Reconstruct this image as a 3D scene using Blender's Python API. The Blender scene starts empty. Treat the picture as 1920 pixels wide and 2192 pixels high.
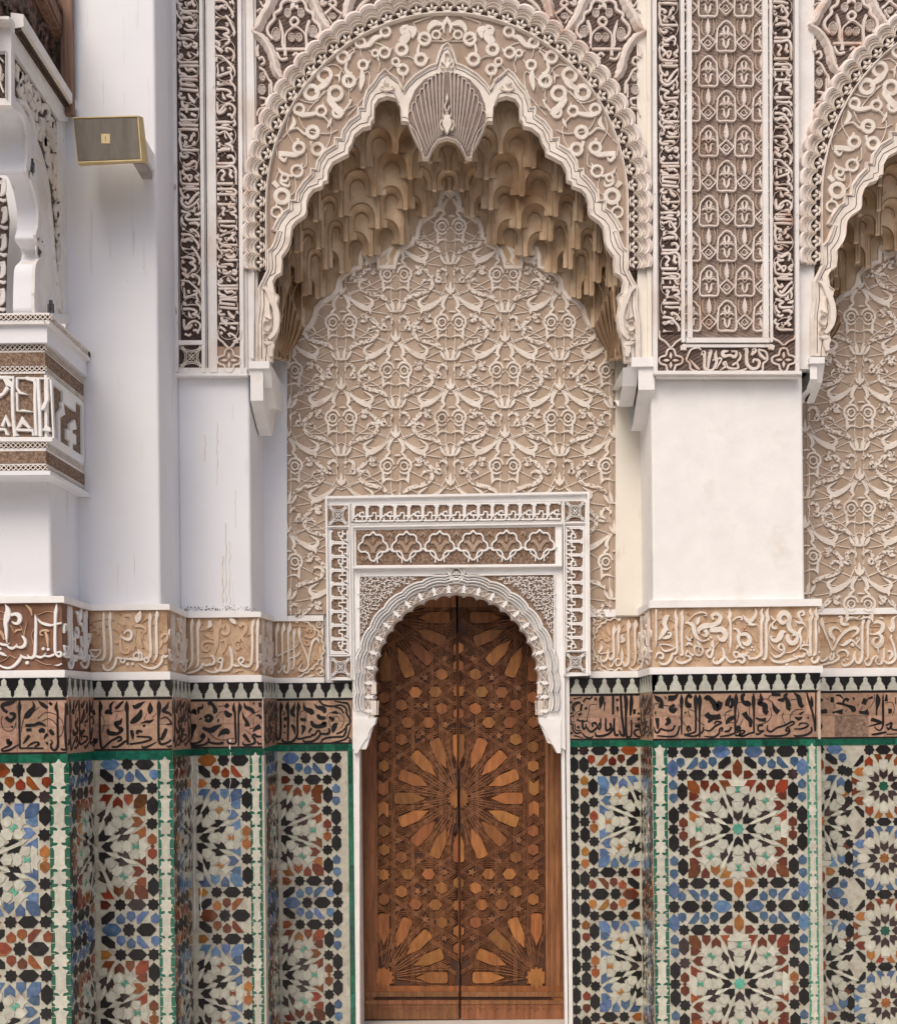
import bpy, math, random
from mathutils import Vector, Matrix
from mathutils.geometry import tessellate_polygon
R = math.radians
random.seed(7)
sc = bpy.context.scene
col = sc.collection
# ------------------------------------------------------------------ camera, sky, sun, exposure
CX, HZ, F, D0, EYE, ROLL = 985.0, 1505.0, 2285.0, 5.0, 1.5, R(0.6)
cam_d = bpy.data.cameras.new('camera')
cam = bpy.data.objects.new('camera', cam_d)
col.objects.link(cam)
cam_d.sensor_fit = 'VERTICAL'
cam_d.sensor_height = 24.0
cam_d.lens = F / 2192 * 24.0
cam_d.shift_y = (HZ - 1096) / 2192
cam_d.shift_x = (960 - CX) / 2192
cam_d.clip_end = 300
cam_d.clip_start = 0.05
cam.matrix_world = Matrix.Translation((0, 0, EYE)) @ Matrix.Rotation(R(90), 4, 'X') @ Matrix.Rotation(-ROLL, 4, 'Z')
sc.camera = cam
w = bpy.data.worlds.new('World')
sc.world = w
w.use_nodes = True
nt = w.node_tree
bg = nt.nodes['Background']
sky = nt.nodes.new('ShaderNodeTexSky')
sky.sky_type = 'NISHITA'
sky.sun_disc = False
SUN_EL, SUN_AZ = R(52), R(205)      # azimuth from +Y, clockwise: behind the camera, to its left
sky.sun_elevation = SUN_EL
sky.sun_rotation = SUN_AZ
sky.air_density = 1.0
sky.dust_density = 5.0
sky.ozone_density = 1.0
nt.links.new(sky.outputs[0], bg.inputs[0])
bg.inputs[1].default_value = 0.13
sun_d = bpy.data.lights.new('sun', 'SUN')
sun_d.energy = 1.5
sun_d.angle = R(38)
sun_d.color = (1.0, 0.90, 0.78)
sun = bpy.data.objects.new('sun', sun_d)
col.objects.link(sun)
sd = Vector((math.sin(SUN_AZ) * math.cos(SUN_EL), math.cos(SUN_AZ) * math.cos(SUN_EL), math.sin(SUN_EL)))
sun.rotation_euler = sd.to_track_quat('Z', 'Y').to_euler()
sun.location = sd * 20
sc.view_settings.view_transform = 'Standard'
sc.view_settings.look = 'None'
sc.view_settings.exposure = 0.15
sc.view_settings.gamma = 1.0
sc.cycles.max_bounces = 6
sc.cycles.diffuse_bounces = 4

# ------------------------------------------------------------------ materials
def mat(name, c1, c2=None, rough=0.85, scale=8.0, bump=0.0, bscale=None, stretch=(1, 1, 1), rnd=0.0,
        spots=None, coat=0.0, wave=None, detail=5.0):
    m = bpy.data.materials.new(name)
    m.use_nodes = True
    n = m.node_tree.nodes
    L = m.node_tree.links
    b = n['Principled BSDF']
    b.inputs['Roughness'].default_value = rough
    b.inputs['Coat Weight'].default_value = coat
    b.inputs['Coat Roughness'].default_value = 0.12
    tc = n.new('ShaderNodeTexCoord')
    geo = n.new('ShaderNodeNewGeometry')
    mp = n.new('ShaderNodeMapping')
    mp.inputs['Scale'].default_value = stretch
    L.new(geo.outputs['Position'], mp.inputs['Vector'])
    no = n.new('ShaderNodeTexNoise')
    no.inputs['Scale'].default_value = scale
    no.inputs['Detail'].default_value = detail
    no.inputs['Roughness'].default_value = 0.6
    L.new(mp.outputs[0], no.inputs['Vector'])
    cr = n.new('ShaderNodeValToRGB')
    cr.color_ramp.elements[0].position = 0.32
    cr.color_ramp.elements[1].position = 0.68
    cr.color_ramp.elements[0].color = (*c1, 1)
    cr.color_ramp.elements[1].color = (*(c2 or c1), 1)
    L.new(no.outputs[0], cr.inputs[0])
    out = cr.outputs[0]
    if wave:
        wv = n.new('ShaderNodeTexWave')
        wv.inputs['Scale'].default_value = wave[0]
        wv.inputs['Distortion'].default_value = wave[1]
        wv.inputs['Detail'].default_value = 2
        wv.inputs['Detail Scale'].default_value = wave[3] if len(wave) > 3 else 1.0
        mp2 = n.new('ShaderNodeMapping')
        mp2.inputs['Rotation'].default_value = (0, R(wave[2]), 0)
        L.new(mp.outputs[0], mp2.inputs[0])
        L.new(mp2.outputs[0], wv.inputs[0])
        mx = n.new('ShaderNodeMix')
        mx.data_type = 'RGBA'
        mx.blend_type = 'MULTIPLY'
        mx.inputs[0].default_value = wave[4] if len(wave) > 4 else 0.7
        L.new(out, mx.inputs[6])
        L.new(wv.outputs[0], mx.inputs[7])
        out = mx.outputs[2]
    if spots:
        for (ssc, sst, lo, hi, scol) in spots:
            mp3 = n.new('ShaderNodeMapping')
            mp3.inputs['Scale'].default_value = sst
            L.new(geo.outputs['Position'], mp3.inputs[0])
            n3 = n.new('ShaderNodeTexNoise')
            n3.inputs['Scale'].default_value = ssc
            n3.inputs['Detail'].default_value = 6
            L.new(mp3.outputs[0], n3.inputs[0])
            mr = n.new('ShaderNodeMapRange')
            mr.inputs[1].default_value = lo
            mr.inputs[2].default_value = hi
            L.new(n3.outputs[0], mr.inputs[0])
            mx = n.new('ShaderNodeMix')
            mx.data_type = 'RGBA'
            L.new(mr.outputs[0], mx.inputs[0])
            L.new(out, mx.inputs[6])
            mx.inputs[7].default_value = (*scol, 1)
            out = mx.outputs[2]
    if rnd:
        oi = n.new('ShaderNodeObjectInfo')
        hs = n.new('ShaderNodeHueSaturation')
        mr = n.new('ShaderNodeMapRange')
        mr.inputs[3].default_value = 1 - rnd
        mr.inputs[4].default_value = 1 + rnd
        L.new(oi.outputs['Random'], mr.inputs[0])
        L.new(mr.outputs[0], hs.inputs['Value'])
        mr2 = n.new('ShaderNodeMapRange')
        mr2.inputs[3].default_value = 0.5 - rnd * 0.035
        mr2.inputs[4].default_value = 0.5 + rnd * 0.035
        mt = n.new('ShaderNodeMath')
        mt.operation = 'FRACT'
        mm = n.new('ShaderNodeMath')
        mm.operation = 'MULTIPLY'
        mm.inputs[1].default_value = 13.7
        L.new(oi.outputs['Random'], mm.inputs[0])
        L.new(mm.outputs[0], mt.inputs[0])
        L.new(mt.outputs[0], mr2.inputs[0])
        L.new(mr2.outputs[0], hs.inputs['Hue'])
        L.new(out, hs.inputs['Color'])
        out = hs.outputs[0]
    L.new(out, b.inputs['Base Color'])
    if bump:
        nb = n.new('ShaderNodeTexNoise')
        nb.inputs['Scale'].default_value = bscale or scale * 6
        nb.inputs['Detail'].default_value = 4
        L.new(mp.outputs[0], nb.inputs[0])
        bp = n.new('ShaderNodeBump')
        bp.inputs['Strength'].default_value = bump
        bp.inputs['Distance'].default_value = 0.004
        L.new(nb.outputs[0], bp.inputs['Height'])
        L.new(bp.outputs[0], b.inputs['Normal'])
    return m

DIRT = (0.30, 0.24, 0.18)
M = {}
M['wall'] = mat('lime_plaster', (0.77, 0.78, 0.825), (0.82, 0.83, 0.86), 0.8, 2.5, 0.25, 22, spots=[  # cool light of the left side put into the plaster's base colour
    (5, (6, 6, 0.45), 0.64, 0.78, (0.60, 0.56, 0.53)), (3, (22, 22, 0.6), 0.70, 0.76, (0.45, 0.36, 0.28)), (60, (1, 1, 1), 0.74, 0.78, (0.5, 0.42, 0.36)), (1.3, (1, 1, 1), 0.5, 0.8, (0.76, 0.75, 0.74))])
M['cream'] = mat('warm_tinted_limewash', (0.74, 0.70, 0.62), (0.82, 0.78, 0.70), 0.8, 3, 0.25, 25, spots=[(7, (3, 3, 1), 0.62, 0.8, (0.6, 0.5, 0.4))])
M['trim'] = mat('white_stucco', (0.74, 0.71, 0.69), (0.83, 0.81, 0.79), 0.8, 9, 0.3, 60, spots=[
    (45, (1, 1, .4), 0.68, 0.76, (0.40, 0.33, 0.28)), (4, (1, 1, 1), 0.55, 0.75, (0.66, 0.58, 0.52))])
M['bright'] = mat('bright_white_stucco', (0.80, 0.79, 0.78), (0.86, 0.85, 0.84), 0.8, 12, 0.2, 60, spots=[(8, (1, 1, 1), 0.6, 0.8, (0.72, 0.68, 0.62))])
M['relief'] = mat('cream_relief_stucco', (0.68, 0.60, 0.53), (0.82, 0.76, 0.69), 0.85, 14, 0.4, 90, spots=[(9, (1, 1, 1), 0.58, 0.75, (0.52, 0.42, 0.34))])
M['serp'] = mat('pierced_cream_stucco', (0.68, 0.60, 0.53), (0.82, 0.76, 0.69), 0.85, 14, 0.4, 90, spots=[(95, (1, 1, 1), 0.50, 0.58, (0.30, 0.22, 0.17))])
M['tan'] = mat('tan_stucco', (0.30, 0.220, 0.168), (0.44, 0.340, 0.272), 0.9, 11, 0.5, 70, spots=[(4, (1, 1, 1), 0.5, 0.7, (0.36, 0.25, 0.17))])
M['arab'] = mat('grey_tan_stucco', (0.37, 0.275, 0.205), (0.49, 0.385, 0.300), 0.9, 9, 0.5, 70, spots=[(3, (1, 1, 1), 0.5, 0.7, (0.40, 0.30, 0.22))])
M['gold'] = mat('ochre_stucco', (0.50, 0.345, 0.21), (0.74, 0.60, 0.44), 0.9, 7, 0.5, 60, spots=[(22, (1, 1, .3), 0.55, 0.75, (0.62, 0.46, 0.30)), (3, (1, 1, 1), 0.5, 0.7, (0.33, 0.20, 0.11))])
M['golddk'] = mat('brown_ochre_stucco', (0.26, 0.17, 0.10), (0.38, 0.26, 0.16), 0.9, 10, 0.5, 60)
M['fground'] = mat('ochre_frieze_ground', (0.38, 0.235, 0.14), (0.60, 0.45, 0.31), 0.85, 16, 0.5, 80, spots=[(50, (1, 1, 1), 0.6, 0.7, (0.30, 0.16, 0.08))])
M['fgroundk'] = mat('dark_frieze_ground', (0.15, 0.065, 0.035), (0.26, 0.14, 0.09), 0.8, 14, 0.5, 80)
M['flour'] = mat('ochre_flourish', (0.50, 0.33, 0.21), (0.66, 0.48, 0.34), 0.85, 14, 0.4, 80)
M['hatch'] = mat('dark_hatched_stucco', (0.060, 0.034, 0.028), (0.12, 0.075, 0.06), 0.9, 20, 0.6, 60, wave=(26, 4, 50, 0.6, 0.75))
M['fan'] = mat('grey_brown_stucco', (0.17, 0.13, 0.115), (0.27, 0.21, 0.185), 0.9, 20, 0.5, 60)
M['hatch2'] = mat('brown_hatched_stucco', (0.10, 0.065, 0.055), (0.20, 0.14, 0.115), 0.9, 20, 0.6, 60, wave=(22, 5, 120, 0.6, 0.6))
M['pink'] = mat('rose_stucco', (0.66, 0.56, 0.50), (0.79, 0.72, 0.68), 0.85, 10, 0.5, 70, spots=[(6, (1, 1, 1), 0.55, 0.7, (0.58, 0.42, 0.34)), (70, (1, 1, 1), 0.66, 0.72, (0.35, 0.25, 0.2))])
M['kground'] = mat('carved_brown_ground', (0.17, 0.095, 0.06), (0.44, 0.31, 0.22), 0.9, 75, 0.8, 120, wave=(30, 16, 30, 2.5, 0.55))
M['line'] = mat('incised_dark_line', (0.05, 0.045, 0.05), None, 0.9, 20)
M['groove'] = mat('grey_groove', (0.30, 0.27, 0.26), (0.4, 0.37, 0.35), 0.9, 20)
def glaze(name, a, b, rnd=0.25, rough=0.16, **k):
    return mat(name, a, b, rough, 45, 0.16, 35, rnd=rnd, coat=0.3, **k)
M['black'] = mat('black_glaze', (0.005, 0.005, 0.006), (0.014, 0.013, 0.014), 0.3, 45, 0.16, 35, rnd=0.5)
M['purple'] = glaze('aubergine_glaze', (0.020, 0.010, 0.012), (0.045, 0.028, 0.03), 0.3)
M['blue'] = glaze('blue_glaze', (0.040, 0.095, 0.20), (0.115, 0.19, 0.32), 0.4)
M['rust'] = glaze('rust_glaze', (0.12, 0.026, 0.008), (0.23, 0.055, 0.012), 0.5)
M['ochre'] = glaze('amber_glaze', (0.26, 0.095, 0.016), (0.42, 0.17, 0.035), 0.35)
M['green'] = glaze('green_glaze', (0.007, 0.075, 0.045), (0.015, 0.15, 0.095), 0.4)
M['lgreen'] = glaze('pale_green_glaze', (0.06, 0.30, 0.22), (0.12, 0.40, 0.30), 0.3)
M['white'] = glaze('ivory_glaze', (0.44, 0.44, 0.37), (0.60, 0.60, 0.51), 0.13)
M['mer'] = glaze('grey_white_glaze', (0.42, 0.43, 0.38), (0.55, 0.56, 0.50), 0.14, 0.25)
M['grout'] = mat('ivory_joint', (0.42, 0.41, 0.34), (0.57, 0.55, 0.46), 0.35, 40, 0.3, 120, spots=[(20, (1, 1, 1), 0.55, 0.7, (0.34, 0.30, 0.24))])
M['terra'] = glaze('pink_terracotta', (0.30, 0.175, 0.12), (0.45, 0.29, 0.205), 0.25, 0.45)
M['mangan'] = mat('black_manganese', (0.006, 0.005, 0.006), (0.014, 0.012, 0.013), 0.35, 40, rnd=0.2)
M['hatch3'] = mat('mid_brown_hatched_stucco', (0.20, 0.145, 0.118), (0.36, 0.275, 0.23), 0.9, 20, 0.6, 60, wave=(24, 6, 70, 0.6, 0.35))
M['rough'] = mat('eroded_brown_tile', (0.13, 0.075, 0.05), (0.34, 0.24, 0.18), 0.95, 60, 1.0, 90)
M['wood'] = mat('cedar_wood', (0.14, 0.052, 0.018), (0.30, 0.13, 0.055), 0.55, 6, 0.4, 14, stretch=(9, 9, 1), rnd=0.2, spots=[(30, (1, 1, 1), 0.70, 0.76, (0.05, 0.018, 0.006))])
M['woodp'] = mat('light_cedar_panel', (0.19, 0.068, 0.018), (0.35, 0.135, 0.038), 0.5, 5, 0.3, 14, stretch=(10, 10, 2), rnd=0.28, spots=[(35, (1, 1, 1), 0.70, 0.75, (0.07, 0.02, 0.006))])
M['woodd'] = mat('dark_wood_groove', (0.035, 0.012, 0.006), (0.085, 0.030, 0.013), 0.7, 12)
M['woodold'] = mat('weathered_carved_wood', (0.055, 0.028, 0.020), (0.24, 0.14, 0.10), 0.8, 5, 0.8, 12, stretch=(7, 7, 1.2), wave=(4.5, 9, 80, 1.2, 0.7))
M['woodplank'] = mat('weathered_plank', (0.13, 0.065, 0.045), (0.30, 0.18, 0.13), 0.8, 5, 0.6, 12, stretch=(12, 12, 1))
M['sp_case'] = mat('yellowed_plastic', (0.50, 0.38, 0.17), (0.62, 0.50, 0.27), 0.55, 20, 0.1)
M['sp_grille'] = mat('dusty_grille', (0.11, 0.095, 0.075), (0.20, 0.175, 0.145), 0.7, 4, 0.5, 400, stretch=(4, 4, 1))
M['stone'] = mat('courtyard_marble', (0.45, 0.42, 0.39), (0.60, 0.57, 0.53), 0.5, 3, 0.1)
M['terra_wall'] = mat('far_courtyard_wall', (0.20, 0.15, 0.11), (0.34, 0.27, 0.21), 0.9, 1.5)
M['rustrun'] = mat('rusty_run', (0.62, 0.54, 0.45), (0.70, 0.64, 0.57), 0.9, 40)
M['grime'] = mat('black_mould', (0.10, 0.08, 0.06), (0.3, 0.25, 0.2), 0.95, 60)
M['joint'] = mat('tile_joint', (0.48, 0.40, 0.33), (0.58, 0.5, 0.42), 0.9, 40)

# ------------------------------------------------------------------ object helpers
CNT = [0]
class MB:
    def __init__(s):
        s.v, s.f = [], []
    def add(s, vs, fs):
        o = len(s.v)
        s.v += [tuple(v) for v in vs]
        s.f += [tuple(o + i for i in f) for f in fs]
    def box(s, x0, x1, y0, y1, z0, z1):
        s.add([(x, y, z) for x in (x0, x1) for y in (y0, y1) for z in (z0, z1)],
              [(0, 1, 3, 2), (4, 6, 7, 5), (0, 4, 5, 1), (2, 3, 7, 6), (0, 2, 6, 4), (1, 5, 7, 3)])
    def build(s, name, m, parent=None, smooth=False, kind=None):
        if not s.v:
            return None
        me = bpy.data.meshes.new(name)
        off = WL(parent) if parent else Vector((0, 0, 0))
        me.from_pydata([(a - off.x, b - off.y, c - off.z) for a, b, c in s.v], [], s.f)
        me.materials.append(M[m] if isinstance(m, str) else m)
        if smooth:
            me.polygons.foreach_set('use_smooth', [True] * len(me.polygons))
        o = bpy.data.objects.new(name, me)
        col.objects.link(o)
        if parent:
            o.parent = parent
        if kind:
            o['kind'] = kind
        return o
def WL(o):
    v = Vector(o.location)
    while o.parent:
        o = o.parent
        v += o.location
    return v
def thing(name, label, cat, loc, group=None):
    o = bpy.data.objects.new(name, None)
    o.empty_display_size = 0.05
    o.location = loc
    o['label'] = label
    o['category'] = cat
    if group:
        o['group'] = group
    col.objects.link(o)
    return o
def deroll(px, py):
    dx, dy = px - CX, py - HZ
    c, s = math.cos(ROLL), math.sin(ROLL)
    return CX + c * dx - s * dy, HZ + s * dx + c * dy
def proj(P):
    x, y = P[0] / P[1] * F, -(P[2] - EYE) / P[1] * F
    c, s = math.cos(ROLL), math.sin(ROLL)
    return CX + c * x + s * y, HZ - s * x + c * y
class PL:
    """a real wall plane: origin O, horizontal axis U, outward normal N"""
    def __init__(s, O, U=(1, 0, 0), N=(0, -1, 0)):
        s.O, s.U, s.N = Vector(O), Vector(U).normalized(), Vector(N).normalized()
    def uv(s, px, py):
        x, y = deroll(px, py)
        d = Vector(((x - CX) / F, 1, (HZ - y) / F))
        C = Vector((0, 0, EYE))
        t = (s.O - C).dot(s.N) / d.dot(s.N)
        P = C + d * t - s.O
        return P.dot(s.U), P.z
    def P(s, u, v, h=0.0):
        return s.O + s.U * u + Vector((0, 0, v)) + s.N * h
    def mpp(s):
        return s.O.y / F          # metres per photo pixel on a frontal plane
def FP(Y):
    return PL((0, Y, 0))

def parse(t, ox=0, oy=0, k=1.0, dw=12):
    out = []
    for st in t.replace('\n', '/').split('/'):
        st = st.strip()
        if not st:
            continue
        pts, w0 = [], dw
        for tok in st.split():
            a = [float(q) for q in tok.split(',')]
            if len(a) > 2:
                w0 = a[2]
            pts.append((ox + a[0] / k, oy + a[1] / k, w0 / k))
        out.append(pts)
    return out
def cat(pts, n=4, closed=False):
    if len(pts) < 3 or n <= 1:
        return list(pts) + ([pts[0]] if closed else [])
    if closed:
        P = [pts[-1]] + list(pts) + [pts[0], pts[1]]
    else:
        P = [tuple(2 * a - b for a, b in zip(pts[0], pts[1]))] + list(pts) + [tuple(2 * a - b for a, b in zip(pts[-1], pts[-2]))]
    out = []
    for i in range(1, len(P) - 2):
        p0, p1, p2, p3 = P[i - 1:i + 3]
        for j in range(n):
            t = j / n
            out.append(tuple(0.5 * (2 * b + (c - a) * t + (2 * a - 5 * b + 4 * c - d) * t * t + (3 * b - a - 3 * c + d) * t ** 3)
                             for a, b, c, d in zip(p0, p1, p2, p3)))
    out.append(P[-2])
    return out
def rib(mb, pl, q, h0, h1, bev=0.14, closed=False):
    """a raised band along uv points (u, v, width)"""
    CNT[0] += 1
    h1 = h1 + (CNT[0] % 23) * 0.00005
    n = len(q)
    vs, fs = [], []
    for i in range(n):
        a = q[(i - 1) % n] if (closed or i > 0) else q[i]
        b = q[(i + 1) % n] if (closed or i < n - 1) else q[i]
        tx, ty = b[0] - a[0], b[1] - a[1]
        L = math.hypot(tx, ty) or 1.0
        nx, ny = -ty / L, tx / L
        w_ = max(q[i][2], 0.0006) / 2
        wt = w_ - min(w_ * 0.75, bev * (h1 - h0))
        for s_, h in ((-w_, h0), (-wt, h1), (wt, h1), (w_, h0)):
            vs.append(pl.P(q[i][0] + nx * s_, q[i][1] + ny * s_, h))
    for i in range(n if closed else n - 1):
        j = (i + 1) % n
        for k in range(3):
            fs.append((i * 4 + k, i * 4 + k + 1, j * 4 + k + 1, j * 4 + k))
    if not closed:
        fs += [(0, 3, 2, 1), (4 * n - 4, 4 * n - 3, 4 * n - 2, 4 * n - 1)]
    mb.add(vs, fs)
def ribpx(mb, pl, pts, h0, h1, sm=4, closed=False, bev=0.14, ws=1.0):
    """pts in photograph pixels (x, y, w), laid on the plane pl"""
    if not closed and len(pts) > 4 and math.hypot(pts[0][0] - pts[-1][0], pts[0][1] - pts[-1][1]) < .3:
        pts, closed = pts[:-1], True
    c = cat(pts, sm, closed)
    if closed:
        c = c[:-1]
    q = []
    for p in c:
        u, v = pl.uv(p[0], p[1])
        u2, v2 = pl.uv(p[0] + 1, p[1])
        q.append((u, v, p[2] * math.hypot(u2 - u, v2 - v) * ws))
    rib(mb, pl, q, h0, h1, bev, closed)
def prism_uv(mb, pl, poly, h0, h1, inset=0.0):
    n = len(poly)
    tri = tessellate_polygon([[Vector((a, b, 0)) for a, b in poly]])
    top = poly
    if inset:
        cx, cy = sum(p[0] for p in poly) / n, sum(p[1] for p in poly) / n
        top = []
        for a, b in poly:
            L = math.hypot(a - cx, b - cy) or 1
            f = max(0.3, 1 - inset / L)
            top.append((cx + (a - cx) * f, cy + (b - cy) * f))
    vs = [pl.P(a, b, h0) for a, b in poly] + [pl.P(a, b, h1) for a, b in top]
    fs = [(n + t[0], n + t[1], n + t[2]) for t in tri]
    fs += [(i, (i + 1) % n, n + (i + 1) % n, n + i) for i in range(n)]
    mb.add(vs, fs)
def prism(mb, pl, polypx, h0, h1, inset=0.0):
    CNT[0] += 1
    prism_uv(mb, pl, [pl.uv(a, b) for a, b in polypx], h0, h1 + (CNT[0] % 13) * 0.00004, inset)
def disc(mb, pl, x, y, r, h0, h1, n=10):
    prism(mb, pl, [(x + r * math.cos(i * 2 * math.pi / n), y + r * math.sin(i * 2 * math.pi / n)) for i in range(n)], h0, h1, 0.001)
def slab(mb, pl, x0, y0, x1, y1, h0, h1):
    prism(mb, pl, [(x0, y0), (x1, y0), (x1, y1), (x0, y1)], h0, h1)
def ubox(mb, pl, u0, u1, v0, v1, h0, h1):
    prism_uv(mb, pl, [(u0, v0), (u1, v0), (u1, v1), (u0, v1)], h0, h1)
def mir(pts, ax):
    return [(2 * ax - p[0],) + tuple(p[1:]) for p in pts]
def single(name, label, catg, mb, m, **k):
    o = mb.build(name, m, None, **k)
    o['label'] = label
    o['category'] = catg
    return o
def inst(mesh, name, parent, loc, rotm=None, m=None):
    o = bpy.data.objects.new(name, mesh)
    col.objects.link(o)
    o.parent = parent
    mw = Matrix.Translation(Vector(loc) - WL(parent))
    if rotm is not None:
        mw = mw @ rotm
    o.matrix_basis = mw
    if m:
        o.material_slots[0].link = 'OBJECT'
        o.material_slots[0].material = M[m]
    return o
# ================================================================== plan of the wall
XC3, XC2, XC1, XR0, XR1 = -1.506, -1.189, -0.875, 0.8426, 1.5685
Y3, Y2, Y1, Y0, YR = 4.049, 4.348, 4.651, 5.0, 4.673
ZF, ZT = -0.055, 5.35
def vprism(mb, plan, z0, z1):
    n = len(plan)
    tri = tessellate_polygon([[Vector((a, b, 0)) for a, b in plan]])
    vs = [(a, b, z0) for a, b in plan] + [(a, b, z1) for a, b in plan]
    fs = [(i, (i + 1) % n, n + (i + 1) % n, n + i) for i in range(n)] + [(n + t[0], n + t[1], n + t[2]) for t in tri] + [(t[0], t[2], t[1]) for t in tri]
    mb.add(vs, fs)
def rcorner(cx, cy, r, a0, a1, n=5):
    return [(cx + r * math.cos(R(a0 + (a1 - a0) * i / n)), cy + r * math.sin(R(a0 + (a1 - a0) * i / n))) for i in range(n + 1)]
# ground
g = MB()
g.box(-14, 14, -16, 7, ZF - 0.2, ZF)
o = g.build('courtyard_floor', 'stone', kind='structure')
# the other three sides of the courtyard, behind the camera
def court(label_, x0, x1, y0, y1, m, z0, z1):
    g = MB(); g.box(x0, x1, y0, y1, z0, z1); g.build('courtyard_wall', m, kind='structure')
court('', -11, 11, -15.5, -15, 'terra_wall', ZF, 3.2)
court('', -11, 11, -15.5, -15, 'tan', 3.201, 7.5)
court('', -9.5, -9, -15, 2.5, 'terra_wall', ZF, 6.5)
court('', 9, 9.5, -15, 2.5, 'terra_wall', ZF, 6.5)
# the recessed wall behind the door and the niches
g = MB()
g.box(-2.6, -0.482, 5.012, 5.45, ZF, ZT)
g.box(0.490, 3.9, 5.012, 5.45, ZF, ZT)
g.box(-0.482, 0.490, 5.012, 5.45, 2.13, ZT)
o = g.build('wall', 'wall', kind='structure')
g = MB()
g.box(-0.55, 0.56, 5.452, 5.6, ZF, 2.4)
g.build('door_recess_back_wall', 'woodd', kind='structure')
def shaft(label, x0, x1, yf, m, zt=ZT):
    g = MB()
    r = 0.012
    plan = [(x0, 5.01), (x0, yf + r)] + rcorner(x0 + r, yf + r, r, 180, 270)[1:] + rcorner(x1 - r, yf + r, r, 270, 360) + [(x1, 5.01)]
    vprism(g, plan, ZF, zt)
    t = thing('pilaster', label, 'pilaster', ((x0 + x1) / 2, yf, ZF))
    g.build('shaft', m, t)
    return t
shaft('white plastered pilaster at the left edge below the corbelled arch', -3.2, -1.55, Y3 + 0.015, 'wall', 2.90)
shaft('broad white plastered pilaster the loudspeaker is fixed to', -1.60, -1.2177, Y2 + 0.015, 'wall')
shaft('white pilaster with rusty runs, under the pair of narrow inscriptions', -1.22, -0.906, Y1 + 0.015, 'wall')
shaft('bright white pilaster right of the door, under the wide carved strip', 0.851, 1.517, YR + 0.015, 'bright')  # lighter, warmer plaster colour carries the light on this side
g = MB()
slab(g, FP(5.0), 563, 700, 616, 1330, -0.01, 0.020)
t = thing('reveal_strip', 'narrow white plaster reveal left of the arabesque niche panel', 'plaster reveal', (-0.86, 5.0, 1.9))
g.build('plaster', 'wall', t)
g = MB()
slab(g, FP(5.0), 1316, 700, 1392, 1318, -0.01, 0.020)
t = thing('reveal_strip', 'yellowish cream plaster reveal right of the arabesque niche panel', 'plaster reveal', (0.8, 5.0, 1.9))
g.build('plaster', 'cream', t)  # white plaster; warm bounced light is put into its colour

# ================================================================== faces
def face(n, Y, X0, X1, xc, ys, lx0=None):
    pl = FP(Y)
    return dict(n=n, pl=pl, Y=Y, X0=X0, X1=X1, lv=[pl.uv(xc, y)[1] for y in ys], dl=[FP(Y - 0.02).uv(xc, y)[1] for y in ys])
FA = {
    'P3': face('P3', Y3, -2.6, XC3, 65, [1277, 1291, 1435, 1451, 1493, 1614.6, 1633]),
    'P2': face('P2', Y2, XC3, XC2, 275, [1294, 1306.5, 1438.5, 1456, 1492, 1607, 1627]),
    'P1': face('P1', Y1, XC2, XC1, 475, [1310.6, 1322, 1445.7, 1460.6, 1496, 1602, 1617]),
    'P0L': face('P0L', Y0, XC1, -0.634, 640, [1318, 1330, 1450.7, 1462, 1494.7, 1593.5, 1608.5]),
    'P0R': face('P0R', Y0, 0.606, XR0, 1300, [1305, 1320.7, 1437, 1451, 1484.6, 1584, 1598.5]),
    'P1R': face('P1R', YR, XR0, XR1, 1575, [1284, 1299.5, 1427, 1442, 1478.5, 1583.4, 1598.5]),
    'PB': face('PB', Y0, XR1, 2.9, 1840, [1302, 1315, 1430, 1448, 1478, 1581, 1595]),
}
RET = {'P3': ('P2', XC3), 'P2': ('P1', XC2), 'P1': ('P0L', XC1)}      # returns facing right
def lerp(a, b, t): return a + (b - a) * t
def retplane(X, Ya, Yb, right=True):
    return PL((X, Ya, 0), (0, 1, 0), (1, 0, 0)) if right else PL((X, Ya, 0), (0, -1, 0), (-1, 0, 0))
def lquad(mb, pl, u0, u1, a0, a1, b0, b1, h0, h1):
    """quad whose lower/upper edges run from (a0,a1) at u0 to (b0,b1) at u1"""
    prism_uv(mb, pl, [(u0, a0), (u1, b0), (u1, b1), (u0, a1)], h0, h1)

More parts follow.
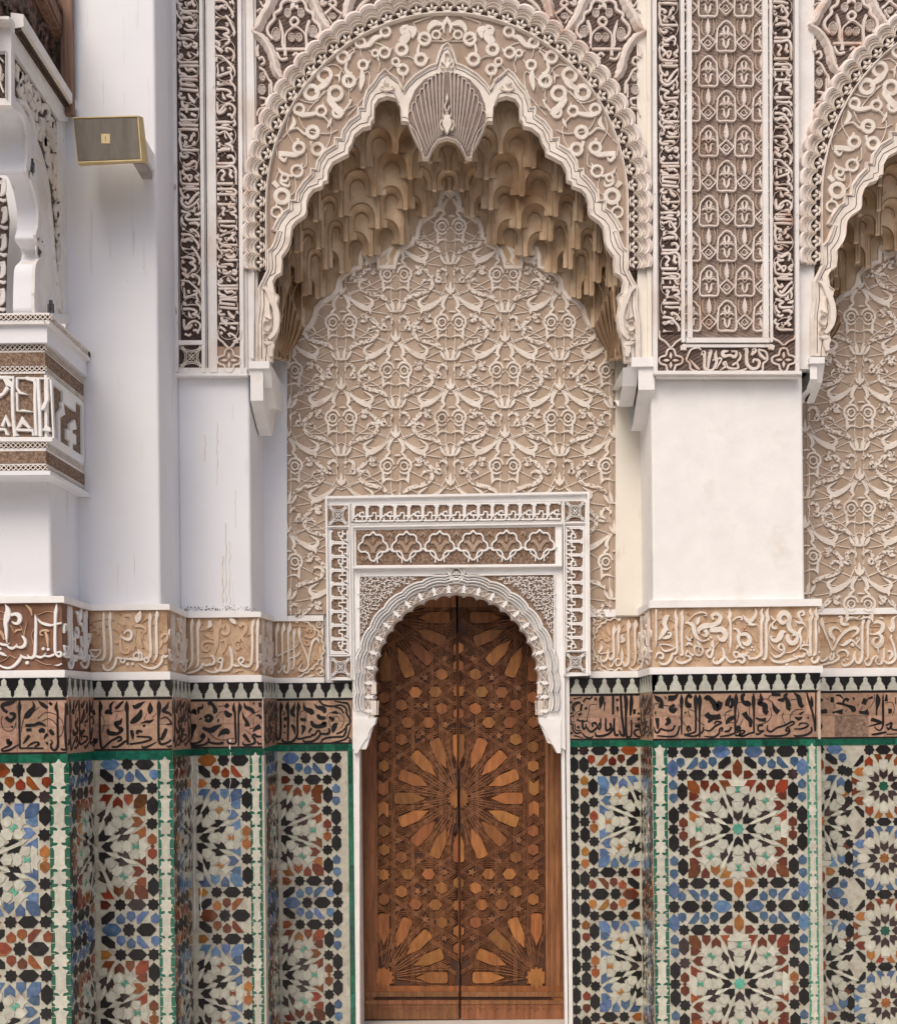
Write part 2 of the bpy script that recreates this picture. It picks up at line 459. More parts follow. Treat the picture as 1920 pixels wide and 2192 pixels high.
FR = dict(
P3=dict(o=(0, 1280, 8.96), g='fgroundk', m='bright', L='''120,120,8 170,230,90 160,350,130 130,480,90 140,600,75 145,720,60 150,860,15
230,330,60 300,310,70 370,330,90 405,400,90 370,480,75 300,490,50 240,450,10
-40,850,40 20,880,45 90,900,50 160,900,40 200,860,15
150,910,30 210,960,50 270,965,50 330,920,40 345,880,15
330,930,40 400,950,50 480,920,70 510,840,60 470,760,50 430,725,10
690,310,8 705,400,50 710,520,60 705,700,60 700,900,65 690,1060,70 660,1130,60 590,1150,50 540,1090,15
590,1150,40 500,1150,50 430,1120,45 410,1080,12
430,1130,55 370,1220,65 290,1300,60 180,1345,50 80,1330,40 0,1290,30
700,1110,40 780,1140,50 860,1110,40 900,1050,12
870,1110,35 960,1120,45 1060,1080,50
1105,110,8 1100,200,60 1085,300,70 1080,450,60 1075,700,60 1075,900,62 1080,1040,60 1130,1120,45 1180,1110,50 1190,1060,45 1150,1035,40 1100,1060,30
740,400,20 800,470,45 900,510,60 1000,525,50 1100,500,45 1200,480,40
-60,1100,20 0,1050,40 70,1080,60 150,1120,12
1060,1290,12 1130,1290,35 1200,1260,30''',
 D='845,975,32 940,985,32 540,1243,38 20,975,30', B='''960,640,40 880,620,50 800,640,40 790,700,35 840,720,25
890,650,50 920,760,60 930,860,50 940,950,30
510,130,30 600,230,50 630,340,20
300,660,30 340,620,40 430,610,30
0,640,70 60,700,60 100,800,40''', T='''475,730,20 500,590,18 540,440,10
0,255,14 60,270 130,300
0,400,14 90,425
200,520,14 250,590 290,680
390,510,14 440,600 470,720
690,1180,14 800,1240 900,1275 1000,1275
670,590,14 620,700 630,800 660,890
740,330,14 850,280 930,260 1050,280
0,1230,14 120,1180 200,1110 320,1160'''),
P2=dict(o=(190, 1280, 8.96), g='fground', m='relief', L='''300,260,8 305,340,60 300,450,60 310,700,60 325,950,60 325,1080,60 290,1170,60 210,1190,50 130,1170,50
20,990,20 60,1060,45 120,1140,50 200,1100,40 240,1030,35 260,990,15
20,995,30 140,1005,40 260,995,25
0,1150,40 80,1180,45 150,1180,45
425,260,8 430,350,70 420,480,65 440,700,60 455,950,55 450,1100,55 430,1180,45 385,1270,10
290,1270,12 310,1350,50 370,1385,45 440,1370,45 500,1310,50 540,1220,60 550,1150,50 620,1160,45 700,1160,35 780,1120,15
620,1180,40 640,1230,40 690,1235,40 715,1180,35
700,1170,40 800,1170,50 900,1185,50 1000,1185,50 1080,1170,50
870,1130,40 900,1060,40 960,1060,40 985,1130,40 930,1165,40 870,1130,40
950,980,10 985,1040,60 1030,1080,45 1030,1170,45
1085,1200,40 1090,1150,40 1150,1150,40 1160,1210,40 1110,1235,40 1085,1200,40
1190,280,8 1195,360,75 1185,470,60 1190,700,60 1205,950,60 1200,1080,60 1170,1150,50 1110,1160,40
1320,240,8 1325,310,80 1310,430,60 1310,700,60 1320,1000,60 1310,1120,50 1265,1230,10
1540,1100,30 1480,1130,55 1430,1100,50
1430,1110,45 1410,1220,60 1330,1310,55 1220,1350,50 1090,1330,35 1010,1290,20 960,1250,8
700,690,30 730,630,45 800,630,50 840,700,60 800,790,60 720,790,60 650,750,40 620,700,10
1010,240,8 985,320,100 950,410,130 930,490,20''', D='760,1268,30 855,1265,30', B='''620,760,50 620,900,60 640,1010,60 710,1060,50 780,1030,45 780,970,35 730,960,30
890,540,70 970,530,70 1060,560,50 1110,620,40 1080,670,25
700,340,50 800,340,70 850,420,60 890,520,60
990,760,50 1000,860,60 1050,960,50
1400,760,50 1440,700,50 1510,700,50 1510,800,50 1450,860,40
1420,820,50 1400,900,50 1370,980,15
80,680,50 40,760,45 50,650,50 130,610,50 200,660,45 180,710,40
510,830,50 560,860,45 600,800,40''', T='''50,490,14 150,440 270,420
330,400,14 510,420
330,540,14 400,540
200,600,14 260,570
460,580,14 550,630 620,700
560,460,14 650,530 710,600
920,620,14 900,800 910,910 820,1120
910,910,14 950,970
1060,680,14 1040,830 1090,960 1170,1040 1400,1080 1520,1040
1020,480,14 1150,390
1130,560,14 1280,510
80,1200,14 200,1290 400,1330 530,1310 620,1275 770,1190
1180,1220,14 1300,1260 1400,1270 1530,1255
1240,350,14 1300,350'''),
P1=dict(o=(385, 1295, 8.96), g='fground', m='relief', L='''250,255,8 250,350,75 235,450,60 245,700,60 250,950,60 245,1080,55 200,1180,45 140,1240,20
375,265,8 375,370,85 355,480,60 360,700,60 365,950,60 365,1080,55 350,1170,40 300,1220,10
140,1310,35 240,1290,45 340,1250,45 430,1180,50 450,1110,40
450,1120,35 500,1160,45 570,1140,40 590,1100,20
590,1150,40 660,1120,55 670,1050,50 640,990,50 590,980,20
800,1130,50 830,1070,50 810,1020,45 760,1030,40 740,1080,35 790,1110,35
825,1100,50 800,1200,60 770,1250,50 700,1280,50 620,1290,40 540,1270,25 480,1240,10
670,1190,10 700,1240,40 740,1260,40
960,780,12 985,850,60 1005,950,60 1015,1080,60 1000,1170,60 940,1240,60 850,1260,50 780,1250,40
1010,1130,50 1080,1170,45 1160,1160,45
1150,1110,45 1140,1040,45 1190,1010,45 1235,1060,45 1190,1110,45 1150,1110,45
1170,1130,45 1240,1170,50 1320,1180,55 1375,1120,60 1390,1030,60 1400,800,60 1400,600,60 1395,450,65 1415,350,70 1435,265,10
1520,245,8 1505,340,65 1500,430,60 1495,700,55 1495,1000,55 1500,1150,55 1480,1230,40 1430,1290,10
580,300,60 590,390,90 530,450,15
970,270,60 1040,320,90 1090,370,20''', D='', B='''790,270,40 770,380,100 720,480,110 700,600,110 710,720,100 690,850,70 670,960,20
820,440,90 880,370,50 930,420,80 940,520,60 870,560,60 800,520,40
660,720,60 560,690,60 460,720,60 430,800,60 470,870,60 550,870,50 570,810,40 520,790,40
480,560,10 560,590,90 650,650,60
800,700,50 850,660,50 900,720,60 890,820,50 840,920,12
1160,420,70 1210,360,60 1280,400,70 1260,500,80 1190,590,80 1230,680,60 1290,800,40 1360,910,15
1170,680,60 1080,690,60 1060,780,60 1110,840,60 1160,790,45
1050,1300,20 1120,1250,60 1220,1260,20''', T='''390,510,14 500,480 640,490
750,570,14 800,640
920,560,14 960,680 990,780
1250,600,14 1370,560
1430,560,14 1470,560
1150,710,14 1150,850 1180,960
1260,1060,14 1370,1090 1470,1100
1330,1230,14 1430,1260 1540,1240
400,1010,14 590,1000
1040,1030,14 1110,1080'''),
P0L=dict(o=(560, 1300, 8.96), g='fground', m='relief', L='''325,280,8 315,400,85 290,500,50 290,700,45 290,900,50 290,1040,55 240,1100,45 220,1060,40 245,1000,35 330,930,35 480,850,30 620,790,30 700,720,25 740,640,8
435,280,8 430,400,85 405,500,50 405,700,45 410,950,45 400,1060,35 355,1160,8
550,285,8 545,400,90 520,500,50 520,700,50 525,950,50 530,1150,50 500,1250,50 440,1230,45 440,1160,50 470,1120,30 410,1130,40 380,1200,35 330,1260,40 320,1210,25
635,400,8 635,480,75 625,600,45 630,900,45 630,1080,40 610,1180,25 570,1190,15
490,1050,20 550,980,35 640,950,35 720,900,40 755,820,25
735,370,20 730,470,80 740,600,40 790,740,35 850,880,35 895,1010,40 905,1100,50 870,1180,45 800,1220,50 730,1200,45 740,1130,30 800,1080,10
905,1050,40 930,880,40 960,740,50 990,650,60 1050,600,60 1095,640,45 1105,700,10
650,250,60 690,290,40 720,240,30 780,240,35 830,280,35 900,290,35 940,350,35 1000,370,35 1040,430,35 1100,470,35 1110,540,35 1170,580,35 1160,640,35 1200,700,35 1190,790,35 1210,850,35 1160,920,35 1160,990,35 1100,1020,35 1080,1090,35 1020,1110,35 990,1180,35 930,1190,35 890,1250,35 820,1260,35 780,1310,35 700,1330,35
1060,330,25 1100,250,25 1170,240,25 1190,300,25 1170,370,25 1100,390,25 1060,330,25
1110,260,25 1120,330,60 1090,300,20
1190,380,20 1170,450,60 1190,550,10
980,260,15 1040,240,35 1080,240,10
1070,1200,25 1120,1170,25 1190,1200,25 1190,1300,25 1110,1310,25 1060,1260,25
1160,1150,20 1170,1220,60 1110,1270,30
1190,960,20 1160,1080,50 1190,1140,12
820,1340,20 950,1320,50 1030,1290,10''', D='', B='''920,390,60 990,400,60 1030,470,50 1000,550,60 920,570,60 820,540,50
880,470,60 900,400,50 960,430,40 950,480,40
820,660,50 850,720,50 910,710,45 900,650,40 850,640,30
1130,770,60 1140,880,70 1110,980,60 1030,980,60 1010,920,50
680,1110,50 720,1020,60 780,990,40''', T='''590,380,14 700,360 850,380
330,490,14 270,540 230,640
870,740,14 870,860
1070,670,14 1080,860
1040,1010,14 920,1140
800,530,14 850,590'''),
P0R=dict(o=(1240, 1290, 8.96), g='fground', m='relief', L='''665,425,8 665,520,80 645,620,50 650,800,50 655,950,55 640,1060,55 590,1090,50 560,1050,40
560,870,10 545,960,50 530,1060,50 480,1120,50 410,1110,40 400,1060,35 430,1020,15
760,410,8 755,510,75 740,600,50 745,800,45 745,920,40 735,1010,8
935,320,8 945,440,90 930,540,50 935,800,55 940,1050,60 920,1170,60 860,1210,50 835,1130,40
810,880,12 815,980,55 810,1120,50 780,1190,40 720,1210,40 690,1150,35 720,1080,35 760,1090,30
720,1080,25 660,1120,35 630,1200,35 590,1230,30 575,1180,12
1075,320,8 1075,420,95 1060,540,50 1065,800,45 1070,1000,45 1060,1130,40 1030,1200,20 990,1215,12
1185,450,20 1175,560,60 1165,650,60 1130,740,60 1140,850,60 1160,900,40 1110,980,8
1150,1170,45 1120,1120,40 1160,1070,40 1180,1130,40 1170,1210,50 1100,1280,45 1000,1290,40 940,1240,30
840,610,10 810,660,60 830,720,90 790,770,30
400,810,20 420,860,55 390,930,45 350,960,30 440,975,25 640,945,12
770,300,60 750,350,40 700,300,35 630,300,35 590,340,35 520,330,35 480,390,35 420,400,35 390,460,35 340,490,35 330,560,35 280,600,35 290,670,35 250,720,35 265,800,35 250,880,35 280,950,35 290,1020,35 340,1050,35 350,1110,35 410,1150,35 430,1210,35 490,1230,35 540,1280,35 620,1280,35 680,1310,35 740,1260,35 790,1260,40 800,1300,35
250,300,20 290,350,50 260,400,30
330,290,25 390,290,25 400,340,25 350,360,25 320,330,20
250,400,25 290,440,25 350,420,20
280,450,15 260,540,50 240,640,8
400,310,20 480,300,40 560,290,8
250,1160,25 310,1150,25 340,1200,25 300,1250,30 270,1300,30
340,1260,25 390,1260,25 390,1300,25
400,1290,20 480,1310,35 600,1310,8
240,980,10 270,1080,45 250,1150,8''', D='555,845,20 355,1025,20', B='''540,460,60 560,560,70 590,640,40
440,560,60 460,660,70 420,690,30
460,700,40 520,740,50 600,700,50''', T='''800,470,14 860,400
770,580,14 910,540
980,360,14 1060,350 1180,370
350,790,14 330,880 350,930
350,790,14 380,720 440,690
860,980,14 960,1050 1060,1100'''),
P1R=dict(o=(1400, 1290, 8.96), g='fground', m='relief', L='''30,130,40 30,400,45 30,700,45 25,860,10
290,240,8 230,280,90 190,370,100 210,470,80 260,530,50
230,470,90 180,560,90 120,660,60 70,720,15
150,690,30 230,670,70 300,640,60 310,580,45 250,580,35
410,130,8 400,230,60 420,320,70 415,450,55 420,600,50 430,800,50 430,930,50 390,980,50 340,990,40 330,1040,50 290,1120,50 210,1180,50 120,1170,45 80,1120,15
545,130,8 520,230,65 535,310,70 525,450,55 520,700,55 530,900,50 535,990,50 490,1010,40
90,800,15 130,870,35 200,930,40 330,900,40 400,860,25
90,800,30 200,800,30 300,820,30 390,870,25
20,1080,20 50,990,40 110,960,45 165,1000,45 150,1070,50 90,1050,35
740,1020,45 680,980,40 640,920,40 600,1010,35 680,1040,45 690,1080,50 620,1130,50 520,1160,50 430,1130,45 400,1070,25 440,1040,15
760,900,45 780,840,45 850,840,45 910,870,45 920,950,45 870,1010,45 790,990,45 760,900,45
850,850,30 850,960,30
790,720,12 840,780,70 890,850,40
700,1020,40 760,990,40
1120,700,8 1110,800,70 1110,950,50 1080,1040,50 1020,1030,50 1000,960,50 1060,900,50 1100,860,40
1290,860,30 1320,930,55 1330,1040,50 1270,1120,60 1180,1160,60 1120,1120,40 1150,1050,20
1350,1030,45 1420,1120,45 1500,1140,45 1580,1100,45
1520,1000,40 1540,950,40 1600,960,40 1610,1020,40 1560,1060,40 1520,1000,40
1600,1100,40 1680,1140,45 1730,1100,45 1700,1030,40 1790,1010,40
1430,110,8 1445,220,70 1430,310,70 1450,400,50 1455,600,50 1450,800,45 1440,970,12
580,400,15 650,390,60 730,440,80 760,560,90 820,680,70 920,740,40 1030,710,20
1130,330,50 1100,260,60 1180,215,70 1260,270,80 1230,370,90 1120,430,90 960,450,110 850,520,80 850,600,30
960,520,80 1000,590,80 960,640,60 890,610,20
1060,520,100 1180,520,110 1300,520,110 1360,620,100 1320,710,90 1240,700,60 1210,620,25
660,340,15 760,240,20 880,190,35 970,200,40 990,250,30 930,250,10
870,270,8 835,350,80 810,430,25
590,610,8 620,680,50 680,720,50 740,680,50 700,720,40
600,830,10 660,780,60 730,830,20
1500,510,10 1570,510,60 1620,590,70 1600,700,70 1650,830,50 1720,880,40
1610,820,50 1560,900,10
1490,360,20 1580,290,25 1660,280,40 1670,330,35 1620,320,12
1690,240,10 1740,310,70 1790,390,30''', D='1035,700,22 1085,670,22', B='', T='''60,330,14 150,305
260,310,16 330,340 380,380
450,440,16 490,500
60,760,16 200,765 290,740
460,790,16 500,740
560,490,16 610,430
700,510,16 660,600 670,680
950,870,16 1070,860
1370,470,16 1400,400 1440,360
1400,680,16 1400,800 1440,900
260,520,16 330,560 360,640 320,720
1270,700,16 1220,770 1140,870''',
 o2=(1580, 1280, 8.96), L2='''0,740,10 60,700,70 150,700,80 210,790,90 170,880,90 90,870,60 60,820,12
70,330,8 130,400,70 190,450,90 260,420,70 320,340,60 330,260,40 310,190,8
180,500,50 260,510,60 350,520,10
460,190,8 430,290,60 455,380,70 430,500,55 430,700,55 430,950,55 430,1070,60 390,1120,45 320,1160,45 280,1160,45 200,1160,50 190,1100,40
0,1090,40 60,1090,50 130,1080,40 180,1050,30
565,190,8 535,300,70 555,400,80 525,500,50 525,700,55 525,950,55 520,1110,55 490,1180,45 440,1160,15
0,1200,50 60,1240,50 110,1190,50 60,1120,45 0,1130,40
860,1000,40 800,1000,40 760,950,40 800,880,40 860,940,50 860,1030,50 790,1110,50 700,1130,45 640,1080,30 630,1030,10
920,450,60 830,480,80 770,400,90 810,310,100 900,290,110 970,380,90 950,500,100 980,600,90 1060,660,80 1130,700,70
1030,730,50 1080,690,60 1120,760,60 1080,850,90 990,860,100 930,780,90 940,700,60
900,650,30 830,660,90 790,750,110 720,820,80 640,800,70 610,740,40 680,740,15
1250,560,10 1190,600,50 1160,690,60 1190,800,50 1170,900,30 1080,1000,20 960,1050,20 800,1040,20 660,950,20 580,820,20 570,680,20 610,530,20 700,430,25 740,430,12
1190,340,20 1240,320,50 1230,260,60 1160,280,50 1150,360,60 1200,440,60 1170,480,20
1080,460,20 1150,470,60 1230,480,50 1290,570,20 1330,680,20 1320,800,18 1300,900,16
1100,550,10 1090,490,40
610,330,8 640,390,40 690,430,30
700,440,25 640,500,40 650,570,50 720,580,50 700,540,30
1330,910,40 1250,900,45 1190,930,45 1180,990,30
1190,970,25 1290,1000,40 1320,1060,50 1360,1100,60 1370,1000,60 1360,800,60 1370,600,60 1365,450,65 1400,350,70 1370,280,60 1380,180,8
1490,180,8 1470,290,65 1500,370,65 1470,450,55 1475,700,55 1475,950,50 1460,1080,50 1410,1100,25
1270,1060,40 1230,1120,50 1160,1120,45 1110,1140,50 1050,1110,30 1060,1070,10
1110,1150,45 1000,1180,50 880,1220,55 760,1230,55 650,1200,50 600,1140,20
1540,1120,40 1510,1200,50 1460,1235,55 1410,1220,50 1400,1160,30 1440,1130,12''',
 D2='250,945,24 235,1000,22 290,1000,22 1245,855,22 1175,1215,30 1230,1205,26 915,1275,30', T2='''320,410,16 380,460 410,520
170,510,16 100,590 50,660
50,640,16 150,630 240,690 290,800 270,900
300,800,16 360,930 410,1000
460,640,16 500,700
460,910,16 500,860
1520,480,16 1545,400
1390,600,16 1440,560
1000,370,16 1080,375 1140,420'''),
PB=dict(o=(1730, 1290, 9.43), g='fground', m='relief', L='''265,290,8 260,400,90 290,520,50 340,660,40 400,800,40 450,930,40 490,1040,50 480,1130,50 430,1150,45 430,1090,35 480,980,40 530,870,45 600,740,50 680,640,60 780,560,60 880,520,70 960,520,80 980,590,60 880,700,12
260,1060,15 230,1120,30 250,1180,45 330,1160,40 390,1100,35
220,1270,40 340,1240,45 480,1200,50 590,1140,50 590,1080,45 560,1030,30 620,970,35 720,960,50 780,1020,60 770,1100,15
1100,250,8 1090,370,75 1075,460,55 1070,700,55 1070,950,55 1060,1130,60 1000,1220,60 940,1180,40 930,1090,30
930,980,20 910,1080,55 880,1180,50 800,1250,50 700,1270,50 650,1210,30
1215,245,8 1210,370,75 1185,470,55 1180,700,50 1185,950,50 1180,1100,40 1130,1180,10
1110,1170,25 1150,1250,45 1220,1250,50 1270,1160,45 1330,1090,40 1380,1090,40 1340,1170,40 1370,1230,45 1450,1230,50 1500,1130,55 1510,1000,50 1530,910,12
1510,1170,40 1580,1220,55 1680,1200,55 1740,1110,55 1730,980,50 1690,830,55 1650,730,50 1670,650,12
640,600,25 600,530,40 510,500,60 430,560,80 440,660,80 500,730,70 490,830,12
590,280,30 650,300,70 640,390,70 700,440,70 790,430,60
720,310,25 850,320,50 960,310,30 1040,260,8
600,850,8 690,860,50 780,800,70 860,760,50 960,860,35 1060,950,25
850,830,80 900,880,50
950,740,45 1000,730,60 960,830,20
1300,440,15 1340,400,50 1420,390,80 1490,450,90 1470,560,80 1400,620,60 1300,640,30 1210,640,15
1420,640,60 1470,720,80 1440,840,100 1350,880,90 1290,800,60 1330,720,40 1400,710,20
1380,900,60 1400,1030,8
1460,330,90 1470,300,60
1770,260,10 1690,340,60 1690,480,80 1660,570,70 1560,460,8
1590,990,40 1650,980,50 1670,1060,70 1620,1160,12''', D='705,1168,22 775,1143,22', B='', T='''310,415,16 450,390 590,400
950,490,16 1040,400
1100,540,16 1160,510
1220,480,16 1440,490
1520,570,16 1570,700 1610,960
1160,660,16 1110,760 1110,900 1170,1080
690,700,16 690,820
820,900,16 800,990
510,1115,16 620,1110 740,1060
1120,350,16 1300,330
1080,990,16 1180,1110 1280,1180 1440,1200
1700,590,16 1740,740 1740,880'''))
FLAB = dict(
 P3='dark brown carved inscription frieze at the left edge with pale letters',
 P2='ochre carved inscription frieze below the loudspeaker, with a round open letter in its middle',
 P1='ochre carved inscription frieze below the pilaster with rusty runs, thick flourish at its centre',
 P0L='carved inscription frieze ending in a scalloped frame just left of the door surround',
 P0R='carved inscription frieze starting in a scalloped frame just right of the door surround',
 P1R='widest ochre inscription frieze, projecting below the bright white pilaster right of the door',
 PB='carved inscription frieze at the right edge, under the second arabesque panel')

def face_rect(A, k0, k1, lv='lv'):
    return A[lv][k1], A[lv][k0]      # lower z, upper z
frieze_things = {}
for n, A in FA.items():
    pl = A['pl']
    t = thing('inscription_frieze', FLAB[n], 'frieze', ((max(A['X0'], -1.9) + min(A['X1'], 2.2)) / 2, A['Y'], A['lv'][3]), 'carved inscription friezes above the tiled dado')
    frieze_things[n] = t
    D = FR[n]
    x0, x1 = A['X0'], A['X1']
    h_up, h_gr, h_lo = MB(), MB(), MB()
    lv = A['lv']
    over = 0.014 if n in ('P3', 'P2', 'P1', 'P1R') else 0.0
    ubox(h_up, pl, x0 - (0.01 if n == 'P1R' else 0), x1 + over, lv[1], lv[0], -0.05, 0.012)
    ubox(h_lo, pl, x0 - (0.01 if n == 'P1R' else 0), x1 + over, lv[3], lv[2], -0.05, 0.014)
    ubox(h_gr, pl, x0, x1, lv[2], lv[1], -0.05, 0.0)
    rets = []
    if n in RET:
        B, X = RET[n]
        B = FA[B]
        rp = retplane(X, A['Y'], B['Y'])
        dY = B['Y'] - A['Y']
        rets = [(rp, dY, lv, B['lv'])]
    if n == 'P1R':
        B = FA['P0R']
        rp = retplane(XR0, B['Y'], A['Y'], False)
        rets = [(rp, B['Y'] - A['Y'], B['lv'], lv)]
        B = FA['PB']
        rets.append((retplane(XR1, A['Y'], B['Y']), B['Y'] - A['Y'], lv, B['lv']))
    for rp, dY, a, b in rets:
        e = 0.0125
        lquad(h_up, rp, 0.0015, dY - .0015, a[1], a[0], b[1], b[0], -0.03, e)
        lquad(h_lo, rp, 0.0015, dY - .0015, a[3], a[2], b[3], b[2], -0.03, e + .001)
        lquad(h_gr, rp, 0.0015, dY - .0015, a[2], a[1], b[2], b[1], -0.03, 0.0005)
    h_up.build('upper_moulding', 'bright', t)
    h_lo.build('lower_moulding', 'bright', t)
    h_gr.build('carved_ground', D['g'], t)
    for sfx in ('', '2'):
        if 'L' + sfx not in D:
            continue
        ox, oy, k = D['o' + sfx]
        for st in parse(D['L' + sfx], ox, oy, k):
            b = MB()
            ribpx(b, pl, st, -0.001, 0.0085, 4)
            b.build('letter', D['m'], t)
        dd = parse(D['D' + sfx], ox, oy, k)
        for d in (dd[0] if dd else []):
            b = MB()
            disc(b, pl, d[0], d[1], d[2], -0.001, 0.007)
            b.build('letter_dot', D['m'], t)
        if not sfx:
            for st in parse(D['B'], ox, oy, k):
                b = MB()
                ribpx(b, pl, st, -0.001, 0.0055, 4)
                b.build('leaf_scroll', 'flour', t)
        b = MB()
        for st in parse(D['T' + sfx], ox, oy, k):
            ribpx(b, pl, st, -0.001, 0.0045, 4)
        b.build('tendril', 'flour', t)
    # letters running round the corner on the return
    for rp, dY, a, b_ in rets:
        src = parse(FR['P2']['L'], 0, 0, 1) + parse(FR['P2']['B'], 0, 0, 1)
        b = MB()
        for st in src:
            q = []
            for x, y, w_ in cat(st, 3):
                s = (x - 10) / 1530
                u = s * dY * 0.98 + 0.004
                lo, hi = lerp(a[2], b_[2], s), lerp(a[1], b_[1], s)
                v = hi - (y - 235) / 1195 * (hi - lo)
                q.append((u, v, w_ / 1195 * (hi - lo)))
            rib(b, rp, q, 0.0, 0.008)
        b.build('return_letters', D['m'], t)
# ================================================================== tiled dado
def lp(a, b, t): return [x + (y - x) * t for x, y in zip(a, b)]
TILE = {}
def tmesh(name, poly, th=0.0028, ins=0.0007):
    g = MB()
    pl = PL((0, 0, 0))
    prism_uv(g, pl, poly, 0, th, ins)
    me = bpy.data.meshes.new(name)
    me.from_pydata([tuple(v) for v in g.v], [], g.f)
    me.materials.append(M['white'])
    TILE[name] = me
UNI = 0.002064
def ngon_star(n, R1, R2):
    return [((R1 if i % 2 == 0 else R2) * math.sin(i * math.pi / n) * UNI, (R1 if i % 2 == 0 else R2) * math.cos(i * math.pi / n) * UNI) for i in range(2 * n)]
def U_(pts): return [(a * UNI, b * UNI) for a, b in pts]
tmesh('star8', ngon_star(8, 16.6, 12.4))
tmesh('hexv', U_([(0, -19.5), (11.3, -10), (11.3, 10), (0, 19.5), (-11.3, 10), (-11.3, -10)]))
tmesh('petal', U_([(0, -15), (9.8, -5), (9.8, 6), (5.5, 13), (-5.5, 13), (-9.8, 6), (-9.8, -5)]))
tmesh('dart', U_([(0, -15), (10, -3), (10, 14), (0, 6.5), (-10, 14), (-10, -3)]))
tmesh('dartl', U_([(0, -19), (7, -7), (7, 15), (0, 9), (-7, 15), (-7, -7)]))
tmesh('pent', U_([(0, -12.5), (10, -4), (8.5, 10), (-8.5, 10), (-10, -4)]))
tmesh('bow', U_([(-7, -6.5), (7, -6.5), (2, 0), (7, 6.5), (-7, 6.5), (-2, 0)]))
tmesh('diam', U_([(0, -5), (5, 0), (0, 5), (-5, 0)]))
tmesh('cstar', ngon_star(6, 17, 8.5))
tmesh('claw', U_([(-13, -7), (-4, -9), (0, -16), (4, -9), (13, -7), (6, 2), (9, 12), (0, 6), (-9, 12), (-6, 2)]))
tmesh('strap', U_([(-13, -3.2), (11, -3.2), (13, 3.2), (-11, 3.2)]))
tmesh('chex', U_([(0, -29), (5, -22), (13, -20), (9, -13), (9, 13), (13, 20), (5, 22), (0, 29), (-5, 22), (-13, 20), (-9, 13), (-9, -13), (-13, -20), (-5, -22)]))

def poly_tiles(out, k, pts, c, sym):
    """trace of one tile (y up, k trace units per pattern unit) laid by its symmetry"""
    pts = [(a / k, b / k) for a, b in pts]
    cx, cy = sum(p[0] for p in pts) / len(pts), sum(p[1] for p in pts) / len(pts)
    nm = 'cut_%d' % len(TILE)
    tmesh(nm, [((a - cx) * UNI * 1.0, (b - cy) * UNI * 1.0) for a, b in pts])
    T = []
    for m in (1, -1):
        if sym == 'c4': T += [(m, 0), (m, 180)]
        elif sym == 'd4': T += [(m, a) for a in (0, 90, 180, 270)]
        elif sym == 'r8m': T += [(m, a * 45) for a in range(8)]
        elif m == 1: T += [(1, a * 45) for a in range(8)] if sym == 'r8' else [(1, 0)]
    seen = set()
    for m, a in T:
        x, y = cx * m, cy
        ca, sa = math.cos(R(a)), math.sin(R(a))
        X, Y = x * ca + y * sa, -x * sa + y * ca
        key = (round(X, 1), round(Y, 1))
        if key in seen: continue
        seen.add(key)
        out.append((X, Y, a, m, nm, c))
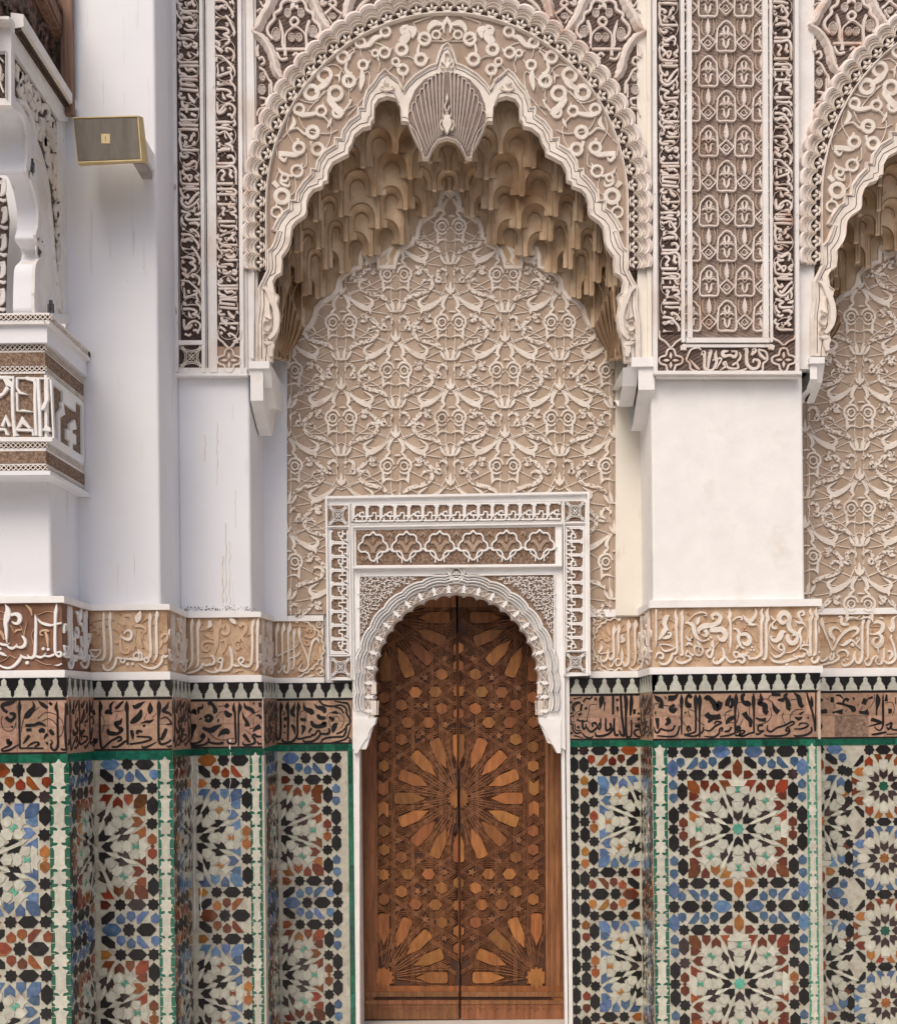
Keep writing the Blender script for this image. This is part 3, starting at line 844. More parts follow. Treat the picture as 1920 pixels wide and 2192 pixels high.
def medallion(ring, corner, outer, axis, wide=False):
    key = (ring, corner, outer, axis, wide)
    if key in MEDS: return MEDS[key]
    q = []
    k = 3.366
    P = lambda pts, c, sym='c4': poly_tiles(q, k, pts, c, sym)
    star = lambda x, y, c='black', sym='c4', r=43: P([(x + (r if i % 2 == 0 else r * .76) * math.sin(i * math.pi / 8), y + (r if i % 2 == 0 else r * .76) * math.cos(i * math.pi / 8)) for i in range(16)], c, sym)
    hv = lambda x, y, c: P([(x, y + 66), (x + 37, y + 29), (x + 37, y - 29), (x, y - 66), (x - 37, y - 29), (x - 37, y + 29)], c)
    hh = lambda x, y, c: P([(x + 66, y), (x + 29, y + 37), (x - 29, y + 37), (x - 66, y), (x - 29, y - 37), (x + 29, y - 37)], c)
    pt = lambda x, y, s, c: P([(x, y + s * 38), (x + 31, y + s * 8), (x + 28, y - s * 24), (x + 12, y - s * 34), (x - 12, y - s * 34), (x - 28, y - s * 24), (x - 31, y + s * 8)], c)
    star(0, 0, axis, 'one', 44)
    P([(0, 50), (-34, 85), (-34, 132), (0, 108), (34, 132), (34, 85)], 'black', 'r8')
    P([(0, 113), (-34, 140), (-31, 180), (0, 191), (31, 180), (34, 140)], 'white', 'r8')
    P([(-44, 216), (-25, 194), (25, 194), (44, 216), (27, 249), (-27, 249)], 'white', 'r8')
    P([(82, 245), (80, 180), (36, 155), (45, 195), (24, 210), (48, 230)], 'purple' if ring == 'rust' else 'black', 'r8m')
    P([(26, 254), (60, 240), (82, 256), (80, 300), (38, 300), (22, 285)], 'white', 'r8m')
    P([(-20, 300), (20, 300), (8, 280), (20, 258), (-20, 258), (-8, 280)], axis, 'r8')
    for (a, b) in ((22.5, 0),):
        ca, sa = math.cos(R(67.5)), math.sin(R(67.5))
        pts = []
        for r_, w_ in ((78, 2), (112, 9), (285, 12), (312, 3), (275, -12), (104, -9)):
            pts.append((r_ * ca - w_ * sa, r_ * sa + w_ * ca))
        P(pts, 'white', 'r8')
    P([(-135, 346), (-70, 346), (-44, 306), (-85, 302), (-85, 262)], ring, 'd4')
    P([(-163, 334), (-197, 300), (-197, 254), (-163, 275), (-130, 254), (-130, 300)], ring, 'd4')
    P([(-265, 346), (-206, 346), (-203, 310), (-233, 270), (-264, 305)], ring, 'd4')
    P([(-358, 346), (-302, 346), (-269, 302), (-269, 253), (-325, 253), (-357, 290)], ring)
    P([(-235, 268), (-222, 240), (-200, 222), (-225, 212), (-243, 180), (-256, 212), (-290, 226), (-258, 240)], 'white')
    P([(0, 362), (28, 342), (62, 348), (90, 312), (60, 302), (-60, 302), (-90, 312), (-62, 348), (-28, 342)], 'white', 'd4')
    P([(0, 498), (-34, 450), (-34, 400), (0, 366), (34, 400), (34, 450)], corner)
    P([(-116, 385), (-86, 416), (-45, 413), (-42, 355), (-86, 358)], corner)
    P([(-388, 88), (-419, 60), (-419, 25), (-388, 10), (-357, 25), (-357, 60)], corner)
    P([(-390, 16), (-374, 0), (-390, -16), (-406, 0)], corner)
    for x, y in ((-173, 385), (-391, 385), (-388, 150), (0, 545), (-229, 545), (-460, 545), (-458, 0)): star(x, y)
    hh(-283, 385, 'black'); hv(-393, 268, 'black')
    hh(-115, 545, outer); hh(-343, 545, 'black')
    pt(-404, 474, -1, outer); pt(-243, 462, 1, outer); pt(-176, 478, -1, outer)
    P([(-365, 430), (-300, 512), (-281, 512), (-279, 465), (-318, 428)], outer)
    P([(-138, 428), (-100, 428), (-46, 470), (-48, 513), (-80, 513), (-136, 468)], 'black')
    hv(-460, 435, 'black' if wide else outer); pt(-458, 318, 1, outer); pt(-456, 222, -1, outer); hv(-456, 98, 'black')
    if wide:
        for i in range(-5, 6):
            (star if i % 2 else hv)(-537, i * 109, 'black')
            if i % 2 == 0: pass
    MEDS[key] = q
    return q
MEDS = {}
def small_rosettes():
    q = []
    k = 4.263
    for j, (cc, rg) in enumerate((('green', 'rust'), ('ochre', 'blue'))):
        H = 81.5
        one = []
        P = lambda pts, c, sym='c4': poly_tiles(one, k, pts, c, sym)
        st = lambda x, y, c='black', sym='c4', r=52: P([(x + (r if i % 2 == 0 else r * .76) * math.sin(i * math.pi / 8), y + (r if i % 2 == 0 else r * .76) * math.cos(i * math.pi / 8)) for i in range(16)], c, sym)
        st(0, 0, cc, 'one')
        P([(0, 62), (-40, 100), (-40, 165), (0, 132), (40, 165), (40, 100)], 'purple', 'r8')
        P([(-42, 248), (42, 248), (42, 180), (0, 150), (-42, 180)], 'white', 'r8')
        P([(-96, 308), (-35, 308), (-8, 265), (-44, 256), (-46, 222)], rg, 'd4')
        P([(-135, 290), (-180, 245), (-180, 192), (-140, 208), (-104, 192), (-100, 250)], rg, 'd4')
        st(-340, 140); st(-135, -345)
        P([(-340, 76), (-380, 35), (-380, -35), (-340, -76), (-300, -35), (-300, 35)], 'black')
        P([(-76, -345), (-35, -306), (35, -306), (76, -345), (35, -384), (-35, -384)], 'black')
        P([(-290, 190), (-210, 300), (-190, 300), (-190, 240), (-250, 190)], 'black')
        cy = 82 - j * 2 * H
        q += [(x, y + cy, a, m, n_, c) for x, y, a, m, n_, c in one]
    return q

DADO = dict(
 P3=dict(c=[(-38, 1841)], par=('blue', 'ochre', 'rust', 'lgreen'), strip=(108, 151)),
 P2=dict(c=[(201, 1813)], par=('rust', 'rust', 'blue', 'lgreen'), strip=(340, 373)),
 P1=dict(c=[(411, 1794)], par=('blue', 'ochre', 'rust', 'rust'), strip=(537, 563)),
 P0L=dict(c=[(592, 1778)], par=('rust', 'rust', 'blue', 'lgreen'), wide=True, edge=(747, 764)),
 P0R=dict(c=[(1380, 1758)], par=('blue', 'rust', 'rust', 'ochre'), wide=True, edge=(1208, 1223)),
 P1R=dict(c=[(1579, 1774)], par=('rust', 'rust', 'blue', 'lgreen'), strip=(1398, 1430), strip2=(1728, 1750)),
 PB=dict(c=[(1754, 1757)], par=('blue', 'rust', 'blue', 'rust')))
DLAB = dict(
 P3='tiled dado at the left edge, mosaic star ringed with blue arrows',
 P2='tiled dado below the loudspeaker pilaster, half mosaic star ringed with rust arrows',
 P1='tiled dado with a chalky white run of limewash down its blue ringed mosaic',
 P0L='tiled dado directly left of the cedar door, green border along the door jamb',
 P0R='tiled dado directly right of the cedar door, green border along the door jamb',
 P1R='widest tiled dado right of the door, two whole mosaic stars ringed with rust',
 PB='tiled dado at the right edge with small rosettes and two eroded brown tiles')
TB = dict(P3=([-100, 38, 104, 149], 1556), P2=([196, 235, 276.5, 338, 372], 1552), P1=([403, 424, 480, 536, 562], 1549),
          P0L=([585, 621, 657.6, 708, 763], 1545.5), P0R=([1208.5, 1262, 1323, 1378], 1535),
          P1R=([1397, 1427, 1451, 1505.5, 1560, 1614.7, 1670, 1723, 1749], 1531.5), PB=([1750, 1785, 1803, 1857, 1891, 1965], 1531))
MP = dict(P3=(10, 0), P2=(213, 0), P1=(420.6, 0), P0L=(593.5, 0), P0R=(1234, 0), P1R=(1414, 0), PB=(1762, 0))
LET = dict(
P3=[((0, 1450, 8.96), '''160,670,60 90,620,60 60,540,70 160,500,90 250,480,60 330,440,10
130,760,70 210,830,70 290,770,60 280,700,70 200,690,40
240,960,50 260,930,40
170,1180,70 180,1260,80 230,1240,50 210,1300,40 60,1370,30 70,1410,40 200,1390,45 370,1290,30
390,440,20 390,560,80 385,700,50 390,1000,45 395,1360,45
640,460,10 670,560,60 600,660,110 530,740,110 470,780,20
750,450,15 830,520,80 930,590,60
960,480,50 1010,530,60
500,920,50 580,920,70 680,910,60 780,880,70 900,930,20
520,1010,60 620,1000,60
760,1040,60 830,1010,90 860,1060,40
460,1270,20 530,1180,60 580,1110,60
540,1330,20 620,1270,40 720,1240,40 760,1280,50 680,1330,30
860,1180,20 900,1110,60 930,1090,50
400,1360,35 560,1355,35 850,1360,35
900,1270,60 930,1250,50
1110,460,8 1090,580,70 1120,680,45 1120,900,45 1125,1150,45 1125,1300,50 1080,1390,50 1010,1370,45 990,1290,40 1020,1240,30 980,1190,20
1260,480,8 1290,570,70 1275,650,40 1265,900,45 1270,1150,45 1280,1300,45 1285,1420,15
1180,1370,30 1250,1385,45 1320,1360,30
970,1000,60 1010,1060,80 1050,1100,40
60,740,10 40,850 90,990 200,1030 290,970 320,860
820,840,11 940,790 1050,850 1110,940
740,790,11 850,690 950,670 1100,720 1200,830 1230,960 1200,1080 1140,1150
430,1050,10 440,900 480,780
650,670,10 760,570''')],
P2=[((190, 1450, 8.96), '''225,440,12 240,560,80 225,700,45 225,1000,45 235,1200,50 260,1350,50 300,1350,45 380,1270,45 480,1190,45
70,480,10 90,620,60 110,720,80
340,700,70 380,650,80 460,700,60
440,650,40 430,540,60 500,455,12
520,600,50 570,560,60 640,490,50 690,450,8
740,450,10 740,560,90 750,700,55 755,1000,50 760,1290,45
450,1330,40 560,1330,45 680,1250,50 740,1210,40
480,1200,45 600,1140,50 640,1190,45 560,1230,40
650,780,12 610,860,80 530,880,80 560,950,60 640,1000,90 580,1070,60 500,1080,80 400,1060,90 380,990,40
860,530,30 900,570,80 980,530,80 1090,460,10
1020,620,40 980,740,110 880,830,110 810,880,30
1190,470,10 1190,600,110 1180,700,40
1010,880,15 1110,850,50 1180,850,60 1260,800,12
830,1010,60 850,1100,70 860,1200,12
1050,930,60 1100,920,30
940,1090,50 950,1030,60 1040,1040,40
930,1130,35 1100,1140,40 1190,1150,40 1200,1190,40 1050,1240,40 800,1280,40
1030,1300,20 1060,1350,50 1180,1310,40 1310,1240,20
1350,440,10 1360,550,90 1350,800,45 1350,1100,50 1370,1250,55 1430,1280,50 1540,1240,45 1590,1190,40
1390,800,20 1480,760,30 1560,820,35 1590,890,40 1500,900,30
1550,460,8 1500,570,70 1440,640,70 1560,690,50 1590,740,40
1500,980,60 1460,1080,80 1400,1200,60
1500,1310,20 1560,1330,45 1600,1300,40
90,1270,50 150,1240,60 160,1170,70
240,700,10 300,790 310,900 270,1060
480,640,10 600,650 700,620
560,700,10 530,800
1070,810,10 1130,690
1220,780,10 1310,690''')],
P1=[((385, 1450, 8.96), '''1050,480,8 1040,600,70 1065,700,45 1070,900,45 1080,1100,45 1085,1230,40 1040,1270,40 950,1260,50 920,1210,40
1145,470,10 1160,580,80 1135,700,40 1135,1000,40 1135,1310,30
440,1100,60 420,1140,50 470,1150,50 480,1100,40 440,1080,40
480,1140,40 400,1230,40 280,1270,50 180,1290,60 220,1320,50 330,1310,45 470,1290,40 560,1230,50 560,1160,40
560,1240,40 640,1260,45 750,1270,50 850,1250,50
550,520,60 600,490,70 660,560,70 690,640,90 650,680,60
480,780,70 560,730,70 620,780,80 560,840,70 500,800,70
370,820,10 430,780,50
450,500,10 440,580,50 370,600,60 370,700,30
250,690,70 290,630,70 320,720,40
210,940,60 250,930,80 310,930,60 250,1020,80 240,1100,60 230,1190,30
450,960,60 520,1000,80 620,1010,110 700,960,90 820,905,12
740,1140,12 800,1070,80 900,1030,120 950,1080,60
880,520,100 940,570,80
870,640,60 940,720,110 1010,700,30
730,820,60 760,830,60
1240,480,12 1270,570,70 1380,620,80 1430,690,60
1210,660,10 1230,760,50 1290,850,70 1300,940,110
1230,1090,80 1270,1140,70 1330,1220,50 1370,1240,8
1540,480,60 1550,570,60
1420,480,40 1430,520,30
1460,740,15 1530,730,50 1560,790,60
1410,1050,10 1460,980,70 1550,930,100
1570,1130,30 1480,1130,50 1440,1090,40 1400,1130,45 1440,1180,50 1440,1250,50 1350,1290,45 1240,1290,45 1210,1240,30
1490,1220,20 1520,1270,40 1580,1270,30
740,560,11 840,540
700,770,11 760,680 830,650
560,1050,12 700,1170 850,1200 1060,1160
1300,780,11 1370,720 1560,630
1420,780,11 1410,960 1340,980
1260,1010,11 1400,1110''')],
P0L=[((570, 1440, 8.96), '''285,560,8 295,650,75 280,760,40 285,950,45 280,1150,45 260,1260,50 200,1260,45 160,1190,35
430,545,8 410,650,80 425,760,45 425,1000,45 420,1310,35
615,550,8 625,660,80 610,760,45 605,950,45 605,1150,45 580,1240,50 500,1320,50 400,1340,50 320,1310,45 310,1260,20
600,1270,45 700,1260,40 760,1240,40 860,1220,40 900,1170,35
860,1220,30 940,1180,40 980,1120,40 1020,1110,40 1040,1170,40 1000,1240,45 900,1310,45 780,1330,50 700,1300,30
1040,1170,40 1180,1170,50 1220,1110,50 1190,1060,25
840,1070,40 870,1080,40 830,1120,40 840,1150,40
1100,1108,40 1102,1109,40
1155,1105,40 1157,1106,40
560,570,10 530,680,70 500,760,90 540,830,50 540,860,10
730,560,10 740,680,60 860,740,110 890,800,70
930,590,12 980,660,60 1100,690,100 1130,770,60
990,800,60 1030,860,80 1140,870,60
870,920,50 900,1000,80 1000,1030,80 1130,990,100 1080,960,60
1260,770,20 1330,760,60 1370,790,30
1210,840,50 1270,900,70 1300,870,40
1380,960,12 1320,1010,100 1290,1100,80 1280,1160,12
490,1000,60 540,1070,70 560,1200,10
680,1010,40 730,1060,80 680,1200,10
660,880,50 700,900,60 770,900,50
340,880,60 400,890,80
350,1060,30 370,1000,60
175,580,60 185,650,60 200,730,80
175,1000,50 180,1060,40 250,1120,10
330,780,30 350,810,40
340,1140,40 380,1160,20
1020,530,40 1080,600,35 1200,640,35 1310,640,35 1430,620,35 1530,680,40 1550,790,40 1600,870,40 1610,960,40 1540,1020,40 1530,1120,40 1480,1220,40 1350,1230,40 1220,1240,40 1100,1270,40 1050,1340,30
1320,660,30 1430,690,35 1490,780,30
1300,540,20 1450,570,35 1560,590,40 1600,690,35 1620,840,25
1350,1170,30 1450,1130,35 1520,1060,30
1250,1340,25 1450,1300,35 1560,1230,35 1610,1060,25 1620,1000,15
1580,1230,30 1630,1300,30 1580,1310,30
1670,510,40 1670,900,35 1670,1350,35
300,720,10 400,780
640,820,11 680,740 760,720
760,830,11 740,900 750,1000
1160,900,11 1180,800 1260,760 1400,770 1490,850 1490,960 1430,1060
1260,860,11 1380,840 1410,920
1200,900,11 1220,1000 1260,1050
540,860,10 540,980''')],
P0R=[((1200, 1440, 8.96), '''1000,440,50 1000,800,45
1145,440,50 1165,800,50 1190,1000,45 1210,1200,50 1150,1180,40 1120,1100,35
1230,440,70 1250,560,80 1245,850,45 1255,1200,50 1310,1230,40 1350,1180,35 1350,900,35
1350,440,50 1350,570,80 1330,820,35
1530,440,50 1540,560,70 1555,800,40
1020,870,40 1020,1100,45 1050,1200,45 1100,1180,40
860,870,35 860,1060,45 890,1110,45 960,1050,50 940,960,50
760,870,30 760,1030,40 720,1090,50
1010,1060,45 930,1160,45 800,1210,45 680,1210,45 660,1140,25
410,900,40 420,1040,50 440,1080,35 480,1040,35 480,980,30
490,1040,35 540,1110,40 600,1130,45 700,1040,40 740,960,25
620,1040,40 600,980,40 660,960,45 680,1010,40
310,890,50 350,920,30 430,930,30 520,920,15
330,810,50 400,780,40
380,730,40 400,600,50
1570,870,30 1575,1180,40
1460,900,40 1530,880,50 1540,960,50 1480,1010,60 1420,1020,60
1420,1010,40 1560,1060,45
1580,1230,30 1470,1220,35 1400,1150,40 1450,1090,35 1580,1090,20
1410,700,60 1400,790,50
1480,760,40 1500,800,40
1070,500,60 1090,540,60
1080,650,60 1090,740,30
660,470,30 670,530,60
790,450,70 780,520,110 750,690,20
840,560,40 830,740,10
430,560,35 480,490,35 560,500,35 600,450,30
240,750,30 220,650,35 270,580,35 360,560,35
270,740,25 250,670,25 300,600,25 380,580,25
240,770,30 150,800,30 140,900,35 190,980,35 250,990,25
260,820,20 190,840,25 190,920,25 240,950,20
230,1000,30 230,1090,35 300,1160,35 400,1140,30
270,1000,25 270,1070,25 320,1110,25 390,1100,20
410,1160,30 480,1230,35 570,1250,35 620,1210,25
110,460,10 160,560,50 220,570,40
240,500,30 400,470,12
150,590,30 110,770,8
120,1250,12 150,1180,50 230,1150,40
250,1200,30 430,1250,10
110,970,8 150,1080,40 180,1140,25
320,1020,60 350,1070,40
460,670,60 500,690,50
90,430,25 90,1290,25
540,720,11 560,620 700,600
560,980,11 500,900 540,720
280,1000,11 240,860 300,760 370,740
1300,960,11 1450,970 1500,940
1200,640,11 1280,700''')],
P1R=[((1390, 1430, 5.15), '''350,285,5 350,360,45 350,450,22 350,600,22 350,730,15
505,285,5 505,350,50 505,500,24 505,680,24 480,710,20 380,740,22
550,285,5 550,350,50 548,500,24 548,760,20
952,280,5 952,350,45 940,450,22 942,690,24
50,650,10 60,700,20 90,710,22 120,670,22 150,680,22 200,690,22 250,680,22 280,630,20
80,745,15 200,755,20 290,740,22 330,640,20
380,720,15 400,740,22 500,750,22 580,700,22 590,650,15
430,700,20 410,670,22 430,640,22 450,690,22
600,680,12 660,690,20 720,640,22 790,600,20 730,590,20 710,620,15
600,750,12 700,760,22 760,720,22 770,670,20 800,660,20 790,700,20
770,755,15 870,740,22 950,710,20
820,700,20 870,690,22 900,650,20
970,700,22 950,670,18 975,640,20 995,680,20
45,300,10 90,340,60 130,370,40 120,440,60
200,330,60 260,330,60 310,290,15
270,400,30 230,450,50 260,480,40 290,440,40
80,550,50 85,600,40 90,670,20
190,550,40 210,590,50 170,630,20
65,480,20 60,510,15
460,330,40 430,300,35 400,350,30 420,410,60 460,410,40
610,350,50 640,320,50 700,380,60 740,440,80 780,370,60
620,500,60 660,540,60 740,540,60 780,530,60
640,600,20 680,560,50
890,300,20 860,360,50 850,420,50
900,330,40 910,400,40 880,440,30
840,620,15 870,570,50 930,540,40
385,500,15 400,480,15
160,310,10 180,340,20
170,720,18 171,720,18
205,718,18 206,718,18
265,615,18 266,615,18
295,605,18 296,605,18
645,715,20 646,715,20
690,712,20 691,712,20
855,710,18 856,710,18
40,450,7 60,390 150,410 240,420
320,400,7 360,480
400,640,7 320,540
430,450,7 500,490 530,580 600,630
440,540,7 420,470
900,460,7 830,500 840,590 900,600 960,590 980,480'''),
 ((1570, 1430, 5.15), '''20,280,5 20,350,45 12,500,24 12,720,20
215,280,5 215,350,45 218,500,22 218,720,20
800,270,15 820,350,26 860,480,24 885,600,22 890,690,15
900,265,15 898,500,15 898,700,15
10,740,20 60,740,25 120,700,20 80,690,18 60,740,20 100,750,22 170,720,22 215,710,20
45,690,18 40,650,20 65,650,20 60,690,20 10,720,15
320,630,22 270,640,22 270,690,22 330,690,20
330,690,18 260,730,22 240,720,15
370,630,12 365,680,20 410,700,22 470,660,22 560,630,22 640,590,22 660,610,20 600,650,15
600,690,22 570,690,20 590,650,20 610,700,24 560,740,22 450,750,22 350,745,20 335,725,10
660,670,12 740,670,20 810,640,22 800,610,15 730,610,20 710,640,10
850,650,18 850,700,22 780,740,24 680,750,22 660,735,12
120,290,30 90,310,40 100,370,40 150,390,70 170,370,40
110,490,60 140,540,50 180,580,50 180,650,30
290,280,10 300,350,50 270,390,40 340,410,60 340,470,60 370,500,50
410,290,40 510,295,35
420,380,10 450,450,50 490,490,60
590,280,20 560,310,40 590,370,50 600,430,60
480,350,20 550,350,50
590,460,50 610,430,50
660,275,12 710,320,50 730,400,50 760,430,40
850,310,8 855,380,40 865,430,10
240,550,20 290,570,30 350,570,50
670,540,15 710,560,40 750,540,20
720,510,30 770,480,12
810,540,25 820,560,15
160,755,18 161,755,18
192,750,18 193,750,18
765,478,18 766,478,18
130,380,7 50,380 20,420
40,440,7 50,540 10,620
100,560,7 60,640
170,520,7 170,430 210,380
240,350,7 350,340 430,380
400,440,7 410,530 350,600 240,630
370,340,7 400,300
560,620,7 530,530 550,490
620,350,7 720,340
620,600,7 620,520 680,460 760,460''')],
PB=[((1730, 1435, 5.42), '''790,275,20 800,350,60 785,450,20 782,520,18
900,280,20 895,360,40
858,290,15 858,400,28 860,560,26 855,650,22 820,695,20 770,670,15 765,640,8
720,565,45 800,590,40 850,605,20
690,650,12 760,630,20 850,610,25
725,745,20 800,735,30 900,715,20
890,640,25 930,620,20 960,610,25 930,680,25 900,660,18
960,620,15 960,680,22 1020,690,20
900,740,12 1030,735,12
877,757,18 878,757,18
905,757,18 906,757,18
120,330,30 150,360,60
250,340,60 290,340,60
310,290,15 360,290,25 395,330,10
320,380,20 370,385,30 450,410,30 510,440,60 520,480,50
460,350,40 430,330,30 400,360,25 400,400,20
510,330,40 530,320,20
620,350,70 670,370,70
680,330,15 740,310,30
580,480,30 640,490,40 690,480,70
565,400,28 572,400,28
140,480,50 210,470,50
270,490,20 320,480,25 390,480,70
920,470,60 960,470,50
1000,350,80 1010,350,80
120,610,40 145,650,30 120,700,25
190,320,7 230,340
310,450,7 300,400 320,380
420,480,7 450,450
620,420,7 600,460
700,440,7 750,360 760,280
880,380,7 960,370 990,450 970,510''')])
MER = [(-.49, 0), (.49, 0), (.40, .12), (.39, .36), (.30, .37), (.30, .49), (.22, .50), (.22, .60), (.15, .61), (.15, .86), (0, 1.0), (-.15, .86), (-.15, .61), (-.22, .60), (-.22, .50), (-.30, .49), (-.30, .37), (-.39, .36), (-.40, .12)]
HD = 0.02                                   # the dado stands 2 cm in front of the frieze
def put_tiles(t, pl, q, cu, cv, u0, u1, v0, v1, used):
    """cu, cv: centre of the repeat in plane metres; lays the repeat up and down between v0 and v1"""
    per = 327 * UNI
    k0 = int(math.floor((v0 - cv) / per)) - 1
    k1 = int(math.ceil((v1 - cv) / per)) + 1
    NR = Matrix((pl.U, pl.N * -1, Vector((0, 0, 1)))).transposed().to_4x4()
    for k in range(k0, k1 + 1):
        for (x, y, rot, fl, m, c) in q:
            u = cu + x * UNI
            v = cv + y * UNI + k * per
            ext = 0.022
            if u < u0 + 0.009 or u > u1 - 0.009 or v > v1 - 0.014 or v < v0 + 0.004:
                continue
            key = (round(u * 250), round(v * 250))
            if key in used:
                continue
            used.add(key)
            c2 = c
            rr = random.random()
            if c == 'rust' and rr < 0.14: c2 = 'ochre'
            if c == 'black' and rr < 0.05: c2 = 'purple'
            h = HDF + random.random() * 0.0006
            mtx = NR @ Matrix.Rotation(R(rot) + random.uniform(-.025, .025), 4, 'Y') @ Matrix.Rotation(random.uniform(-.012, .012), 4, 'X') @ Matrix.Rotation(random.uniform(-.012, .012), 4, 'Z') @ Matrix.Diagonal((fl, 1, 1, 1))
            inst(TILE[m], 'tile', t, pl.P(u, v, h), mtx, c2)
HDF = 0.0
def strip_tiles(t, pl, u0, u1, v0, v1):
    """green border with ivory cartouches and stars"""
    NR = Matrix((pl.U, pl.N * -1, Vector((0, 0, 1)))).transposed().to_4x4()
    cu = (u0 + u1) / 2
    sx = (u1 - u0) / (34 * UNI)
    v = v1 - 0.045
    k = 0
    while v > v0 - 0.02:
        Sx = Matrix.Diagonal((sx, 1, 1, 1))
        inst(TILE['chex'], 'tile', t, pl.P(cu, v, 0.0006), NR @ Sx, 'white')
        inst(TILE['star8'], 'tile', t, pl.P(cu, v - 0.078, 0.0008), NR @ Matrix.Diagonal((sx * .9, 1, .95, 1)), 'white')
        v -= 0.156
    g = MB()
    v = v1
    while v > v0:
        ubox(g, pl, u0, u0 + 0.0009, v - 0.0395, v, 0, 0.0009)
        v -= 0.040
        for a, b in ((u0, u0 + (u1 - u0) * .22), (u1 - (u1 - u0) * .22, u1)):
            ubox(g, pl, a, b, v - 0.0015, v + .0005, 0, 0.0010)
    g.build('grout_joint', 'joint', t)
dado_things = {}
for n, A in FA.items():
    D = DADO[n]
    lv = A['dl']
    Yd = A['Y'] - HD
    pl = FP(Yd)
    x0 = A['X0'] + (0.022 if n in ('P2', 'P1', 'P0L') else (-0.006 if n == 'P1R' else 0))
    x1 = A['X1'] + (0.022 if n in RET else (-0.006 if n == 'P0R' else 0))
    if n == 'P0L': x1 = pl.uv(764, 1800)[0]
    if n == 'P0R': x0 = pl.uv(1208.5, 1800)[0]
    if n == 'PB': x0 = XR1 + 0.002
    t = thing('tiled_dado', DLAB[n], 'tiled dado', ((max(x0, -1.8) + min(x1, 2.2)) / 2, Yd, ZF), 'zellige dado sections along the foot of the wall')
    dado_things[n] = t
    back = -0.06
    g = MB(); ubox(g, pl, x0, x1, ZF, lv[6], back, 0.0); g.build('mosaic_bed', 'grout', t)
    g = MB(); ubox(g, pl, x0, x1, lv[5], lv[4], back, 0.0); g.build('joint_bed', 'joint', t)
    g = MB(); ubox(g, pl, x0, x1, lv[4], lv[3], back, 0.0); g.build('black_band', 'black', t)
    g = MB(); ubox(g, pl, x0, x1, lv[6], lv[5], back, 0.0); g.build('border_bed', 'joint', t)
    # merlons
    p0 = pl.uv(MP[n][0], 1480)[0]
    pitch = 0.0648 if n != 'P1R' else 0.0640
    H = (lv[3] - lv[4])
    u = p0
    while u - pitch > x0: u -= pitch
    while u < min(x1, 2.2) + 0.01:
        a, b = max(-.48, (x0 - u) / pitch), min(.48, (x1 - u) / pitch)
        if b - a > 0.25:
            poly = [(u + min(max(px, a), b) * pitch, lv[4] + py * H * 0.99) for px, py in MER]
            clean = [p for i, p in enumerate(poly) if p != poly[i - 1]]
            g = MB(); prism_uv(g, pl, clean, 0, 0.003 + random.random() * .0006, 0.0005); g.build('tile', 'mer', t)
        u += pitch
    # big painted tiles
    xs, ysp = TB[n]
    us = [pl.uv(x, 1540)[0] for x in xs]
    us[0] = max(us[0], x0); us[-1] = min(us[-1], x1)
    if n in ('P0L',): us[-1] = x1
    vm = pl.uv(xs[len(xs) // 2], ysp)[1]
    g_l = MB()
    for i in range(len(us) - 1):
        for (a, b) in ((lv[5], vm), (vm, lv[4])):
            rough_t = n == 'PB' and b == vm and i in (1, 2)
            if n == 'PB' and b == lv[4] and i == 1: pass
            g = MB()
            ubox(g, pl, us[i] + .0008, us[i + 1] - .0008, a + .0008, b - .0008, -0.001, (0.0030 if not rough_t else 0.0016) + random.random() * .0004)
            g.build('tile', 'rough' if rough_t else 'terra', t)
    for (a, b) in ((lv[4] - .011, lv[4] - .001), (lv[5] + .001, lv[5] + .008)):
        g_l = MB()
        ubox(g_l, pl, us[0], us[-1], a, b, 0.001, 0.0043)
        g_l.build('black_line', 'mangan', t)
    for (o3, s) in LET[n]:
        for st in parse(s, *o3):
            if max(p[0] for p in st) < -10 or min(p[0] for p in st) > 1975: continue
            b = MB()
            ribpx(b, pl, st, 0.002, 0.0044, 4, bev=0.1)
            b.build('letter', 'mangan', t)
    # green row
    u = x0
    while u < min(x1, 2.25) - 0.004:
        w_ = random.choice((0.066, 0.076, 0.09, 0.05))
        e = min(u + w_, x1)
        g = MB(); ubox(g, pl, u + .0006, e - .0006, lv[6] + .0008, lv[5] - .0008, 0, 0.003 + random.random() * .0005)
        g.build('tile', 'green', t)
        u = e
    # mosaic
    used = set()
    zx0, zx1 = x0, x1
    if 'strip' in D:
        a, b = [pl.uv(x, 1850)[0] for x in D['strip']]
        g = MB(); ubox(g, pl, a, b if n != 'P1R' else b, ZF, lv[6], 0, 0.0012); g.build('green_strip', 'green', t)
        sp = PL(pl.O + pl.N * 0.0012); strip_tiles(t, sp, a, b, ZF, lv[6])
        if n == 'P1R': zx0 = b
        else: zx1 = a
    if 'strip2' in D:
        a, b = [pl.uv(x, 1850)[0] for x in D['strip2']]
        g = MB(); ubox(g, pl, a, b, ZF, lv[6], 0, 0.0012); g.build('green_strip', 'lgreen', t)
        sp = PL(pl.O + pl.N * 0.0012); strip_tiles(t, sp, a, b, ZF, lv[6])
        zx1 = a
    if 'edge' in D:
        a, b = [pl.uv(x, 1850)[0] for x in D['edge']]
        if n == 'P0L': b = x1; zx1 = a
        else: a = x0; zx0 = b
        v = lv[6]
        while v > ZF + .02:
            d = random.choice((0.075, 0.07, 0.085))
            g = MB(); ubox(g, pl, a + .0005, b - .0005, max(v - d, ZF) + .0007, v - .0007, 0, 0.0032); g.build('tile', 'green', t)
            v -= d
    q = medallion(*D['par'], wide=D.get('wide', False))
    cu, cv = pl.uv(*D['c'][0])
    put_tiles(t, pl, q, cu, cv, max(zx0, -2.2), min(zx1, 2.3), ZF, lv[6], used)
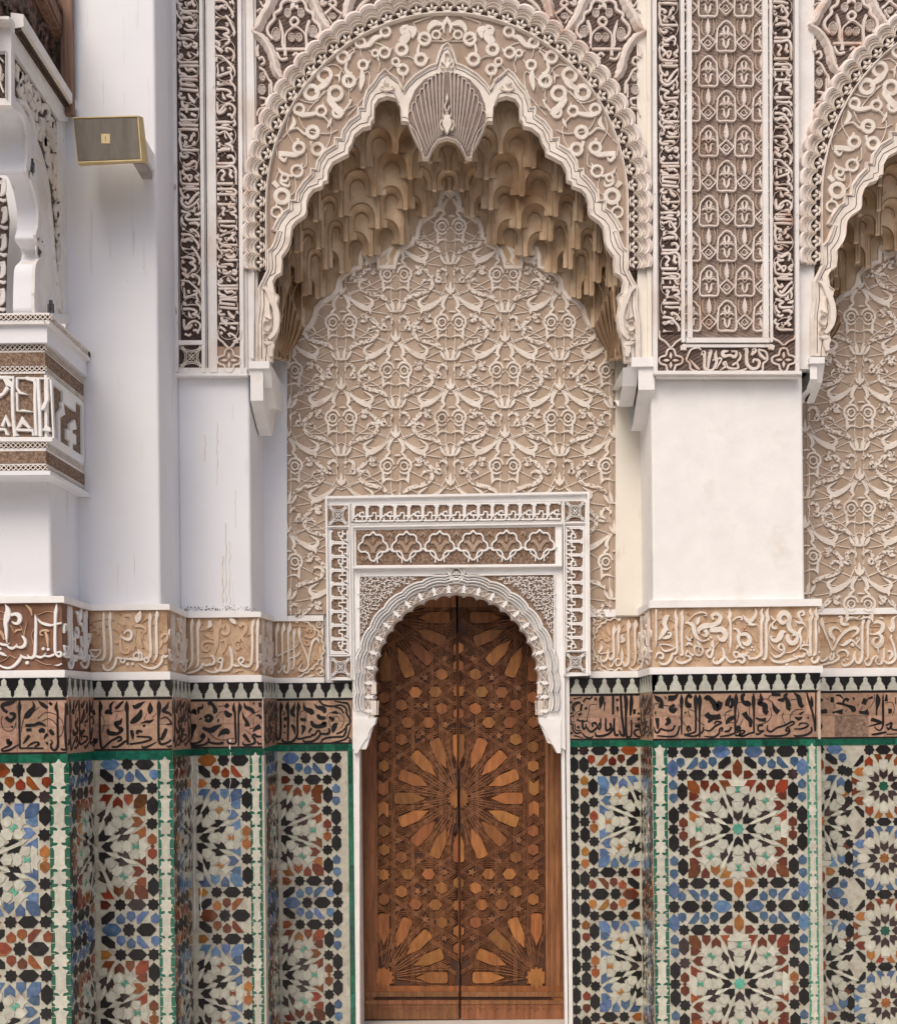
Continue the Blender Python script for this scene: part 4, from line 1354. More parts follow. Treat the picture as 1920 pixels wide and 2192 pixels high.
    if n == 'PB':
        cu2, cv2 = pl.uv(1891, 1760)
        # clear the overlap, then the small rosettes
        for o in list(t.children):
            if o.name.startswith('tile') and o.data.name in TILE and (o.location + t.location).x > cu2 - 0.172:
                bpy.data.objects.remove(o)
        put_tiles(t, pl, small_rosettes(), cu2, cv2, x0, 2.3, ZF, lv[6], set())
    # returns
    rr = []
    if n in RET:
        B = FA[RET[n][0]]
        rr = [(retplane(x1, Yd, B['Y'] - HD), B['Y'] - A['Y'], lv, B['dl'], True)]
    if n == 'P1R':
        B = FA['P0R']
        rr = [(retplane(x0, B['Y'] - HD, Yd, False), B['Y'] - A['Y'], B['dl'], lv, False)]
    for rp, dY, a, b, right in rr:
        for (k0, k1, m, nm) in ((6, None, 'grout', 'mosaic_bed'), (6, 5, 'green', 'green_row'), (5, 4, 'terra', 'painted_band'), (4, 3, 'black', 'black_band')):
            g = MB()
            if k1 is None: lquad(g, rp, 0.0005, dY, ZF, a[6], ZF, b[6], -0.02, 0.0004)
            else: lquad(g, rp, 0.0005, dY, a[k0], a[k1], b[k0], b[k1], -0.02, 0.0006)
            g.build(nm, m, t)
        for i in range(5):
            u = (i + .5) * dY / 5
            s = u / dY
            lo, hi = lerp(a[4], b[4], s), lerp(a[3], b[3], s)
            g = MB(); prism_uv(g, rp, [(u + px * dY / 5, lo + py * (hi - lo) * .99) for px, py in MER], 0, 0.003, .0005); g.build('tile', 'mer', t)
        g = MB()
        for st in parse(LET['P2'][0][1]):
            q2 = []
            for x, y, w_ in cat(st, 3):
                s = (x - 60) / 1560
                if s < 0: continue
                lo, hi = lerp(a[5], b[5], s), lerp(a[4], b[4], s)
                q2.append((s * dY, hi - (y - 400) / 1030 * (hi - lo), w_ / 1030 * (hi - lo)))
            if len(q2) > 1: rib(g, rp, q2, 0.0005, 0.0022)
        g.build('return_letters', 'mangan', t)
        B2 = DADO[RET[n][0]] if right else DADO['P0R']
        q = medallion(*B2['par'])
        if right:
            put_tiles(t, rp, q, dY + 0.004, cv, 0.0, dY, ZF, min(a[6], b[6]), set())
        else:
            put_tiles(t, rp, q, 0.0, FP(Y0 - HD).uv(*B2['c'][0])[1], 0.0, dY, ZF, min(a[6], b[6]), set())

# past 300 tiles on one dado the smallest are joined
for t in dado_things.values():
    til = [o for o in t.children if o.name.startswith('tile')]
    if len(til) > 290:
        def area(o):
            vs = [v.co for v in o.data.vertices]
            return (max(v.x for v in vs) - min(v.x for v in vs)) * (max(v.z for v in vs) - min(v.z for v in vs)) + (0.002 if o.data.name not in TILE else 0)
        def inview(o):
            p = o.matrix_basis.translation + t.location
            if o.data.name not in TILE: return 1
            x, y = proj(p)
            return 1 if -10 < x < 1930 and y < 2200 else 0
        til.sort(key=lambda o: (inview(o), area(o)), reverse=True)
        rest = til[285:]
        names, V, Fc, MI = [], [], [], []
        for o in rest:
            mn = (o.material_slots[0].material or o.data.materials[0])
            if mn not in names: names.append(mn)
            off = len(V)
            V += [tuple(o.matrix_basis @ v.co) for v in o.data.vertices]
            for p in o.data.polygons:
                Fc.append(tuple(off + i for i in p.vertices)); MI.append(names.index(mn))
        me = bpy.data.meshes.new('small_tiles')
        me.from_pydata(V, [], Fc)
        for m_ in names: me.materials.append(m_)
        me.polygons.foreach_set('material_index', MI)
        o2 = bpy.data.objects.new('small_tiles', me)
        col.objects.link(o2); o2.parent = t; o2['kind'] = 'stuff'
        for o in rest: bpy.data.objects.remove(o)
# ================================================================== arabesque niche panel (deep wall)
AX = 957.0
PA = FP(4.662)                # arch plane
PN = FP(4.995)                # arabesque ground
def arab_unit():
    """name -> list of strokes, pixels relative to the pair of eyes"""
    U = {}
    k = 4.267
    def z(s, ox=785, oy=1240): return parse(s, -ox / k, -oy / k, k)
    both = lambda L: L + [mir(p, 0) for p in L]
    eyes = both(z('800,1225,20 825,1180,26 870,1168,28 915,1200,28 925,1245,28 905,1290,26 860,1308,22 818,1290,16\n850,1205,20 885,1215,22 892,1250,22 868,1272,20 838,1262,18 830,1230,18 850,1205,20')) \
        + both(z('905,1260,26 902,1310,28 898,1360,34 905,1405,8\n900,1385,20 870,1360,24 830,1362,20 790,1378,10')) \
        + both(z('885,1185,12 870,1150,30 840,1115,26 855,1090,40 850,1050,42 825,1010,34 800,985,8')) \
        + z('770,1145,14 800,1140,22 832,1145,14') + both(z('845,1220,5 890,1262,5\n888,1220,5 848,1262,5'))
    U['double_ring_knot'] = eyes
    bud = parse('0,-60,5 0,-68,10 0,-78,8 0,-89,2/-2,-64,8 -7,-70,7 -10,-78,2/2,-64,8 7,-70,7 10,-78,2')
    U['bud'] = bud
    wing = parse('9,-60,2 22,-48,8 36,-38,13 50,-31,15 60,-27,12 63,-17,2/57,-30,12 66,-38,10 66,-46,8 58,-52,6 48,-58,2')
    U['wing_leaf'] = wing
    U['wing_leaf#'] = [mir(p, 0) for p in wing]
    snake = parse('16,58,7 26,50,11 41,44,11 58,40,11 71,33,11 78,23,11 74,13,10 64,11,8 57,16,6 55,24,3')
    U['serpent_scroll'] = snake
    U['serpent_scroll#'] = [mir(p, 0) for p in snake]
    crown = parse('-22,60,2 -18,68,9 -12,78,6/-9,54,2 -7,66,10 -5,78,8/9,54,2 7,66,10 5,78,8/22,60,2 18,68,9 12,78,6/-14,78,5 0,79,6 14,78,5')
    U['crown_leaf'] = crown
    s2 = parse('6,-4,6 10,-12,8 19,-13,8 26,-5,9 23,6,11 15,14,11 24,16,11 34,8,11 44,-3,11 55,-10,12 60,-12,4')
    s2 = parse('9,4,4 8,-6,7 16,-12,8 25,-8,9 27,2,10 22,13,11 32,11,11 42,2,11 52,-8,12 57,-12,5')
    tail = parse('60,-15,12 66,-12,14 75,-18,6/62,-8,12 68,-4,12 76,-2,4')
    off = lambda L, dx, dy: [[(a + dx, b + dy, c) for a, b, c in p] for p in L]
    U['scroll_pair'] = off(s2 + tail, 0, 102.6)
    U['scroll_pair#'] = off([mir(p, 0) for p in s2 + tail], 0, 102.6)
    t = []
    for sx in (1, -1):
        for p in parse('9,16,2.4 10,40 9,56/9,80,2.4 10,104 9,120/24,0,2.4 60,-24 117,-51/26,8,2.4 70,30 117,51/4,-58,2.4 40,-70 80,-72 117,-102/30,48,2.4 60,62 100,64/20,84,2.4 60,76 90,56 110,20/12,-86,2.4 50,-84 90,-60 112,-22'):
            t.append(p if sx > 0 else mir(p, 0))
    U['tendril'] = t
    return U
UNIT = arab_unit()
CONT = '616,790 616,766 622,740 634,721 648,709 662,702 667,696 674,681 678,662 690,648 704,641 712,639 713,636 723,623 727,602 739,587 758,579 760,577 772,574 773,550 778,535 791,526 805,534 810,550 811,574 845,574 847,558 854,541 868,529 884,522 885,514 893,512 895,494 901,477 915,466 929,459 931,452 941,449 943,430 948,414 962,405'
def pp(s): return [tuple(float(q) for q in t.split(',')) for t in s.split()]
CONT = pp(CONT)
CONT = CONT + [(1926 - a, b) for a, b in reversed(CONT[:-1])]
def build_niche(dx, label, xmax=None, cols=range(-3, 4), door=True):
    """dx in photo pixels on the deep wall"""
    t = thing('arabesque_panel', label, 'stucco panel', ((963 + dx - CX) / 457, 4.98, 2.45), 'arabesque stucco panels at the back of the niches')
    g = MB()
    x0, x1 = 598 + dx, 1332 + dx
    zt, zb = PN.uv(963 + dx, 395)[1], PN.uv(963 + dx, 1312)[1]
    ua, ub = PN.uv(x0, 800)[0], PN.uv(x1, 800)[0]
    zm = PN.uv(963, 1100)[1]
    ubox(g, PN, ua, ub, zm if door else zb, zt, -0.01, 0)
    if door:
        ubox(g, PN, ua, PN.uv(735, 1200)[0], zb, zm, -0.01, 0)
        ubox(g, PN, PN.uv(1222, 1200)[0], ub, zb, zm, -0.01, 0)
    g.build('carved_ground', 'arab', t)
    base = PN.uv(963, 691)
    for c in cols:
        for r in range(-3, 9):
            if (c + r) % 2 == 0: continue
            ex, ey = 963.5 + 116.6 * c * (1 - 0.0 * r), 691 + 102.4 * (r - 1)
            if ey < 440 or ey > 1400: continue
            # outside the cusped contour or behind the door surround: nothing to carve
            def vis(x, y):
                if y > 1315 or abs(x - 963) > 362: return False
                if door and y > 1075 and abs(x - 978) < 272: return False
                if y < 770:
                    yy = [q[1] for q in CONT if abs(q[0] - x) < 14]
                    if yy and y < min(yy) + 6: return False
                    if not yy: return False
                return True
            du, dv = PN.uv(ex, ey)[0] - base[0] + dx / 457, PN.uv(ex, ey)[1] - base[1]
            for nm, strokes in UNIT.items():
                cx_ = sum(p[0] for s in strokes for p in s) / sum(len(s) for s in strokes)
                cy_ = sum(p[1] for s in strokes for p in s) / sum(len(s) for s in strokes)
                if nm != 'tendril' and not vis(ex + cx_, ey + cy_): continue
                if nm == 'tendril' and (ey > 1290 or (door and ey > 1090 and abs(ex - 978) < 240)): continue
                if xmax and ex + cx_ + dx > xmax: continue
                key = nm + ('' if dx == 0 else '')
                if nm not in MESH:
                    m = MB()
                    for s in strokes:
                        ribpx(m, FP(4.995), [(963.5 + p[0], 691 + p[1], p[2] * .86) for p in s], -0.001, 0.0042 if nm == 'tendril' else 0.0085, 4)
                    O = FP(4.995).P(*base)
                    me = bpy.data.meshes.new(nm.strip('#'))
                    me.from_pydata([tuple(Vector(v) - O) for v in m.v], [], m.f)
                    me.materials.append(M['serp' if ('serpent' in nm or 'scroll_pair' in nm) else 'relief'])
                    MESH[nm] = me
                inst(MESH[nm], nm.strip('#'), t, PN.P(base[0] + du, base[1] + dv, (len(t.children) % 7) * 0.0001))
    # raised contour
    b = MB()
    q = []
    for x, y in CONT:
        u, v = PN.uv(x, y)
        q.append((u + dx / 457, v, 11.5 / 457))
    rib(b, PN, q, -0.001, 0.017, 0.2)
    b.build('cusped_border', 'relief', t)
    b = MB()
    for xa in (622, 1308):
        rib(b, PN, [(PN.uv(xa, y)[0] + dx / 457, PN.uv(xa, y)[1], 8 / 457) for y in (790, 1000, 1316)], 0, 0.003)
    b.build('side_fillet', 'arab', t)
    return t
MESH = {}
build_niche(0, 'large arabesque stucco panel with serpent scrolls above the door')
build_niche(1106, 'partly visible arabesque stucco panel at the right edge of the photo', xmax=1990, cols=range(-3, 0), door=False)

# ================================================================== muqarnas hood
IN_ = '583,775 583,761 587,728 596,705 598,677 593,653 597,634 588,628 584,604 590,592 602,585 604,566 603,550 610,541 617,531 622,517 623,501 625,487 634,475 643,469 653,462 656,454 656,435 661,419 671,407 690,400 692,391 701,388 702,368 712,349 732,338 745,332 747,318 752,311 759,290 776,276 793,272 795,262 800,258 801,228 810,214 829,208 848,213 858,232 860,262 872,262 891,285 902,315 906,340 916,340 927,315 938,302 957,296'
IN_ = pp(IN_)
IN_ = IN_ + [(2 * AX - a + (b - 300) * 0.012, b) for a, b in reversed(IN_[:-1])]
OUT = '552,775 552,693 557,658 556,618 568,594 575,578 575,562 574,540 584,531 590,517 596,497 585,494 595,474 609,455 620,449 620,431 634,432 636,413 651,391 667,375 667,363 678,365 681,346 695,326 718,312 718,297 732,299 734,282 748,262 768,248 768,232 779,233 780,218 787,195 801,179 812,162 825,151 838,163 851,172 859,188 863,196 873,180 891,162 918,145 935,139 941,117 948,101 958,95'
OUT = pp(OUT)
OUT = OUT + [(2 * AX - a + (b - 300) * 0.012, b) for a, b in reversed(OUT[:-1])]
HI = [(583, 762), (592, 660), (603, 590), (625, 503), (655, 447), (700, 374), (750, 318), (800, 276), (850, 276), (900, 316), (957, 322)]
HC = [(616, 772), (628, 728), (650, 703), (682, 655), (715, 632), (757, 578), (790, 572), (845, 572), (885, 515), (930, 456), (963, 418)]
HT = [(.21, 4.750), (.45, 4.806), (.69, 4.862), (.90, 4.918)]
def tier_path(f, off):
    """pendants along the tier, left foot to crown"""
    pts = cat([(lerp(a[0], b[0], f), lerp(a[1], b[1], f)) for a, b in zip(HI, HC)], 8)
    L = [0]
    for a, b in zip(pts, pts[1:]): L.append(L[-1] + math.hypot(b[0] - a[0], b[1] - a[1]))
    n = max(4, round(L[-1] / 80))
    st = L[-1] / (n + (0.5 if off else 0.0))
    out = []
    for j in range(n + 1):
        d = st * (j + (0 if not off else 0.0))
        if j == n and not off: d = L[-1] - 1e-6
        k = max(i for i in range(len(L)) if L[i] <= min(d, L[-1] - 1e-6))
        t_ = (d - L[k]) / max(L[k + 1] - L[k], 1e-6)
        out.append((lerp(pts[k][0], pts[k + 1][0], t_), lerp(pts[k][1], pts[k + 1][1], t_)))
    return out
def build_tiers(t, dX, left_only):
    ax = 959.0
    for ti, (f, Y) in enumerate(HT):
        Yn = HT[ti + 1][1] if ti < 3 else 4.972
        pend = tier_path(f, ti % 2 == 0)
        if abs(pend[-1][0] - ax) < 8: pend = pend + [(2 * ax - a, b) for a, b in pend[-2::-1]]
        else: pend = pend + [(2 * ax - a, b) for a, b in pend[::-1]]
        pl = FP(Y)
        path = []
        hw = 5.5
        for j in range(len(pend) - 1):
            (xa, ya), (xb, yb) = pend[j], pend[j + 1]
            xa2, xb2 = xa + hw, xb - hw
            if xb2 - xa2 < 10: 
                path += [(xa - hw, ya), (xa + hw * .6, ya)]
                continue
            w_ = xb2 - xa2
            top = min(ya, yb) - 26 - w_ * .46
            ys = top + w_ * .60
            arch = [(xa2, ya)]
            if ya > ys + 6: arch.append((xa2, (ya + ys) / 2))
            for i in range(11):
                a = math.pi * i / 10
                arch.append(((xa2 + xb2) / 2 - w_ / 2 * math.copysign(abs(math.cos(a)) ** .9, math.cos(a)), ys - (ys - top) * math.sin(a)))
            if yb > ys + 6: arch.append((xb2, (yb + ys) / 2))
            arch.append((xb2, yb))
            path += [(xa - hw, ya)] + arch if j == 0 else arch
            # concave cell behind the arch
            if left_only and xa > ax: continue
            g = MB(); vs, fs = [], []
            xc, K = (xa2 + xb2) / 2, 6
            n = len(arch)
            for k in range(K + 1):
                a = R(82) * k / K
                Yk = Y + 0.004 + (Yn - Y - 0.006) * math.sin(a) / math.sin(R(82))
                pk = FP(Yk)
                for (x, y) in arch:
                    yy = ys - (ys - y) * (0.35 + .65 * math.cos(a)) if y < ys else y
                    u, v = pk.uv(xc + (x - xc) * (0.30 + .70 * math.cos(a)), yy)
                    vs.append(pk.P(u + dX, v))
            for k in range(K):
                for i in range(n - 1):
                    o = k * n + i
                    fs.append((o, o + 1, o + n + 1, o + n))
            g.add(vs, fs)
            g.build('niche_cell', 'gold', t, smooth=True)
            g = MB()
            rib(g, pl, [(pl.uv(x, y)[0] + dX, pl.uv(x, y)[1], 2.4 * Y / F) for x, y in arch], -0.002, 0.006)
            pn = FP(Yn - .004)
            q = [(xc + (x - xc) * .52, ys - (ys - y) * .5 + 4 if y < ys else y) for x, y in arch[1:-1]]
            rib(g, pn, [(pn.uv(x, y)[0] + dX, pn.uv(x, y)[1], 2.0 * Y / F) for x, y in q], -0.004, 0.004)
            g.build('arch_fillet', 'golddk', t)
        path.append((pend[-1][0] + hw, pend[-1][1]))
        clean = [path[0]]
        for p in path[1:]:
            if math.hypot(p[0] - clean[-1][0], p[1] - clean[-1][1]) > .4: clean.append(p)
        poly = [(pl.uv(x, y)[0] + dX, pl.uv(x, y)[1]) for x, y in clean]
        e0, e1 = clean[0], clean[-1]
        outer = [(e1[0] + 60, e1[1]), (e1[0] + 60, 150), (e0[0] - 60, 150), (e0[0] - 60, e0[1])]
        poly += [(pl.uv(x, y)[0] + dX, pl.uv(x, y)[1]) for x, y in outer]
        g = MB(); prism_uv(g, pl, poly, -0.005, 0.0)
        g.build('curtain_tier', 'gold', t)
        # ribbed pendants
        for (x, y) in pend:
            if left_only and x > ax: continue
            g = MB()
            for d in (-1, 0, 1):
                q = [(x + d * 3.4, y - .5, 2.4), (x + d * 3.6, y - 38, 2.2), (x + d * 7, y - 68, 1.8), (x + d * 18, y - 92, 1.0)]
                c = cat(q, 4)
                rib(g, pl, [(pl.uv(a, b)[0] + dX, pl.uv(a, b)[1], w_ * Y / F) for a, b, w_ in c], -0.003, 0.005 + (d == 0) * .002)
            g.build('pendant_rib', 'gold', t)
            g = MB()
            p = [(x - hw, y - 2), (x + hw, y - 2), (x + hw - 1, y + 2), (x - hw + 1, y + 2)]
            prism_uv(g, pl, [(pl.uv(a, b)[0] + dX, pl.uv(a, b)[1]) for a, b in p], -0.008, 0.003)
            g.build('pendant_foot', 'gold', t)
def build_hood(dX, label, left_only=False):
    t = thing('muqarnas_hood', label, 'muqarnas vault', ((AX - CX) / 457 * .932 + dX, 4.8, 3.2), 'muqarnas hoods of the niches')
    build_tiers(t, dX, left_only)
    # filler round the cusped panel, and soffit blocks
    g = MB()
    pf = FP(4.986)
    inner = [(pf.uv(x, y)[0] + dX, pf.uv(x, y)[1]) for x, y in CONT]
    T, Lx, Rx = pf.uv(AX, -30)[1], inner[0][0] - .25, inner[-1][0] + .25
    poly = inner + [(Rx, inner[-1][1]), (Rx, T), (Lx, T), (Lx, inner[0][1])]
    prism_uv(g, pf, poly, -0.02, 0.0)
    g.build('rear_wall', 'gold', t)
    for (a, b, y0, y1, Y) in ():
        for fl in ((False,) if left_only else (False, True)):
            aa, bb = (2 * AX - b + 4, 2 * AX - a + 4) if fl else (a, b)
            p = FP(Y)
            g = MB()
            u0, u1 = p.uv(aa, y0)[0] + dX, p.uv(bb, y0)[0] + dX
            v0, v1 = p.uv(aa, y1)[1], p.uv(aa, y0)[1]
            ubox(g, p, u0, u1, v0, v1, -0.05, 0.0)
            ubox(g, p, u0 - .003, u1 + .003, v0 - .004, v0 + .004, -0.04, 0.003)
            g.build('soffit_block', 'gold', t)
    # fluted shells at the springing
    for fl in ((False,) if left_only else (False, True)):
        g = MB()
        p = FP(4.80)
        vs, fs = [], []
        N_, K_ = 36, 8
        for i in range(N_ + 1):
            s = i / N_
            ex = lerp(588, 651, s); ey = 640 - 26 * math.sin(math.pi * min(1, s * 1.15)) + 60 * s * s
            for k in range(K_ + 1):
                r = k / K_
                bx, by = 606 - 6 * (1 - s), 758
                x = lerp(bx, ex, r) + 10 * math.sin(math.pi * r) * (s - .3)
                y = lerp(by, ey, r)
                if fl: x = 2 * AX - x + 8
                u, v = p.uv(x, y)
                vs.append(p.P(u + dX, v, 0.02 * math.sin(i * math.pi / 2) * r - .10 * s + 0.05 * math.sin(math.pi * r * .5) + .04))
        for i in range(N_):
            for k in range(K_):
                o = i * (K_ + 1) + k
                fs.append((o, o + 1, o + K_ + 2, o + K_ + 1))
        g.add(vs, fs)
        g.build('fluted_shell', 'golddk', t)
    return t
build_hood(0, 'ochre muqarnas hood of honeycomb cells under the big scalloped arch')
build_hood(2.419, 'partly visible ochre muqarnas hood at the right edge of the photo', True)

# ================================================================== archivolt
ECX, ECY, ERX, ERY = 957.0, 440.0, 386.0, 409.0
def earc(s, off=0.0):
    """s in [0,1] from the left foot over the top to the right foot; straight legs below y=440"""
    leg = 140.0
    arcl = 3.14159 * (3 * (ERX + ERY) - math.sqrt((3 * ERX + ERY) * (ERX + 3 * ERY))) / 2
    tot = arcl + 2 * leg
    d = s * tot
    if d < leg: return (ECX - ERX - off, ECY + leg - d)
    if d > leg + arcl: return (ECX + ERX + off, ECY + (d - leg - arcl))
    a = math.pi * (1 - (d - leg) / arcl)
    x, y = ERX * math.cos(a), ERY * math.sin(a)
    nx, ny = x / ERX ** 2, y / ERY ** 2
    L = math.hypot(nx, ny)
    return (ECX + x + nx / L * off, ECY - y - ny / L * off)
SCROLL = '''1585,275,22 1576,296,22 1555,305,22 1533,296,22 1525,275,22 1533,253,22 1555,245,22 1576,253,22 1585,275,22
1330,385,36 1318,413,36 1290,425,36 1261,413,36 1250,385,36 1261,356,36 1290,345,36 1318,356,36 1330,385,36
1201,250,28 1190,275,28 1165,286,28 1139,275,28 1129,250,28 1139,224,28 1165,214,28 1190,224,28 1201,250,28
1011,335,28 1000,360,28 975,371,28 949,360,28 939,335,28 949,309,28 975,299,28 1000,309,28 1011,335,28
882,445,32 869,474,32 840,487,32 810,474,32 798,445,32 810,415,32 840,403,32 869,415,32 882,445,32
1198,410,26 1186,436,26 1160,448,26 1133,436,26 1122,410,26 1133,383,26 1160,372,26 1186,383,26 1198,410,26
1029,505,28 1019,529,28 995,539,28 970,529,28 961,505,28 970,480,28 995,471,28 1019,480,28 1029,505,28
930,628,38 917,657,38 888,670,38 858,657,38 846,628,38 858,598,38 888,586,38 917,598,38 930,628,38
1336,540,30 1325,565,30 1300,576,30 1274,565,30 1264,540,30 1274,514,30 1300,504,30 1325,514,30 1336,540,30
1271,480,24 1263,498,24 1245,506,24 1226,498,24 1219,480,24 1226,461,24 1245,454,24 1263,461,24 1271,480,24
750,582,38 735,617,38 700,632,38 664,617,38 650,582,38 664,546,38 700,532,38 735,546,38 750,582,38
650,715,42 635,750,42 600,765,42 564,750,42 550,715,42 564,679,42 600,665,42 635,679,42 650,715,42
835,722,38 820,757,38 785,772,38 749,757,38 735,722,38 749,686,38 785,672,38 820,686,38 835,722,38
543,845,30 531,871,30 505,883,30 478,871,30 467,845,30 478,818,30 505,807,30 531,818,30 543,845,30
711,858,28 700,883,28 675,894,28 649,883,28 639,858,28 649,832,28 675,822,28 700,832,28 711,858,28
834,870,32 824,894,32 800,904,32 775,894,32 766,870,32 775,845,32 800,836,32 824,845,32 834,870,32
652,1020,38 639,1049,38 610,1062,38 580,1049,38 568,1020,38 580,990,38 610,978,38 639,990,38 652,1020,38
545,1140,34 533,1168,34 505,1180,34 476,1168,34 465,1140,34 476,1111,34 505,1100,34 533,1111,34 545,1140,34
690,1150,34 677,1179,34 648,1192,34 618,1179,34 606,1150,34 618,1120,34 648,1108,34 677,1120,34 690,1150,34
532,1318,26 519,1347,26 490,1360,26 460,1347,26 448,1318,26 460,1288,26 490,1276,26 519,1288,26 532,1318,26
425,1510,42 410,1545,42 375,1560,42 339,1545,42 325,1510,42 339,1474,42 375,1460,42 410,1474,42 425,1510,42
375,1632,22 363,1660,22 335,1672,22 306,1660,22 295,1632,22 306,1603,22 335,1592,22 363,1603,22 375,1632,22
1112,415,22 1104,431,22 1088,439,22 1071,431,22 1064,415,22 1071,398,22 1088,391,22 1104,398,22 1112,415,22
1507,305,34 1494,334,34 1465,347,34 1435,334,34 1423,305,34 1435,275,34 1465,263,34 1494,275,34 1507,305,34
1476,462,34 1464,490,34 1436,502,34 1407,490,34 1396,462,34 1407,433,34 1436,422,34 1464,433,34 1476,462,34
421,1370,24 413,1388,24 395,1396,24 376,1388,24 369,1370,24 376,1351,24 395,1344,24 413,1351,24 421,1370,24
1640,128,4 1625,170,36 1608,210,34 1618,260,14
1600,195,30 1540,185,58 1500,225,42 1498,262,12
1340,200,12 1300,230,62 1325,280,90 1290,340,70
1320,215,20 1380,240,66 1370,300,20
1140,285,25 1085,300,50 1045,345,48 1000,365,40
882,465,35 905,420,20 930,395,14 900,360,5
872,480,26 862,530,32 885,570,40 912,575,36
985,540,26 990,600,52 980,660,40 975,705,6
1020,510,28 1058,462,6
1195,405,28 1222,372,6
1108,430,20 1120,480,8
738,610,48 705,650,60 650,690,46 632,720,30
650,700,24 650,770,6
745,745,50 745,780,62 800,850,62 840,890,48
480,870,32 530,888,46 600,882,40 650,870,30
694,835,28 688,785,6
640,884,24 700,905,18 745,965,8
722,990,8 742,945,32 755,910,5
520,1178,30 470,1192,48 400,1186,48 350,1185,50
352,1205,30 390,1238,34 415,1210,8
500,1095,26 498,1068,30
598,1130,18 596,1090,36
455,895,5 468,950,42 430,1005,16
430,1005,12 490,990,16 540,1030,22 575,1040,20
775,588,6 812,592,26 812,645,6
812,588,18 838,532,5
845,862,26 892,800,20 897,770,42
850,845,8 942,812,5
345,1285,5 370,1330,32 440,1355,24 465,1345,20
520,1295,30 532,1250,5
372,1360,20 370,1410,28 425,1432,24 432,1385,6
308,1400,48 345,1442,40
338,1545,20 330,1600,20
360,1650,30 325,1725,24 300,1765,5
1408,268,5 1440,300,20
1425,345,20 1415,400,30 1425,440,24
1470,490,30 1502,440,5
1225,498,8 1265,522,18 1322,488,8
1300,575,24 1306,640,5'''
STEMS = '''1640,180,8 1700,250 1660,310 1560,320 1450,300 1380,180
1380,180,8 1460,150 1520,130
1220,400,8 1140,350 1050,330 940,370 870,420 850,500
1110,560,8 1120,480 1040,390
960,300,8 980,420 1000,460
650,700,8 560,600 640,540 780,500 870,600 900,700
700,700,8 620,790 500,760 540,700
900,700,8 960,600 1040,560 1030,700 960,800 880,890
500,900,8 560,1000 720,1030 800,1000
430,900,8 410,1000 470,1120
380,1060,8 440,1000 500,980
700,900,8 750,980 740,1080 690,1170
560,1180,8 560,1270 500,1300
340,1200,8 330,1120 370,1070
470,1360,8 480,1450 430,1500 330,1400 360,1300
560,870,8 640,770 730,690
880,620,8 890,740 880,760
1300,570,8 1240,500 1180,560
1440,500,8 1350,440 1290,440'''
